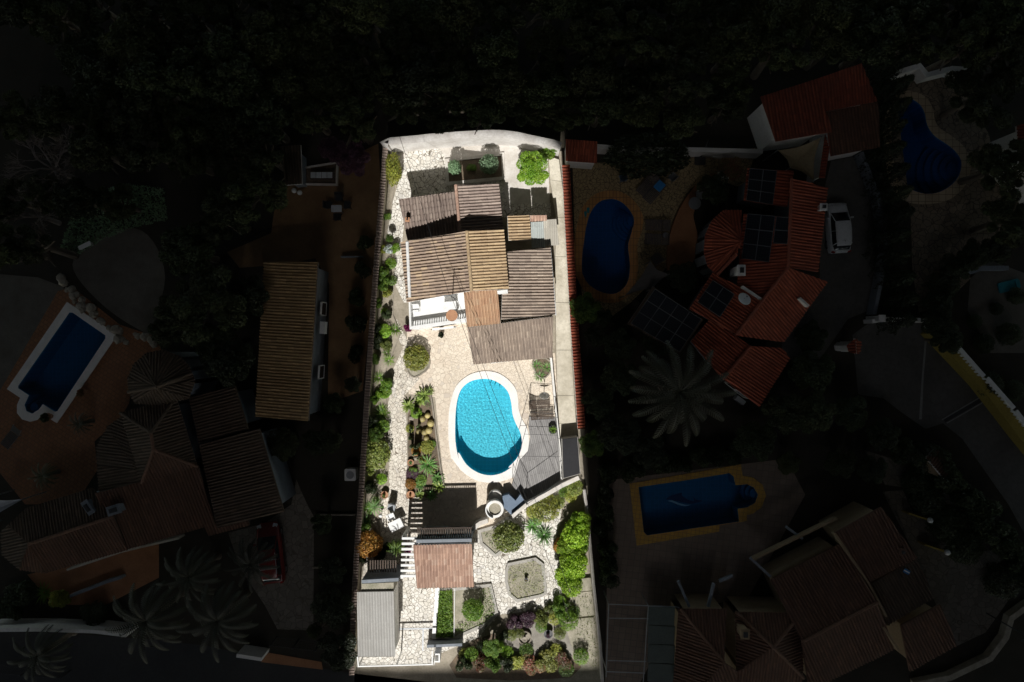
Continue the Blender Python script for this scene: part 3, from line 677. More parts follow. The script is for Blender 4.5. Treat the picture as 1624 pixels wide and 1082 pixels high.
rim_bed('dark rectangular bed with two round shrubs behind the tiled house', z2(ZT, [(600, 205), (965, 165), (970, 330), (610, 365)]), 'bark_bed', 'pale_slab')
rim_bed('octagonal bed with a low concrete rim and a small pot at its centre', z2(ZV, [(762, 515), (895, 488), (935, 520), (950, 660), (925, 675), (805, 700), (765, 665), (748, 600), (750, 550)]), 'dry')
rim_bed('five sided bed beside the terracotta roofed pavilion, green strip at its left', z2(ZV, [(430, 640), (685, 612), (718, 750), (660, 810), (510, 878), (412, 865)]), 'dry')
rim_bed('triangular bed below the round white barbecue wall', z2(ZV, [(620, 360), (720, 330), (830, 330), (840, 420), (770, 440), (705, 490), (632, 425)]), 'dry')
rim_bed('long rockery bed of cacti and succulents left of the turquoise pool', z2(ZU, [(345, 740), (395, 640), (480, 600), (495, 700), (520, 900), (545, 1082), (560, 1150), (480, 1240), (355, 1200), (345, 1000)]), 'bark_bed', 'rock', .15, .1)
rim_bed('oval mulched bed round the clipped bush below the white terrace', z2(ZU, [(345, 500), (335, 420), (400, 350), (465, 400), (475, 480), (390, 540)]), 'dry', 'rock', .12, .1, 3)
rim_bed('round planting bed under the yuccas at the corner of the porch', z2(ZU, [(1060, 450), (1090, 425), (1140, 425), (1172, 455), (1170, 500), (1140, 540), (1100, 540), (1070, 500)]), 'bark_bed', 'rock', .14, .1, 2)
rim_bed('narrow earth border along the left boundary wall', [(617, 255), (630, 262), (622, 330), (612, 380), (626, 420), (624, 500), (636, 530), (612, 590), (614, 660), (612, 745), (604, 800), (594, 870), (572, 870), (580, 740), (590, 600), (601, 420), (608, 330)], 'sand', 'rock', .08, .06)

# ============================================================ plants
rng = np.random.default_rng(7)
def quads(centres, dirs, size, aspect=.5, jit=.35, rg=None):
    """many leaf-shaped faces -> arrays"""
    rg = rg or rng; n = len(centres)
    nrm = dirs + rg.normal(0, .75, (n, 3)); nrm /= np.linalg.norm(nrm, axis=1)[:, None] + 1e-9
    t = rg.normal(0, 1, (n, 3)); t -= nrm * (t * nrm).sum(1)[:, None]; t /= np.linalg.norm(t, axis=1)[:, None] + 1e-9
    b = np.cross(nrm, t); s = size * (1 + rg.uniform(-jit, jit, n))[:, None]
    v = np.stack([centres - t * s, centres + b * s * aspect - t * s * .1, centres + t * s, centres - b * s * aspect - t * s * .1], 1)
    return v.reshape(-1, 3)
def ball(n, r, c=(0, 0, 0), leaf=.07, lo=.72, seed=0, aspect=.5, gaps=.35, zmin=-9, freq=2.3):
    rg = np.random.default_rng(seed); d = rg.normal(0, 1, (n, 3)); d /= np.linalg.norm(d, axis=1)[:, None]
    lump = np.array([mnoise.noise(Vector(x) * freq + Vector((seed * 3.1, 0, 0))) for x in d])
    rad = (1 + .22 * lump) * (lo + (1 - lo) * rg.uniform(0, 1, n) ** .6)
    keep = (lump > -gaps - .25 * rg.uniform(0, 1, n)); c_ = d * rad[:, None] * np.array(r) + np.array(c)
    keep &= c_[:, 2] > zmin
    return quads(c_[keep], d[keep], leaf, aspect, rg=rg)
SHAPES = {}
def shape(key, arrs, extra=None):
    SHAPES[key] = np.concatenate(arrs); return key
for s in range(3):
    rg = np.random.default_rng(50 + s)
    shape(f'bush{s}', [ball(2600, (1, 1, 1), leaf=.075, seed=s, zmin=-.98), ball(500, (.6, .6, .7), leaf=.08, seed=s + 9, zmin=-.9)])
    a = []
    for k in range(9):
        an = rg.uniform(0, 6.28); rr = rg.uniform(.25, .62); a.append(ball(420, [rg.uniform(.3, .46)] * 3, (rr * math.cos(an), rr * math.sin(an), rg.uniform(-.5, .45)), leaf=.075, seed=100 + 9 * s + k, zmin=-.98))
    shape(f'loose{s}', a)
    a = []
    for k in range(15):
        an = k * 2.4 + rg.uniform(-.3, .3); rr = .78 * math.sqrt((k + .5) / 15); q = rg.uniform(.24, .40)
        a.append(ball(950, (q, q, q * .75), (rr * math.cos(an), rr * math.sin(an), .35 * (1 - rr) + rg.uniform(-.2, .2)), leaf=.042, seed=200 + 20 * s + k, gaps=.3))
    shape(f'tree{s}', a)
    a = []
    for k in range(26):
        an = k * 2.4 + rg.uniform(-.4, .4); rr = .85 * math.sqrt((k + .5) / 26); q = rg.uniform(.14, .27)
        a.append(ball(640, (q, q, q * .6), (rr * math.cos(an), rr * math.sin(an), .45 * (1 - rr) + rg.uniform(-.3, .25)), leaf=.055, seed=400 + 30 * s + k, aspect=.26, gaps=.25, freq=3))
    shape(f'pine{s}', a)
    n = 1500; h = rg.uniform(0, 1, n) ** .8; an = rg.uniform(0, 6.28, n); rad = (1 - h) ** .6 * (1 + .3 * np.sin(an * 5 + h * 9)) * rg.uniform(.7, 1.05, n)
    c_ = np.stack([rad * np.cos(an), rad * np.sin(an), h * 2 - 1], 1); d = np.stack([np.cos(an), np.sin(an), np.full(n, .9)], 1)
    shape(f'cypress{s}', [quads(c_, d, .10, .35, rg=rg)])
    n = 900; an = rg.uniform(0, 6.28, n); rr = np.sqrt(rg.uniform(0, 1, n)); c_ = np.stack([rr * np.cos(an), rr * np.sin(an), rg.uniform(-1, 1, n) * (1 - rr * .6)], 1)
    shape(f'sprig{s}', [quads(c_, np.stack([np.cos(an), np.sin(an), np.full(n, 1.2)], 1), .13, .3, rg=rg)])
def rosette(n, width, curl, lo=.05, hi=1.35, seed=0, seg=5, fold=.25):
    rg = np.random.default_rng(seed); V = []
    for k in range(n):
        t = k / n; an = k * 2.39996 + rg.uniform(-.2, .2); el = lo + (hi - lo) * t ** 1.1 + rg.uniform(-.1, .1); Ln = rg.uniform(.8, 1.05) * (1 - .25 * t); w_ = width * rg.uniform(.85, 1.15)
        dx = np.array([math.cos(an), math.sin(an), 0]); sd = np.array([-math.sin(an), math.cos(an), 0]); p = dx * .05; prev = None; e = el
        for j in range(seg + 1):
            f = j / seg; ww = w_ * (math.sin(PI * min(1, .25 + f * .78)) ** .8) * (1 if f < .98 else .05)
            up = np.array([-math.sin(e) * dx[0], -math.sin(e) * dx[1], math.cos(e)])
            row = [p - sd * ww + up * fold * ww, p + sd * ww + up * fold * ww]
            if prev is not None: V += [prev[0], prev[1], row[1], row[0]]
            prev = row; e -= curl / seg; p = p + (dx * math.cos(e) + np.array([0, 0, 1]) * math.sin(e)) * Ln / seg
    return np.array(V)
for s in range(2):
    SHAPES[f'agave{s}'] = rosette(30, .085, .5, seed=s)
    SHAPES[f'yucca{s}'] = rosette(70, .030, .9, lo=-.3, seed=s + 5)
    V = []; rg = np.random.default_rng(70 + s)
    for k in range(30):
        an = k * 2.39996; el = 1.2 - 1.35 * (k / 30) + rg.uniform(-.1, .1); dx = np.array([math.cos(an), math.sin(an), 0]); sd = np.array([-math.sin(an), math.cos(an), 0]); p = np.zeros(3); e = el
        for j in range(22):
            f = j / 22; e -= .075 + .02 * rg.uniform(); st = (dx * math.cos(e) + np.array([0, 0, 1]) * math.sin(e)) * .055; q = p + st
            V += [p - sd * .012, p + sd * .012, q + sd * .012, q - sd * .012]
            if j > 2:
                ll = .115 * math.sin(PI * (f * .85 + .12)) ** .6
                for sg in (-1, 1):
                    tip = p + sd * sg * ll * .75 + st / .055 * ll * .7 - np.array([0, 0, .25 * ll])
                    V += [p, p + st * .6, tip + st * .1, tip - st * .25]
            p = q
    SHAPES[f'palm{s}'] = np.array(V)
MESH = {}
def shape_mesh(sk, mk, name):
    if (sk, mk) not in MESH:
        V = SHAPES[sk]; n = len(V) // 4; me = bpy.data.meshes.new(name)
        me.vertices.add(4 * n); me.vertices.foreach_set('co', V.astype(np.float32).ravel())
        me.loops.add(4 * n); me.loops.foreach_set('vertex_index', np.arange(4 * n, dtype=np.int32))
        me.polygons.add(n); me.polygons.foreach_set('loop_start', np.arange(0, 4 * n, 4, dtype=np.int32)); me.polygons.foreach_set('loop_total', np.full(n, 4, dtype=np.int32))
        me.materials.append(L[mk]); me.update(calc_edges=True); MESH[(sk, mk)] = me
    return MESH[(sk, mk)]
cnt = [0]
def bush(name, label, cat, px, py, rpx, h, mk='green', sh='bush', rpy=None, group=None, z0=0.0, rz=None):
    """single-mesh shrub standing on the ground; (px, py) its middle as seen, rpx its half width in pixels"""
    cnt[0] += 1; s = cnt[0] % (2 if sh in ('agave', 'yucca', 'palm') else 3); zc = z0 + h / 2; p = P(px, py, zc); k = K * (H - zc) / H
    o = link(name, shape_mesh(f'{sh}{s}', mk, name)); ros = sh in ('agave', 'yucca')
    o.location = (p.x, p.y, z0 if ros else zc + .0); rpx *= 1.3 if ros else 1.12; rpy = rpy and rpy * 1.08; r = rpx * k; ry = (rpy or rpx) * k
    o.scale = (r, ry, r if ros else h / 2); o.rotation_euler = (0, 0, (cnt[0] * 1.7 if rpy is None else 0) if rz is None else rz)
    return tag(o, label, cat, group)
trunks = {}
def trunk_mesh(s, bare=False):
    if s in trunks: return trunks[s]
    r = random.Random(s); mb = MB()
    mb.tube([(0, 0, 0), (.02, .01, .35), (.0, .03, .6), (.03, 0, .78)], .045, .02, 8)
    for k in range(7):
        a = k * 2.4 + r.uniform(-.4, .4); z = r.uniform(.42, .62); l = r.uniform(.16, .28)
        mb.tube([(0, 0, z), (l * .5 * math.cos(a), l * .5 * math.sin(a), z + .06), (l * math.cos(a + .2), l * math.sin(a + .2), z + .12)], .016, .006, 5)
    me_o = mb.build('trunk', M['trunk']); me = me_o.data; bpy.data.objects.remove(me_o); trunks[s] = me; return me
def tree(name, label, cat, px, py, rpx, h, mk='dark', sh='tree', group=None, rpy=None):
    cnt[0] += 1; s = cnt[0] % 3; zc = h * .72; p = P(px, py, zc); k = K * (H - zc) / H; r = rpx * k
    root = empty(name, (p.x, p.y, 0), label, cat, group, rz=(cnt[0] * 2.1) % 6.28 if rpy is None else 0)
    c = link('crown', shape_mesh(f'{sh}{s}', mk, 'crown'), root, (0, 0, zc)); c.scale = (r, (rpy or rpx) * k, h * .30)
    t = link('trunk', trunk_mesh(s), root); t.scale = (h, h, h * .9); return root
def palm(name, label, px, py, rpx, h, mk='palm', cat='palm tree', group=None):
    cnt[0] += 1; p = P(px, py, h); r = rpx * K * (H - h) / H; root = empty(name, (p.x, p.y, 0), label, cat, group)
    c = link('crown', shape_mesh(f'palm{cnt[0] % 2}', mk, 'crown'), root, (0, 0, h)); c.scale = (r, r, r)
    mb = MB(); mb.lathe([(.32 * min(1, h / 3), 0), (.2 * min(1, h / 3), .3)] + [(.17 * min(1, h / 3) + .03 * (i % 2), .3 + i * (h - .3) / 14) for i in range(1, 15)], n=10); mb.build('trunk', M['trunk'], root)
    return root
def cactus(label, px, py, n, h, mk='cactus', group=None, seed=0):
    r = random.Random(seed); mb = MB(); p = P(px, py, h / 2)
    for k in range(n):
        x, y, hh = r.uniform(-.16, .16) * (n > 1), r.uniform(-.16, .16) * (n > 1), h * r.uniform(.6, 1); rad = .07 + .02 * r.random(); v = []; N = 16
        for z, q in ((0, .8), (.3, 1), (.7, 1), (.92, .8), (1, .3)):
            v += [(x + rad * q * (1 if i % 2 else .78) * math.cos(2 * PI * i / N), y + rad * q * (1 if i % 2 else .78) * math.sin(2 * PI * i / N), z * hh) for i in range(N)]
        f = [(j * N + i, j * N + (i + 1) % N, (j + 1) * N + (i + 1) % N, (j + 1) * N + i) for j in range(4) for i in range(N)] + [tuple(4 * N + i for i in range(N))]
        mb.add(v, f)
    return tag(mb.build('column_cactus', L[mk], None, (p.x, p.y, .08)), label, 'cactus', group)
def barrel(label, px, py, r, group=None):
    mb = MB(); N = 24; v = []; p = P(px, py, r)
    prof = [(.6, 0), (.95, .35), (1, .8), (.85, 1.25), (.5, 1.55), (.12, 1.62)]
    for q, z in prof: v += [(r * q * (1 if i % 2 else .86) * math.cos(2 * PI * i / N), r * q * (1 if i % 2 else .86) * math.sin(2 * PI * i / N), z * r) for i in range(N)]
    f = [(j * N + i, j * N + (i + 1) % N, (j + 1) * N + (i + 1) % N, (j + 1) * N + i) for j in range(5) for i in range(N)] + [tuple(5 * N + i for i in range(N))]
    mb.add(v, f); return tag(mb.build('barrel_cactus', L['ycactus'], None, (p.x, p.y, .08)), label, 'cactus', group)
def potted(label, px, py, r=.22, h=.35, mk='agave', sh='agave', pr=.35, mat='pot'):
    p = P(px, py, h); root = empty('potted_plant', (p.x, p.y, .014), label, 'potted plant')
    mb = MB(); mb.lathe([(r * .65, 0), (r, h * .9), (r * 1.1, h * .9), (r * 1.1, h), (r * .88, h), (r * .85, h * .86)], n=16); mb.build('pot', M[mat], root)
    c = link('foliage', shape_mesh(f'{sh}0', mk, 'foliage'), root, (0, 0, h * (.9 if sh in ('agave', 'yucca') else 1.0) + (0 if sh in ('agave', 'yucca') else pr * .8))); c.scale = (pr,) * 3
    return root

# ============================================================ the sunlit plot: walls
def wall_run(name, label, cat, line, z, w_, mat, cap=None, capw=None, base=0.0, capmat=None, period=.2):
    """a wall along pixel points given where its TOP is seen"""
    pts = [P(x, y, z) for x, y in line]; root = empty(name, (pts[0].x, pts[0].y, 0), label, cat); mb = MB()
    def strip(hw, z0, z1):
        nl = []
        for i, q in enumerate(pts):
            d1 = (q - pts[i - 1]).normalized() if i else (pts[1] - q).normalized(); d2 = (pts[i + 1] - q).normalized() if i < len(pts) - 1 else d1
            n1 = Vector((-d1.y, d1.x, 0)); n2 = Vector((-d2.y, d2.x, 0)); m = n1 + n2; m = m / max(.5, m.dot(n1)); nl.append(m)
        v = []
        for q, m in zip(pts, nl): v += [(q.x + m.x * hw, q.y + m.y * hw, z0), (q.x - m.x * hw, q.y - m.y * hw, z0), (q.x - m.x * hw, q.y - m.y * hw, z1), (q.x + m.x * hw, q.y + m.y * hw, z1)]
        n = len(pts); mb.add(v, [(4 * i + k, 4 * i + (k + 1) % 4, 4 * i + 4 + (k + 1) % 4, 4 * i + 4 + k) for i in range(n - 1) for k in range(4)] + [(3, 2, 1, 0), (4 * n - 4, 4 * n - 3, 4 * n - 2, 4 * n - 1)])
    strip(w_ / 2, base, z)
    part(root, 'wall', mb, mat)
    if cap:
        mb = MB(); cw = capw or w_ + .12
        if cap != 'tile': strip(cw / 2, z + .003, z + .08)
        for a, b in zip(pts, pts[1:]):
            d = (b - a).normalized(); nn = Vector((-d.y, d.x, 0))
            if cap == 'tile':
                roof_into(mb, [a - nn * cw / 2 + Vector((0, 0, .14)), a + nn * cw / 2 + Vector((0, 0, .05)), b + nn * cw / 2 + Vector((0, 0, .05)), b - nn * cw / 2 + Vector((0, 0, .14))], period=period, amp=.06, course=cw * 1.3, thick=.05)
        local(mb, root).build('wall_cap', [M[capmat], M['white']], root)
    return root
wall_run('boundary_wall', 'brown tile capped garden wall down the left edge of the sunlit plot', 'wall', [(612, 228), (606, 310), (598, 410), (590, 520), (582, 640), (574, 770), (566, 880), (561, 970), (558, 1070)], 1.1, .2, 'concrete', 'tile', .36, capmat='r_brown')
wall_run('boundary_wall', 'red tile capped white wall between the sunlit plot and the ochre patio', 'wall', [(897, 262), (901, 340), (906, 430), (911, 520), (917, 600), (922, 680)], 1.7, .22, 'white', 'tile', .55, capmat='r_red', period=.22)
# curved retaining wall at the head of the plot
tp = smooth([(616, 228), (660, 221), (700, 217), (760, 213), (800, 213), (840, 220), (878, 234)], 4)[:-4]
wall_run('retaining_wall', 'tall curved white retaining wall at the head of the sunlit plot', 'wall', tp, 2.2, .35, 'stained', 'flat', .5, capmat='stained')
wall_run('side_wall', 'long low white wall between the patio and the concrete walkway', 'wall', z2(ZU, [(1168, 420), (1185, 600), (1200, 760), (1212, 860), (1228, 1082)]) + z2(ZV, [(1020, 122)]), .9, .14, 'white')
wall_run('end_wall', 'slanting white wall along the lower edge of the grey deck', 'wall', z2(ZV, [(1100, 112), (1022, 148), (940, 195), (845, 245)]), .9, .2, 'white', 'flat', .3, capmat='pale_slab')
# raised concrete walkway with joints
mb = MB(); lpts = z2(ZT, [(1238, 185), (1246, 330), (1285, 560), (1278, 800), (1280, 1082)]) + z2(ZU, [(1198, 380), (1205, 640), (1215, 800), (1228, 960)]); rpts = z2(ZT, [(1300, 205), (1318, 340), (1345, 560), (1352, 800), (1368, 1082)]) + z2(ZU, [(1285, 380), (1300, 640), (1312, 800), (1325, 940)])
for i in range(len(lpts) - 1):
    a, b, c, d = [P(x, y, .5) for x, y in (lpts[i], lpts[i + 1], rpts[i + 1], rpts[i])]
    e = Vector((0, .012, 0)); mb.prism([(q.x, q.y) for q in (a - e, b + e, c + e, d - e)], 0, .5 + .004 * (i % 3))
o = mb.build('walkway', M['concrete']); tag(o, 'raised pale concrete walkway slabs down the right side of the sunlit plot', 'walkway')
ORDP = ['first', 'second', 'third', 'fourth', 'fifth', 'sixth', 'seventh', 'eighth', 'ninth', 'tenth', 'eleventh', 'twelfth', 'thirteenth', 'fourteenth', 'fifteenth', 'sixteenth', 'seventeenth', 'eighteenth', 'last']

# ============================================================ the sunlit house
V_ = dict(down=None)
house = building('house', 'sunlit house of many tan tiled roofs between the paved court and the pool patio', 'house', [
    (z2(ZT, [(318, 450), (668, 404), (690, 650), (372, 700)]), [2.75, 2.75, 3.25, 3.25], 'r_brown'),
    (z2(ZT, [(668, 362), (932, 358), (960, 640), (694, 650)]), [3.7, 3.25, 3.25, 3.7], 'r_brown'),
    (z2(ZT, [(330, 712), (735, 645), (765, 1010), (368, 1082)]), [4.1, 5.0, 5.0, 4.1], 'r_mix'),
    (z2(ZT, [(735, 645), (962, 634), (993, 1000), (765, 1010)]), [5.0, 4.45, 4.45, 5.0], 'r_tan'),
    ([(799, 400), (873, 393), (881, 499), (795, 507)], [3.75, 3.2, 3.2, 3.75], 'r_grey'),
    ([(735, 462), (789, 457), (794, 513), (741, 519)], [4.35, 4.35, 3.9, 3.9], 'r_orange'),
    ([(741, 520), (877, 502), (876, 567), (751, 578)], [3.35, 3.35, 2.7, 2.7], 'r_grey', dict(ins=.45)),
    (z2(ZT, [(985, 552), (1118, 548), (1130, 700), (992, 702)]), [2.75, 2.5, 2.5, 2.75], 'r_tan'),
    (z2(ZT, [(1122, 548), (1226, 546), (1226, 580), (1124, 586)]), [2.75, 2.75, 2.6, 2.6], 'r_pink', dict(ins=.1)),
    (z2(ZT, [(1128, 590), (1204, 586), (1218, 745), (1134, 750)]), [2.5, 2.45, 2.35, 2.4], 'r_pale', dict(open=1, prof=PROFC, period=.13, amp=.03, course=2, thick=.03, down=Vector((0, -1, 0)))),
    (z2(ZT, [(1204, 576), (1285, 570), (1300, 730), (1214, 732)]), [2.6, 2.55, 2.45, 2.5], 'r_pale2', dict(open=1, prof=PROFC, period=.13, amp=.03, course=2, thick=.03, down=Vector((0, -1, 0)))),
], ridges=[([(740.2, 366.9, 5.0), (747.9, 461.3, 5.0)], 'r_tan'), ([(722.8, 293.7, 3.72), (729.6, 368, 3.72)], 'r_pink'), ([(646, 384, 4.2), (650, 471, 4.2)], 'whitep')])
# flat white roof terrace with parapet and balustrade
t0 = z2(ZU, [(372, 98), (668, 48), (690, 215), (378, 262)]); TZ = 2.9; W = [P(x, y, TZ) for x, y in t0]
mb = MB(); mb.prism([(p.x, p.y) for p in W], 0, TZ); local(mb, house).build('roof_terrace', M['whitep'], house)
par = MB()
for i, j in ((3, 0), (2, 3)):
    a, b = W[i], W[j]; d = b - a; m = (a + b) / 2
    if (i, j) == (3, 0): par.box((m.x - .06, m.y, TZ + .35), (d.length, .12, .7), math.atan2(d.y, d.x))
part(house, 'parapet', par, 'whitep')
a, b = W[3], W[2]; d = (b - a); n_ = int(d.length / .16); bl = MB()
for k in range(n_ + 1):
    q = a.lerp(b, k / n_); bl.lathe([(.03, 0), (.055, .15), (.03, .35), (.05, .5), (.04, .62)], (q.x, q.y + .10, TZ), 6)
m = (a + b) / 2; bl.box((m.x, m.y + .1, TZ + .67), (d.length + .1, .2, .1), math.atan2(d.y, d.x)); part(house, 'balustrade', bl, 'whitep')
window(house, 704, 521, 1.2, 1.6, 1.5, .12); window(house, 800, 572.4, 1.3, 2.0, 1.6, .12, 'door')
mb = MB(); q = P(797, 463, 4.4); mb.box((q.x, q.y, 4.1), (.7, .22, .6), .1); part(house, 'ledge', mb, 'whitep')
chimney(house, 647.5, 350, 3.0, .16, .16, .5, 'pot')
mb = MB()       # gutter along the lower edge of the porch roof side
mb.tube([P(881.5, 500, 3.1), P(872.6, 393, 3.1)], .05); part(house, 'gutter', mb, 'whitep')
# mast on the terrace, with the two cables
mp = P(721.5, 474, 2.95); mast = empty('antenna_mast', (mp.x, mp.y, TZ), 'thin dark antenna mast rising from the white roof terrace', 'antenna')
MT = 4.0; mb = MB(); mb.tube([(0, 0, 0), (0, 0, MT)], .045, .03); mb.build('pole', M['dark'], mast)
mb = MB()
for k, (z, l) in enumerate(((MT - .05, .55), (MT - .3, .4), (MT - .55, .3))): mb.tube([(-l, -.05, z), (l, .05, z)], .018)
mb.build('aerial', M['metal'], mast)
top = mp + Vector((0, 0, MT - .15))
def cable(label, a, b, sag=.5):
    mb = MB(); pts = [a.lerp(b, t / 16) - Vector((0, 0, sag * 4 * (t / 16) * (1 - t / 16))) for t in range(17)]; o = pts[0].copy()
    mb.tube([p - o for p in pts], .014, n=5); tag(mb.build('overhead_cable', M['cable'], None, o), label, 'cable')
cable('thin black cable from the antenna mast over the pool towards the lower right', top + Vector((.05, 0, -.2)), P(905, 985, 6.5))
cable('second thin black cable over the pool, running just right of the first', top + Vector((.3, .1, -.4)), P(922, 985, 6.2), .7)
cable('black cable from the head wall of the plot down to the antenna mast', P(630, 205, 6.5), top + Vector((-.05, 0, -.1)))
# terrace furniture
def table(label, px, py, r, h, mat, z0=0.016, square=None, rz=0):
    p = P(px, py, z0 + h); root = empty('table', (p.x, p.y, z0), label, 'table', rz=rz); mb = MB()
    if square: mb.box((0, 0, h - .02), (square[0], square[1], .04), bev=.03)
    else: mb.lathe([(r * .97, h - .04), (r, h - .02), (r * .99, h)], n=28)
    mb.build('tabletop', M[mat], root)
    if square:
        for sx in (-1, 1):
            for sy in (-1, 1): q = MB(); q.tube([(sx * (square[0] / 2 - .06), sy * (square[1] / 2 - .06), 0), (sx * (square[0] / 2 - .06), sy * (square[1] / 2 - .06), h - .04)], .025); q.build('leg', M['whitep' if mat == 'whitep' else 'metal'], root)
    else:
        q = MB(); q.lathe([(r * .5, 0), (r * .45, .04), (.05, .08), (.05, h - .04)], n=12); q.build('pedestal', M['metal'], root)
    return root
def chair(label, px, py, rz, mat='whitep', z0=0.016, group=None, w_=.5):
    p = P(px, py, z0 + .45); root = empty('chair', (p.x, p.y, z0), label, 'chair', group, rz)
    mb = MB(); mb.box((0, 0, .43), (w_, w_, .04), bev=.05); mb.build('seat', M[mat], root)
    mb = MB(); mb.box((0, -w_ / 2, .70), (w_, .035, .44), rx=.18); mb.build('backrest', M[mat], root)
    for sx in (-1, 1):
        mb = MB(); mb.box((sx * w_ / 2, -.02, .64), (.05, w_ * .9, .03)); mb.tube([(sx * w_ / 2, w_ * .38, .42), (sx * w_ / 2, w_ * .38, .63)], .016); mb.build('armrest', M[mat], root)
        for sy in (-1, 1): mb = MB(); mb.tube([(sx * w_ * .46, sy * w_ * .46, 0), (sx * w_ * .42, sy * w_ * .42, .42)], .02); mb.build('leg', M[mat], root)
    return root
table('round terracotta topped table on the white roof terrace', 716.5, 500.5, .40, .72, 'r_pink' if False else 'pot', TZ)
table('square white table on the white roof terrace', 713, 485, .4, .70, 'whitep', TZ, (.9, .55), .1)
chair('white chair at the left end of the white roof terrace', 659, 489, -1.5, 'whitep', TZ)
# pots and small things round the house
potted('small dark leafed pot plant on the patio below the balustrade', *z2(ZU, [(542, 292)])[0], .16, .3, 'dark', 'loose', .28, 'dark')
bush('bougainvillea', 'magenta flowering bougainvillea against the corner of the roof terrace', 'shrub', *z2(ZU, [(350, 252)])[0], 7, .9, 'magenta', 'loose')
bush('shrub', 'spiky green yucca beside the magenta bougainvillea', 'plant', *z2(ZU, [(272, 262)])[0], 13, 1.0, 'green', 'yucca')
# two round topiary shrubs in the bed behind the house
bush('round_shrub', 'smaller rounded grey-green shrub at the left of the dark bed', 'shrub', 721, 266, 9.5, 1.9, 'greygreen', rpy=10.5)
bush('round_shrub', 'larger rounded grey-green shrub at the right of the dark bed', 'shrub', 775.5, 261, 13.5, 2.1, 'greygreen')
bush('low_shrub', 'low dark shrub between the two round shrubs of the bed', 'shrub', 748, 264, 8, .45, 'green', 'loose')
tree('lemon_tree', 'bright green small tree on the pale slab at the upper right', 'tree', 844, 270, 29, 2.9, 'bright')
bush('climber', 'bright green creeper on the corner of the head wall', 'plant', 870, 240, 16, 1.8, 'bright', 'loose')
bush('oleander', 'tall yellow-green shrub at the upper left boundary wall', 'shrub', *z2(ZT, [(285, 265)])[0], 11, 2.0, 'yellowish', 'bush', rpy=24)
tree('garden_shrub', 'small green shrub on the border left of the brown roof', 'shrub', *z2(ZT, [(262, 690)])[0], 7, 1.3, 'green')
bush('flowering_shrub', 'white flowered shrub on the border left of the tan roof', 'shrub', *z2(ZT, [(255, 755)])[0], 9, 1.0, 'whiteflower', 'loose')
bush('garden_shrub', 'bright green shrub touching the white flowered one', 'shrub', *z2(ZT, [(298, 755)])[0], 9, 1.0, 'bright', 'loose')
bush('garden_shrub', 'larger green shrub on the border left of the white verge', 'shrub', *z2(ZT, [(240, 920)])[0], 12, 1.2, 'green', 'loose', rpy=15)
bush('garden_shrub', 'yellow-green shrub on the border just above the roof terrace', 'shrub', *z2(ZT, [(245, 1020)])[0], 9, .9, 'yellowish', 'loose')
bush('garden_shrub', 'small bright tuft on the border left of the roof terrace', 'plant', *z2(ZU, [(218, 162)])[0], 6, .5, 'bright', 'sprig')
for i, (x, y, r, h, mk, sh, lb) in enumerate([
    (232, 440, 11, 1.1, 'green', 'yucca', 'spiky green yucca in the left border beside the clipped bush'),
    (225, 350, 10, .8, 'olive', 'loose', 'olive shrub in the left border above the spiky yucca'),
    (215, 590, 14, 1.3, 'green', 'loose', 'dark green shrub in the left border above the two big yuccas'),
    (165, 645, 12, 1.3, 'green', 'yucca', 'upper one of the two big yuccas in the left border'),
    (190, 750, 16, 1.5, 'green', 'yucca', 'lower one of the two big yuccas in the left border'),
    (160, 820, 12, 1.0, 'green', 'loose', 'green shrub just below the lower big yucca')]):
    px, py = z2(ZU, [(x, y)])[0]; bush('border_plant', lb, 'plant', px, py, r, h, mk, sh)
bush('clipped_bush', 'round green bush with dry middle in the left border', 'shrub', *z2(ZU, [(172, 975)])[0], 19, 1.4, 'olive', rpy=24)
bush('clipped_bush', 'round clipped bush with twiggy top in the oval bed', 'shrub', *z2(ZU, [(395, 425)])[0], 18, 1.2, 'yellowish', rpy=20)
for i, (x, y) in enumerate(((1088, 468), (1148, 478), (1105, 530))):
    px, py = z2(ZU, [(x, y)])[0]; bush('yucca', ('left', 'right', 'lowest')[i] + ' green rosette of the three yuccas at the porch corner', 'yucca', px, py, 11, 1.0 + .1 * i, 'agave', 'yucca', group='yuccas at the porch corner')
# rockery
for x, y, r, lb in ((440, 640, 13, 'bright rosette at the top right of the rockery'), (352, 700, 12, 'yellow-green rosette at the top left of the rockery'), (415, 670, 10, 'small bright rosette between the two top ones of the rockery'), (470, 615, 8, 'small olive rosette at the very top of the rockery')):
    px, py = z2(ZU, [(x, y)])[0]; bush('agave', lb, 'agave', px, py, r, .5, 'agave2', 'agave', z0=.08, group='agaves in the rockery')
for i, (x, y) in enumerate(((462, 755), (432, 775), (480, 800), (412, 845), (445, 850), (470, 840), (455, 885))):
    px, py = z2(ZU, [(x, y)])[0]; barrel(('topmost', 'second', 'third', 'fourth', 'fifth', 'sixth', 'lowest')[i] + ' yellow barrel cactus of the rockery, counted downwards', px, py, .22 + .03 * (i % 3), 'barrel cacti of the rockery')
for i, (x, y, n, h) in enumerate(((392, 740, 4, 1.2), (372, 830, 3, .7), (402, 820, 3, 1.3), (365, 880, 3, .9), (378, 925, 4, 1.3), (405, 930, 5, 1.5), (395, 980, 3, 1.2), (412, 990, 2, 1.0))):
    px, py = z2(ZU, [(x, y)])[0]; cactus(('topmost', 'second', 'third', 'fourth', 'fifth', 'sixth', 'seventh', 'lowest')[i] + ' clump of column cactus down the left side of the rockery', px, py, n, h, group='column cacti of the rockery', seed=i)
bush('succulent', 'yellow-green cushion plant in the lower rockery', 'plant', *z2(ZU, [(460, 935)])[0], 10, .5, 'yellowish', 'bush', z0=.06)
bush('succulent', 'orange-brown cushion plant at the foot of the rockery', 'plant', *z2(ZV, [(303, 142)])[0], 8, .6, 'orange', 'bush')
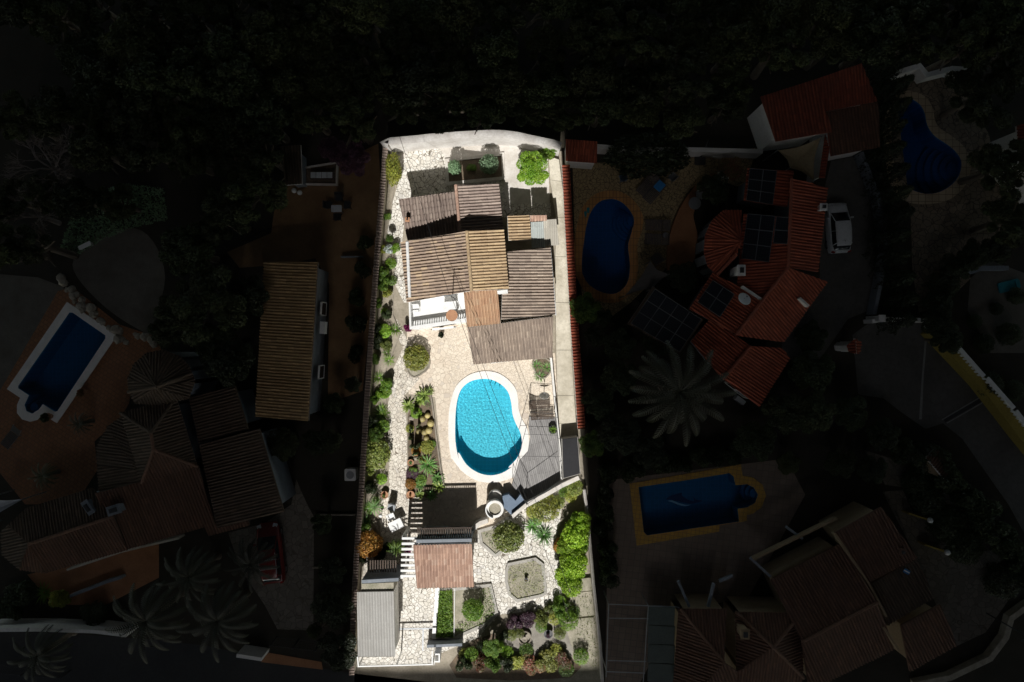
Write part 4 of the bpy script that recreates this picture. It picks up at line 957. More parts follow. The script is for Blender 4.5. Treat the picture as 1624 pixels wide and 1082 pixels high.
bush('succulent', 'dark reddish low plant in the lower left of the rockery', 'plant', *z2(ZV, [(310, 95)])[0], 9, .4, 'purple', 'bush')
bush('aloe', 'large dark green spiky rosette in the lower rockery', 'aloe', *z2(ZV, [(380, 55)])[0], 19, .9, 'agave', 'yucca', z0=.06)
for x, y, r, mk, lb in ((428, 115, 11, 'agave', 'blue-green rosette at the right of the rockery foot'), (438, 160, 10, 'agave2', 'yellow striped rosette at the lower right of the rockery foot'), (345, 195, 9, 'agave2', 'yellow striped rosette at the lower left of the rockery foot'), (400, 200, 10, 'agave', 'green rosette at the lowest point of the rockery'), (345, 145, 10, 'agave', 'dark rosette in the middle of the rockery foot')):
    px, py = z2(ZV, [(x, y)])[0]; bush('agave', lb, 'agave', px, py, r, .55, mk, 'agave', z0=.06, group='agaves in the rockery')
rr = random.Random(4)
mb = MB(); rocks = []
for x, y, s, lb in ((370, 770, .2, 'brown rock at the top of the rockery'), (435, 765, .15, 'flat pink rock among the barrel cacti'), (370, 850, .16, 'white rock left of the column cacti'), (395, 1000, .16, 'pale rock at the lower rockery'), (215, 245, .25, 'yellow rock in the left border')):
    px, py = z2(ZU, [(x, y)])[0]; p = P(px, py, .1); mb = MB(); v = []; 
    for z, q in ((0, 1), (.5, .9), (.85, .5)): v += [(s * q * (1 + rr.uniform(-.2, .2)) * math.cos(2 * PI * i / 8), s * q * (1 + rr.uniform(-.2, .2)) * math.sin(2 * PI * i / 8), z * s) for i in range(8)]
    mb.add(v, [(j * 8 + i, j * 8 + (i + 1) % 8, (j + 1) * 8 + (i + 1) % 8, (j + 1) * 8 + i) for j in range(2) for i in range(8)] + [tuple(16 + i for i in range(8))])
    tag(mb.build('rock', M['rock'], None, (p.x, p.y, .06)), lb, 'rock')
potted('terracotta bowl with pale stones beside the foot of the rockery', *z2(ZV, [(302, 195)])[0], .28, .3, 'orange', 'loose', .12)
potted('terracotta pot at the lower left edge of the crazy path', *z2(ZV, [(178, 195)])[0], .26, .35, 'green', 'loose', .16)
potted('round clay pot with a succulent in the rockery', *z2(ZV, [(302, 42)])[0], .22, .3, 'agave', 'agave', .2)
# left border, lower half
palm('dwarf_palm', 'small bright palm in the left border above the white chairs', *z2(ZV, [(132, 248)])[0], 15, .9, 'agave', 'palm')
bush('yucca', 'green yucca in the left border below the small bright palm', 'yucca', *z2(ZV, [(88, 320)])[0], 11, .9, 'agave', 'yucca')
bush('orange_shrub', 'round orange-brown shrub at the left boundary above the grey roof', 'shrub', *z2(ZV, [(105, 428)])[0], 19, 1.6, 'orange')
palm('dwarf_palm', 'dark green small palm left of the white pergola slats', *z2(ZV, [(235, 450)])[0], 16, 1.6, 'green', 'palm')
bush('bougainvillea', 'magenta flowers beneath the white pergola slats', 'shrub', *z2(ZV, [(290, 460)])[0], 6, .8, 'magenta', 'loose')
# white garden chairs and table by the left border
px, py = z2(ZV, [(228, 332)])[0]; 
def lounger(label, px, py, rz, mat='whitep', frame='whitep', l=1.8, w_=.62, group=None, towel=None, z0=.016):
    p = P(px, py, .35); root = empty('sun_lounger', (p.x, p.y, z0), label, 'sun lounger', group, rz)
    mb = MB(); k = 11
    for i in range(k): mb.box((-l * .15 + (i - k / 2 + .5) * l * .64 / k, 0, .32), (l * .64 / k * .72, w_, .03))
    mb.build('seat', M[mat], root)
    mb = MB()
    for i in range(7): mb.box((l * .21 + i * .075, 0, .35 + i * .035), (.055, w_, .03), ry=-.45)
    mb.build('backrest', M[mat], root)
    for sy in (-1, 1):
        mb = MB(); mb.tube([(-l * .48, sy * w_ / 2, .29), (l * .22, sy * w_ / 2, .29), (l * .48, sy * w_ / 2, .50)], .022); mb.build('side_rail', M[frame], root)
        for x in (-l * .4, l * .2): mb = MB(); mb.tube([(x, sy * w_ / 2, 0), (x, sy * w_ / 2, .29)], .022); mb.build('leg', M[frame], root)
    if towel:
        mb = MB(); mb.box((l * .28, 0, .45), (l * .35, w_ * .8, .03), ry=-.4); t = mb.build('towel', M[towel], None)
        t.matrix_world = Matrix.Translation(root.location) @ Matrix.Rotation(rz, 4, 'Z'); tag(t, 'bright blue towel on the upper brown lounger by the dark kidney pool', 'towel')
    return root
table('white slatted garden table by the left border', *z2(ZV, [(232, 338)])[0], .4, .72, 'whitep', .016, (1.0, .7), .45)
chair('white garden chair above the white slatted table', *z2(ZV, [(210, 298)])[0], -2.7, 'whitep')
chair('grey garden chair furthest above the white slatted table', *z2(ZV, [(213, 252)])[0], 2.9, 'metal')
def globe(label, px, py, r=.13, z0=.02, h=.5):
    p = P(px, py, h); root = empty('globe_lamp', (p.x, p.y, z0), label, 'garden lamp'); mb = MB(); mb.tube([(0, 0, 0), (0, 0, h - r)], .03); mb.build('post', M['metal'], root)
    mb = MB(); mb.lathe([(r * math.sin(a), h - r * math.cos(a)) for a in [.15 + i * (PI - .3) / 8 for i in range(9)]], n=14); mb.build('lamp_globe', M['whitep'], root, smooth=True)
globe('white globe lamp in the left border next to the white chairs', *z2(ZV, [(160, 292)])[0], .14)
globe('white globe lamp in the left border next to the clipped bush', *z2(ZU, [(228, 607)])[0], .14)
# sun bed of dark slats, dish and plant beside the deck
sl_ = z2(ZU, [(1045, 672), (1155, 665), (1190, 770), (1058, 778)])
p = P(*z2(ZU, [(1100, 700)])[0], .4)
lounger('upper dark slatted sun bed at the corner of the grey deck', *z2(ZU, [(1105, 690)])[0], PI + .05, 'wood', 'dark', 1.55, .62, 'dark slatted sun beds')
lounger('lower dark slatted sun bed touching the grey deck', *z2(ZU, [(1118, 752)])[0], PI + .05, 'wood', 'dark', 1.75, .62, 'dark slatted sun beds')
def dish(label, px, py, z0, r=.4, tilt=.7, rz=PI, h=.9, name='satellite_dish'):
    p = P(px, py, z0 + h); root = empty(name, (p.x, p.y, z0), label, 'satellite dish', rz=rz); mb = MB(); mb.tube([(0, 0, 0), (0, 0, h)], .03); mb.build('pole', M['metal'], root)
    mb = MB(); R = Matrix.Rotation(tilt, 3, 'X'); N = 22; v = []
    for q, zz in ((.02, 0), (.35, .03), (.7, .11), (1, .22), (1.02, .20), (.7, .08), (.02, -.03)): v += [R @ Vector((r * q * math.cos(2 * PI * i / N), r * q * math.sin(2 * PI * i / N), r * zz)) + Vector((0, .08, h)) for i in range(N)]
    mb.add(v, [(j * N + i, j * N + (i + 1) % N, (j + 1) * N + (i + 1) % N, (j + 1) * N + i) for j in range(6) for i in range(N)]); mb.build('reflector', M['whitep'], root, smooth=True)
    mb = MB(); q = R @ Vector((0, 0, r * .9)) + Vector((0, .08, h)); mb.tube([R @ Vector((0, -r * .9, r * .2)) + Vector((0, .08, h)), q], .012); mb.box(q, (.08, .08, .12)); mb.build('feed_arm', M['metal'], root)
    return root
dish('white dish on a post above the dark slatted sun beds', *z2(ZU, [(1130, 638)])[0], .02, .36, .9, PI, .7)
potted('dark leafy plant in a tub at the right edge of the grey deck', *z2(ZU, [(1180, 835)])[0], .3, .4, 'green', 'agave', .42, 'dark')
# grey deck and light metal frame over it
dk = z2(ZU, [(1045, 760), (1188, 765), (1215, 850), (1228, 1082)]) + z2(ZV, [(1018, 118), (880, 218), (850, 228), (782, 145)]) + z2(ZU, [(985, 1015), (1035, 960), (1048, 880), (1038, 820)])
o = sheet('deck', dk, .11, 'deck', kind=None, label='grey weathered wooden deck between the pool and the right wall', cat='deck', thick=.1)
fr = [P(x, y, 2.1) for x, y in z2(ZU, [(1050, 735), (1195, 745)]) + z2(ZV, [(1022, 118), (852, 240), (786, 118)])]
froot = empty('pergola_frame', (fr[0].x, fr[0].y, .1), 'thin dark pergola frame over the grey deck', 'pergola')
mb = MB(); posts = [fr[1], fr[2], fr[3], fr[4], fr[0]]
for q in posts: m_ = MB(); m_.tube([(q.x, q.y, .1), (q.x, q.y, 2.1)], .022, n=6); part(froot, 'post', m_, 'dark')
for i in range(5): m_ = MB(); m_.tube([fr[i], fr[(i + 1) % 5]], .018); part(froot, 'beam', m_, 'dark')
for t in (.33, .66): m_ = MB(); m_.tube([fr[0].lerp(fr[4], t), fr[1].lerp(fr[2], t)], .012); part(froot, 'wire', m_, 'dark')
# sunken pump house; shade is painted in as its near-black roof colour
hp = z2(ZV, [(1018, -70), (1095, -80), (1108, 96), (1024, 120)])
ph = empty('pump_house', P(905, 738), 'small pump house with shade painted into its dark flat roof at the lower end of the concrete walkway', 'shed')
W = [P(x, y, 1.6) for x, y in hp]; mb = MB(); mb.prism([(q.x, q.y) for q in W], 0, 1.5); part(ph, 'wall', mb, 'rimgrey')
mb = MB(); mb.prism(outset([(q.x, q.y) for q in W], -.04), 1.45, 1.54); part(ph, 'roof', mb, 'shade_felt')
# round barbecue wall with blue tiled bench
bp_ = P(*z2(ZV, [(702, 262)])[0], 1.1); bb = empty('barbecue', (bp_.x, bp_.y, .015), 'round white walled barbecue with a pebbled top at the lower end of the pool', 'barbecue')
mb = MB(); mb.lathe([(.68, 0), (.66, .6), (.60, 1.05), (.62, 1.1), (.44, 1.1), (.44, .96)], n=32); mb.build('body', M['white'], bb, smooth=False)
mb = MB(); mb.lathe([(.47, .9), (.47, .98), (.01, 1.0)], n=28); mb.build('hearth', M['dry'], bb)
mb = MB(); mb.lathe([(.50, 0), (.50, .6), (.42, .62), (.42, .4)], (.0, .72, 0), 28); mb.build('basin', M['white'], bb)
mb = MB(); N = 14
for i in range(N):
    a0, a1 = 1.9 + i * 2.6 / N, 1.9 + (i + 1) * 2.6 / N
    mb.prism([(r_ * math.cos(a), r_ * math.sin(a)) for r_, a in ((.60, a0), (.68, a0), (.68, a1), (.60, a1))], 1.08, 1.32)
mb.build('hood_rim', M['whitep'], bb)
bc = empty('corner_bench', (P(815, 795).x, P(815, 795).y, .015), 'blue-grey tiled corner bench right of the round barbecue', 'bench')
q1 = z2(ZV, [(738, 200), (768, 192), (800, 222), (822, 192), (850, 235), (790, 300), (740, 250)]); W = [P(x, y, .8) for x, y in q1]
mb = MB(); mb.prism([(q.x, q.y) for q in W], .015, .8); part(bc, 'seat', mb, 'bluetile')
W = [P(x, y, 1.1) for x, y in z2(ZV, [(780, 290), (850, 232), (856, 245), (788, 306)])]; mb = MB(); mb.prism([(q.x, q.y) for q in W], .015, 1.1); part(bc, 'backrest', mb, 'pale_slab')
wall_run('garden_wall', 'curving white wall from the round barbecue to the pavilion', 'wall', z2(ZV, [(668, 318), (635, 328), (610, 345), (592, 372)]), 1.0, .3, 'pale_slab')

# dense low growth down the left border
for i, (x, y, r, h, mk, sh) in enumerate(((614, 345, 7, .7, 'green', 'loose'), (620, 418, 8, .6, 'bright', 'sprig'), (605, 430, 9, .8, 'green', 'loose'), (622, 445, 7, .6, 'green', 'sprig'), (600, 480, 9, 1.0, 'green', 'loose'), (610, 525, 10, .8, 'bright', 'sprig'), (597, 520, 9, 1.1, 'dark', 'loose'), (612, 560, 9, .8, 'green', 'yucca'), (594, 570, 10, 1.2, 'green', 'loose'), (607, 622, 11, 1.0, 'bright', 'loose'), (592, 635, 9, 1.1, 'green', 'loose'), (590, 668, 10, 1.2, 'dark', 'loose'), (608, 676, 9, .9, 'green', 'sprig'), (585, 715, 9, 1.1, 'green', 'loose'), (605, 760, 8, .7, 'bright', 'sprig'), (594, 795, 10, .9, 'green', 'yucca'), (578, 835, 10, 1.1, 'green', 'loose'), (613, 868, 8, .8, 'dark', 'loose'), (574, 890, 8, 1.2, 'dark', 'loose'))):
    side = 'against the wall' if x < 603 - (y - 480) * .03 else 'on the path side'
    bush('border_plant', ORDP[i] + f' of the small plants filling the left border, counted downwards, {side}', 'plant', x, y, r, h, mk, sh, group='small plants filling the left border')
for i, (x, y, r, mk, sh) in enumerate(((678, 640, 8, 'agave', 'yucca'), (660, 655, 8, 'bright', 'sprig'), (650, 680, 6, 'yellowish', 'sprig'), (685, 705, 6, 'green', 'sprig'), (660, 715, 7, 'orange', 'sprig'), (672, 728, 8, 'yellowish', 'loose'), (684, 748, 8, 'green', 'agave'), (655, 748, 8, 'green', 'loose'), (692, 768, 8, 'agave2', 'agave'), (668, 762, 8, 'green', 'sprig'))):
    bush('rockery_plant', ORDP[i] + ' of the little filler plants between the cacti of the rockery, counted downwards', 'plant', x, y, r, .45, mk, sh, group='filler plants of the rockery')
# more growth along the shaded left border
for i, (x, y, r, h, mk, sh) in enumerate(((607, 455, 9, 1.3, 'green', 'loose'), (600, 545, 12, 1.5, 'dark', 'loose'), (612, 498, 9, 1.1, 'dark', 'loose'), (598, 600, 13, 1.6, 'green', 'yucca'), (603, 650, 11, 1.2, 'bright', 'yucca'), (588, 772, 12, 1.5, 'dark', 'loose'), (607, 395, 8, .9, 'yellowish', 'loose'), (596, 690, 12, 1.6, 'green', 'tree'), (590, 745, 9, 1.1, 'olive', 'loose'), (580, 810, 13, 1.4, 'green', 'yucca'), (600, 880, 11, .9, 'dark', 'loose'))):
    lb = ('green shrub of the left border level with the tan roof ridge', 'dark shrub of the left border level with the clipped bush', 'dark shrub of the left border just below the roof terrace', 'tall green rosette of the left border level with the top of the pool', 'bright rosette of the left border level with the rockery top', 'dark shrub of the left border level with the foot of the pool', 'yellow-green shrub of the left border by the tan roof', 'leafy green shrub of the left border above the dry middled bush', 'olive shrub of the left border under the dry middled bush', 'green rosette of the left border beside the white chairs', 'dark shrub in the shade above the garage')[i]
    bush('border_shrub', lb, 'shrub', x, y, r, h, mk, sh)

# ============================================================ pavilion, pergola slats, grey roofed garage
pav = building('pavilion', 'terracotta roofed pavilion with white pergola slats at its left', 'pavilion', [
    (z2(ZV, [(315, 432), (593, 426), (603, 630), (332, 636)]), [3.1, 3.1, 2.6, 2.6], 'r_pink')], ins=.25)
mb = MB()
a, b = P(*z2(ZV, [(330, 420)])[0], 3.0), P(*z2(ZV, [(592, 414)])[0], 3.0); m = (a + b) / 2
mb.box((m.x, m.y + .1, 1.55), ((b - a).length, .22, 3.1), .02); part(pav, 'parapet', mb, 'greyw')
mb = MB()
for k in range(24):
    q = a.lerp(b, (k + .5) / 24); mb.box((q.x, q.y + .52, 2.75), (.07, .6, .09))
mb.box((m.x, m.y + .85, 2.68), ((b - a).length, .10, .12), .02); part(pav, 'north_slats', mb, 'wood')
mb = MB()
for k in range(8):
    l, r = z2(ZV, [(262 - k * 1.0, 400 + k * 25.5), (338, 399 + k * 25.5)]); l, r = P(*l, 2.6), P(*r, 2.6); m = (l + r) / 2; mb.box((m.x, m.y, 2.6), ((r - l).length, .16, .14))
part(pav, 'pergola_slats', mb, 'whitep')
for (x, y) in ((262, 395), (255, 585)):
    q = P(*z2(ZV, [(x, y)])[0], 2.5); mb = MB(); mb.box((q.x + .1, q.y, 1.25), (.2, .2, 2.5)); part(pav, 'post', mb, 'white')
window(pav, 690, 841, 1.3, 1.6, 1.7, 0, 'door'); window(pav, 727, 841, 1.5, 1.0, 1.0, 0)
gar = building('garage', 'garage under a pale grey corrugated roof in the lower left corner of the sunlit plot', 'garage', [
    (z2(ZV, [(48, 655), (222, 652), (230, 960), (52, 962)]), [2.75, 2.75, 2.45, 2.45], 'r_corr', dict(prof=PROFC, period=.19, amp=.03, course=1.2, thick=.05, ins=.12))])
q1 = z2(ZV, [(70, 598), (245, 588), (245, 604), (70, 614)]); W = [P(x, y, 3.0) for x, y in q1]; mb = MB(); mb.prism([(q.x, q.y) for q in W], 0, 3.0); part(gar, 'parapet', mb, 'greyw')
q1 = z2(ZV, [(70, 616), (222, 610), (222, 650), (70, 652)]); W = [P(x, y, 2.6) for x, y in q1]; mb = MB(); mb.prism([(q.x, q.y) for q in W], 0, 2.6); part(gar, 'flat_roof', mb, 'dry')
mb = MB()
for k in range(11):
    l = P(*z2(ZV, [(112 + k * 12, 532)])[0], 2.4); mb.box((l.x, l.y, 2.4), (.08, .85, .1))
part(gar, 'rear_slats', mb, 'wood')
# kerbs, gate frame and low white walls of the forecourt
def beam_run(name, label, cat, pts, z0, z1, w_, mat):
    root = empty(name, P(*pts[0]), label, cat); mb = MB(); W = [P(x, y, z1) for x, y in pts]
    for a, b in zip(W, W[1:]):
        d = b - a; m = (a + b) / 2; mb.box((m.x, m.y, (z0 + z1) / 2), (d.length + w_ * .9, w_, z1 - z0 - .003 * random.random()), math.atan2(d.y, d.x))
    part(root, 'beam', mb, mat); return root
g1 = beam_run('carport_frame', 'white metal frame below the grey corrugated roof', 'frame', z2(ZV, [(50, 960), (55, 1008), (235, 1003), (405, 998), (405, 935)]), 2.2, 2.28, .08, 'whitep')
for x, y in ((55, 1008), (235, 1003), (405, 998)):
    q = P(*z2(ZV, [(x, y)])[0], 2.2); mb = MB(); mb.box((q.x, q.y, 1.1), (.09, .09, 2.2)); part(g1, 'post', mb, 'whitep')
beam_run('drain_channel', 'grey drain strip crossing the white crazy paving', 'drain', z2(ZV, [(230, 830), (405, 828)]), 0, .03, .1, 'metal')
beam_run('drain_channel', 'short grey drain strip running down the white crazy paving', 'drain', z2(ZV, [(362, 832), (360, 930)]), 0, .034, .1, 'metal')
beam_run('planter_kerb', 'white kerb down the left side of the five sided bed', 'kerb', z2(ZV, [(430, 640), (412, 868)]), 0, .3, .28, 'whitep')
beam_run('bed_divider', 'thin pale wire divider between the green strip and the bed', 'divider', z2(ZV, [(512, 640), (508, 865)]), .1, .3, .04, 'whitep')
beam_run('gate_wall', 'low grey wall stub at the lower gate', 'wall', z2(ZV, [(385, 912), (540, 905)]), 0, .9, .2, 'greyw')
beam_run('gate_post', 'white gate post at the bottom of the white paving', 'gate post', z2(ZV, [(418, 950), (438, 950), (438, 985), (418, 985)]), 0, 1.0, .1, 'whitep')
# garden plants of the lower plot
sheet('gravel_patch', z2(ZV, [(760, 830), (1000, 800), (1060, 900), (1060, 960), (780, 960), (700, 900)]), .022, 'gravel_pale', 2)
sheet('painted_shade_bed', z2(ZV, [(540, 930), (700, 850), (780, 960), (1060, 960), (1060, 1060), (520, 1060)]), .026, 'bark_bed', 2)  # dark soil tone here paints in the shadows of the plants
for i, (x, y, r, h, mk, sh) in enumerate(((560, 1000, 14, 1.3, 'dark', 'loose'), (650, 910, 12, 1.6, 'dark', 'loose'), (700, 985, 15, 1.3, 'green', 'loose'), (755, 1000, 14, 1.1, 'dark', 'loose'), (590, 950, 10, 1.0, 'green', 'sprig'), (1110, 960, 11, 1.2, 'green', 'sprig'), (740, 860, 9, 1.0, 'dark', 'loose'))):
    px, py = z2(ZV, [(x, y)])[0]
    bush('garden_shrub', ('dark shrub right of the white gate post', 'dark shrub just above the small tree at the bottom', 'green shrub just below the small tree at the bottom', 'dark shrub left of the red speckled bushes', 'wispy green plant by the gate wall', 'wispy green shrub at the lower right corner of the plot', 'dark low shrub left of the purple row')[i], 'shrub', px, py, r, h, mk, sh)
def tuft(label, cells, mk, seed, size=.10, n=60, name='grass', sh=None):
    rg = np.random.default_rng(seed); A = [(P(x, y).x, P(x, y).y) for x, y in cells]; xs = [p[0] for p in A]; ys = [p[1] for p in A]; C = []
    while len(C) < n:
        q = (rg.uniform(min(xs), max(xs)), rg.uniform(min(ys), max(ys)))
        if inside(q, A): C.append(q)
    C = np.array([(x, y, .14 + rg.uniform(0, .16)) for x, y in C]); V = quads(C, np.tile([0, 0, 1.0], (n, 1)), size, .35, rg=rg)
    mb = MB(); mb.add([tuple(v) for v in V], [(4 * i, 4 * i + 1, 4 * i + 2, 4 * i + 3) for i in range(n)]); o = mb.build(name, L[mk]); return tag(o, label, 'ground cover', kind='stuff')
tuft('thick green ground cover strip at the left of the five sided bed', z2(ZV, [(436, 645), (500, 640), (505, 862), (424, 862)]), 'grass', 1, .10, 2600, 'ground_cover')
tuft('sparse weeds in the right half of the five sided bed', z2(ZV, [(630, 640), (680, 630), (710, 750), (650, 800), (520, 850), (520, 800), (620, 780)]), 'grass', 2, .06, 500, 'weeds')
tuft('sparse weeds in the octagonal bed', z2(ZV, [(765, 530), (890, 495), (930, 525), (940, 655), (810, 690), (770, 660)]), 'olive', 3, .05, 700, 'weeds')
tuft('weeds on the sandy strip right of the hedge', z2(ZV, [(1090, 600), (1160, 600), (1200, 1000), (1080, 1000)]), 'olive', 4, .06, 500, 'weeds')
tuft('weeds in the triangular bed', z2(ZV, [(640, 370), (820, 340), (830, 400), (700, 470)]), 'green', 5, .06, 250, 'weeds')
bush('round_bush', 'large round clipped bush in the triangular bed by the barbecue', 'shrub', *z2(ZV, [(765, 395)])[0], 22, 1.6, 'olive', rpy=23)
bush('round_bush', 'round green bush in the middle of the five sided bed', 'shrub', *z2(ZV, [(597, 738)])[0], 15.5, 1.5, 'green')
bush('yucca', 'left one of the two dark yuccas right of the round bush', 'yucca', *z2(ZV, [(880, 352)])[0], 17, 1.2, 'agave', 'yucca', group='dark yuccas by the path')
bush('yucca', 'right one of the two dark yuccas right of the round bush', 'yucca', *z2(ZV, [(937, 395)])[0], 19, 1.3, 'agave', 'yucca', group='dark yuccas by the path')
bush('dry_shrub', 'wispy yellow-green shrub below the slanting white wall', 'shrub', *z2(ZV, [(945, 255)])[0], 20, 1.1, 'yellowish', 'sprig')
bush('dry_shrub', 'smaller wispy shrub near the pump house', 'shrub', *z2(ZV, [(1080, 160)])[0], 12, .9, 'olive', 'sprig')
bush('dry_shrub', 'pale creeping plant at the foot of the grey deck', 'shrub', *z2(ZV, [(880, 275)])[0], 9, .6, 'yellowish', 'sprig')
for i, (x, y, r) in enumerate(((1105, 322, 17), (1085, 385, 20), (1062, 455, 21), (1078, 520, 19), (1048, 570, 20), (1062, 620, 16))):
    px, py = z2(ZV, [(x, y)])[0]; bush('hedge_bush', ('topmost', 'second', 'third', 'fourth', 'fifth', 'lowest')[i] + ' bright green bush of the hedge on the right of the octagonal bed, counted downwards', 'shrub', px, py, r, 2.0, 'lime', 'bush' if i % 2 else 'tree', group='bright hedge bushes')
for i, (x, y, r, mk) in enumerate(((1120, 350, 12, 'lime'), (1070, 350, 12, 'lime'), (1110, 420, 14, 'bright'), (1050, 420, 12, 'lime'), (1095, 490, 14, 'lime'), (1045, 500, 13, 'lime'), (1090, 570, 12, 'bright'), (1030, 600, 12, 'lime'), (1090, 300, 11, 'bright'))):
    px, py = z2(ZV, [(x, y)])[0]; bush('hedge_bush', ORDP[i] + ' of the small lime bushes filling the gaps of the bright hedge', 'shrub', px, py, r, 1.7, mk, 'loose', group='small lime bushes filling the hedge')
for i, (x, y, r, mk, sh) in enumerate(((1010, 700, 9, 'bright', 'sprig'), (1035, 720, 10, 'green', 'loose'), (985, 780, 9, 'yellowish', 'sprig'), (1075, 750, 9, 'green', 'sprig'), (960, 740, 9, 'olive', 'loose'), (780, 860, 8, 'olive', 'sprig'), (920, 820, 8, 'green', 'sprig'), (1010, 850, 9, 'olive', 'sprig'), (850, 930, 10, 'green', 'sprig'), (990, 930, 9, 'yellowish', 'sprig'), (1040, 1020, 11, 'green', 'sprig'), (760, 940, 9, 'bright', 'sprig'), (560, 950, 9, 'yellowish', 'sprig'), (1060, 200, 9, 'yellowish', 'sprig'), (1000, 230, 10, 'olive', 'sprig'), (905, 300, 9, 'green', 'sprig'), (1030, 180, 8, 'bright', 'sprig'), (820, 850, 7, 'olive', 'sprig'))):
    px, py = z2(ZV, [(x, y)])[0]; bush('undergrowth_plant', ORDP[i] + ' of the loose wispy plants in the undergrowth of the lower garden', 'plant', px, py, r, .6, mk, sh, group='wispy undergrowth of the lower garden')
bush('orange_shrub', 'small orange flowering shrub at the left foot of the bright hedge', 'shrub', *z2(ZV, [(1003, 440)])[0], 8, .9, 'orange', 'loose', rpy=13)
bush('purple_shrub', 'left dark purple shrub of the low row under the octagonal bed', 'shrub', *z2(ZV, [(800, 805)])[0], 14, .9, 'purple', 'loose')
bush('purple_shrub', 'middle purple shrub of the low row under the octagonal bed', 'shrub', *z2(ZV, [(860, 785)])[0], 15, .9, 'purple', 'loose')
bush('green_shrub', 'right, greener shrub of the low row under the octagonal bed', 'shrub', *z2(ZV, [(925, 775)])[0], 14, .9, 'olive', 'loose')
bush('leafy_shrub', 'upper leafy shrub at the lower end of the bright hedge', 'shrub', *z2(ZV, [(1000, 745)])[0], 13, 1.2, 'green', 'loose')
bush('leafy_shrub', 'lower leafy shrub at the lower end of the bright hedge', 'shrub', *z2(ZV, [(1050, 790)])[0], 14, 1.3, 'bright', 'sprig')
tree('small_tree', 'small green tree with a bright side at the bottom of the plot', 'tree', *z2(ZV, [(690, 920)])[0], 17, 1.9, 'green')
bush('leafy_shrub', 'bright yellow-green shrub touching the small tree at the bottom', 'shrub', *z2(ZV, [(722, 915)])[0], 9, 1.4, 'bright', 'loose')
bush('flower_bush', 'pink and green bush at the bottom beside the gate wall', 'shrub', *z2(ZV, [(630, 985)])[0], 15, .9, 'redmix', 'loose')
for i, (x, y, r) in enumerate(((815, 1000, 17), (880, 990, 21), (950, 978, 21), (1008, 985, 18))):
    px, py = z2(ZV, [(x, y)])[0]; bush('flower_bush', ('first', 'second', 'third', 'fourth')[i] + ' red speckled bush from the left along the bottom of the plot', 'shrub', px, py, r, .8, 'redmix' if i % 2 else 'yellowish', 'loose', group='red speckled bushes')
fp = P(*z2(ZV, [(843, 880)])[0], .5); ft = empty('fountain', (fp.x, fp.y, .02), 'small round stone fountain bowl among the lower beds', 'fountain')
mb = MB(); mb.lathe([(.5, 0), (.5, .25), (.42, .25), (.40, .12)], n=20); mb.build('bowl', M['rock'], ft); mb = MB(); mb.lathe([(.1, 0), (.06, .4), (.2, .5), (.16, .5), (.03, .44)], n=14); mb.build('spout', M['rock'], ft)
potted('dark tub beside the small stone fountain', *z2(ZV, [(955, 855)])[0], .3, .35, 'purple', 'loose', .2, 'dark')
potted('small brown pot at the centre of the octagonal bed', *z2(ZV, [(850, 597)])[0], .13, .4, 'ycactus', 'loose', .07, 'dark')
for i, (y0, y1) in enumerate(((595, 655), (660, 775), (785, 900))):
    W = z2(ZV, [(1085 - i * 2, y0), (1155 + i * 8, y0 - 8), (1165 + i * 10, y1 - 8), (1085, y1)]); W = [P(x, y, .25) for x, y in W]
    mb = MB(); mb.prism([(q.x, q.y) for q in W], 0, .25 - .05 * i); tag(mb.build('garden_step', M['dry']), ('upper', 'middle', 'lower')[i] + ' broad earth step between pale kerbs right of the hedge', 'step')
wall_run('boundary_wall', 'low pale wall down the lower right edge of the sunlit plot', 'wall', z2(ZV, [(1125, 170), (1140, 280), (1155, 450), (1170, 620), (1190, 800), (1205, 950), (1212, 1082)]), .7, .2, 'pale_slab')

# ============================================================ neighbour on the left: long building, garden
lb = building('outbuilding', 'long narrow building under an ochre tiled roof left of the sunlit plot', 'building', [
    ([(419, 415), (504, 416), (489, 668), (405, 661)], [3.2, 3.9, 3.9, 3.2], 'r_ochre')], wall='greyw', fascia='wood2')
window(lb, 509.5, 590, 1.9, .9, 1.2, PI / 2 - .06); window(lb, 513, 490, 1.9, .9, 1.2, PI / 2 - .06)
mb = MB(); p = P(513, 520, 2.2); mb.box((p.x, p.y, 2.2), (.35, .85, .6), -.06); part(lb, 'air_conditioner', mb, 'whitep')
wall_run('cross_wall', 'thin dark wall across the brown gravel garden', 'wall', [(540, 407), (575, 407)], .5, .1, 'greyw')
gh = building('greenhouse', 'small dark roofed shed among the trees at the top of the brown garden', 'shed', [([(445, 232), (477, 230), (479, 292), (452, 294)], [2.3, 2.3, 2.2, 2.2], 'r_dark')], wall='greyw')
rim_bed('raised bed with a white frame near the top of the brown garden', z2(ZQ, [(370, 300), (620, 260), (615, 430), (380, 425)]), 'bark_bed', 'pale_slab', .3, .12)
cf = empty('cold_frame', P(510, 278), 'white glazed cold frame in the raised bed', 'cold frame'); q = P(510, 278, .6)
mb = MB(); mb.box((q.x, q.y, .35), (1.7, .55, .5), bev=.02); part(cf, 'box', mb, 'wood')
mb = MB()
for i in range(4): mb.box((q.x - .6 + i * .4, q.y, .63), (.36, .42, .03))
part(cf, 'pane', mb, 'awning')
for i, (x, y) in enumerate(((300, 463), (340, 477))):
    px, py = z2(ZQ, [(x, y)])[0]; globe(('left', 'right')[i] + ' white globe lamp by the raised bed of the brown garden', px, py, .18, .02, .5)
table('pale square table on the brown gravel', *z2(ZQ, [(602, 590)])[0], .4, .74, 'awning', .02, (.75, .5), 0)
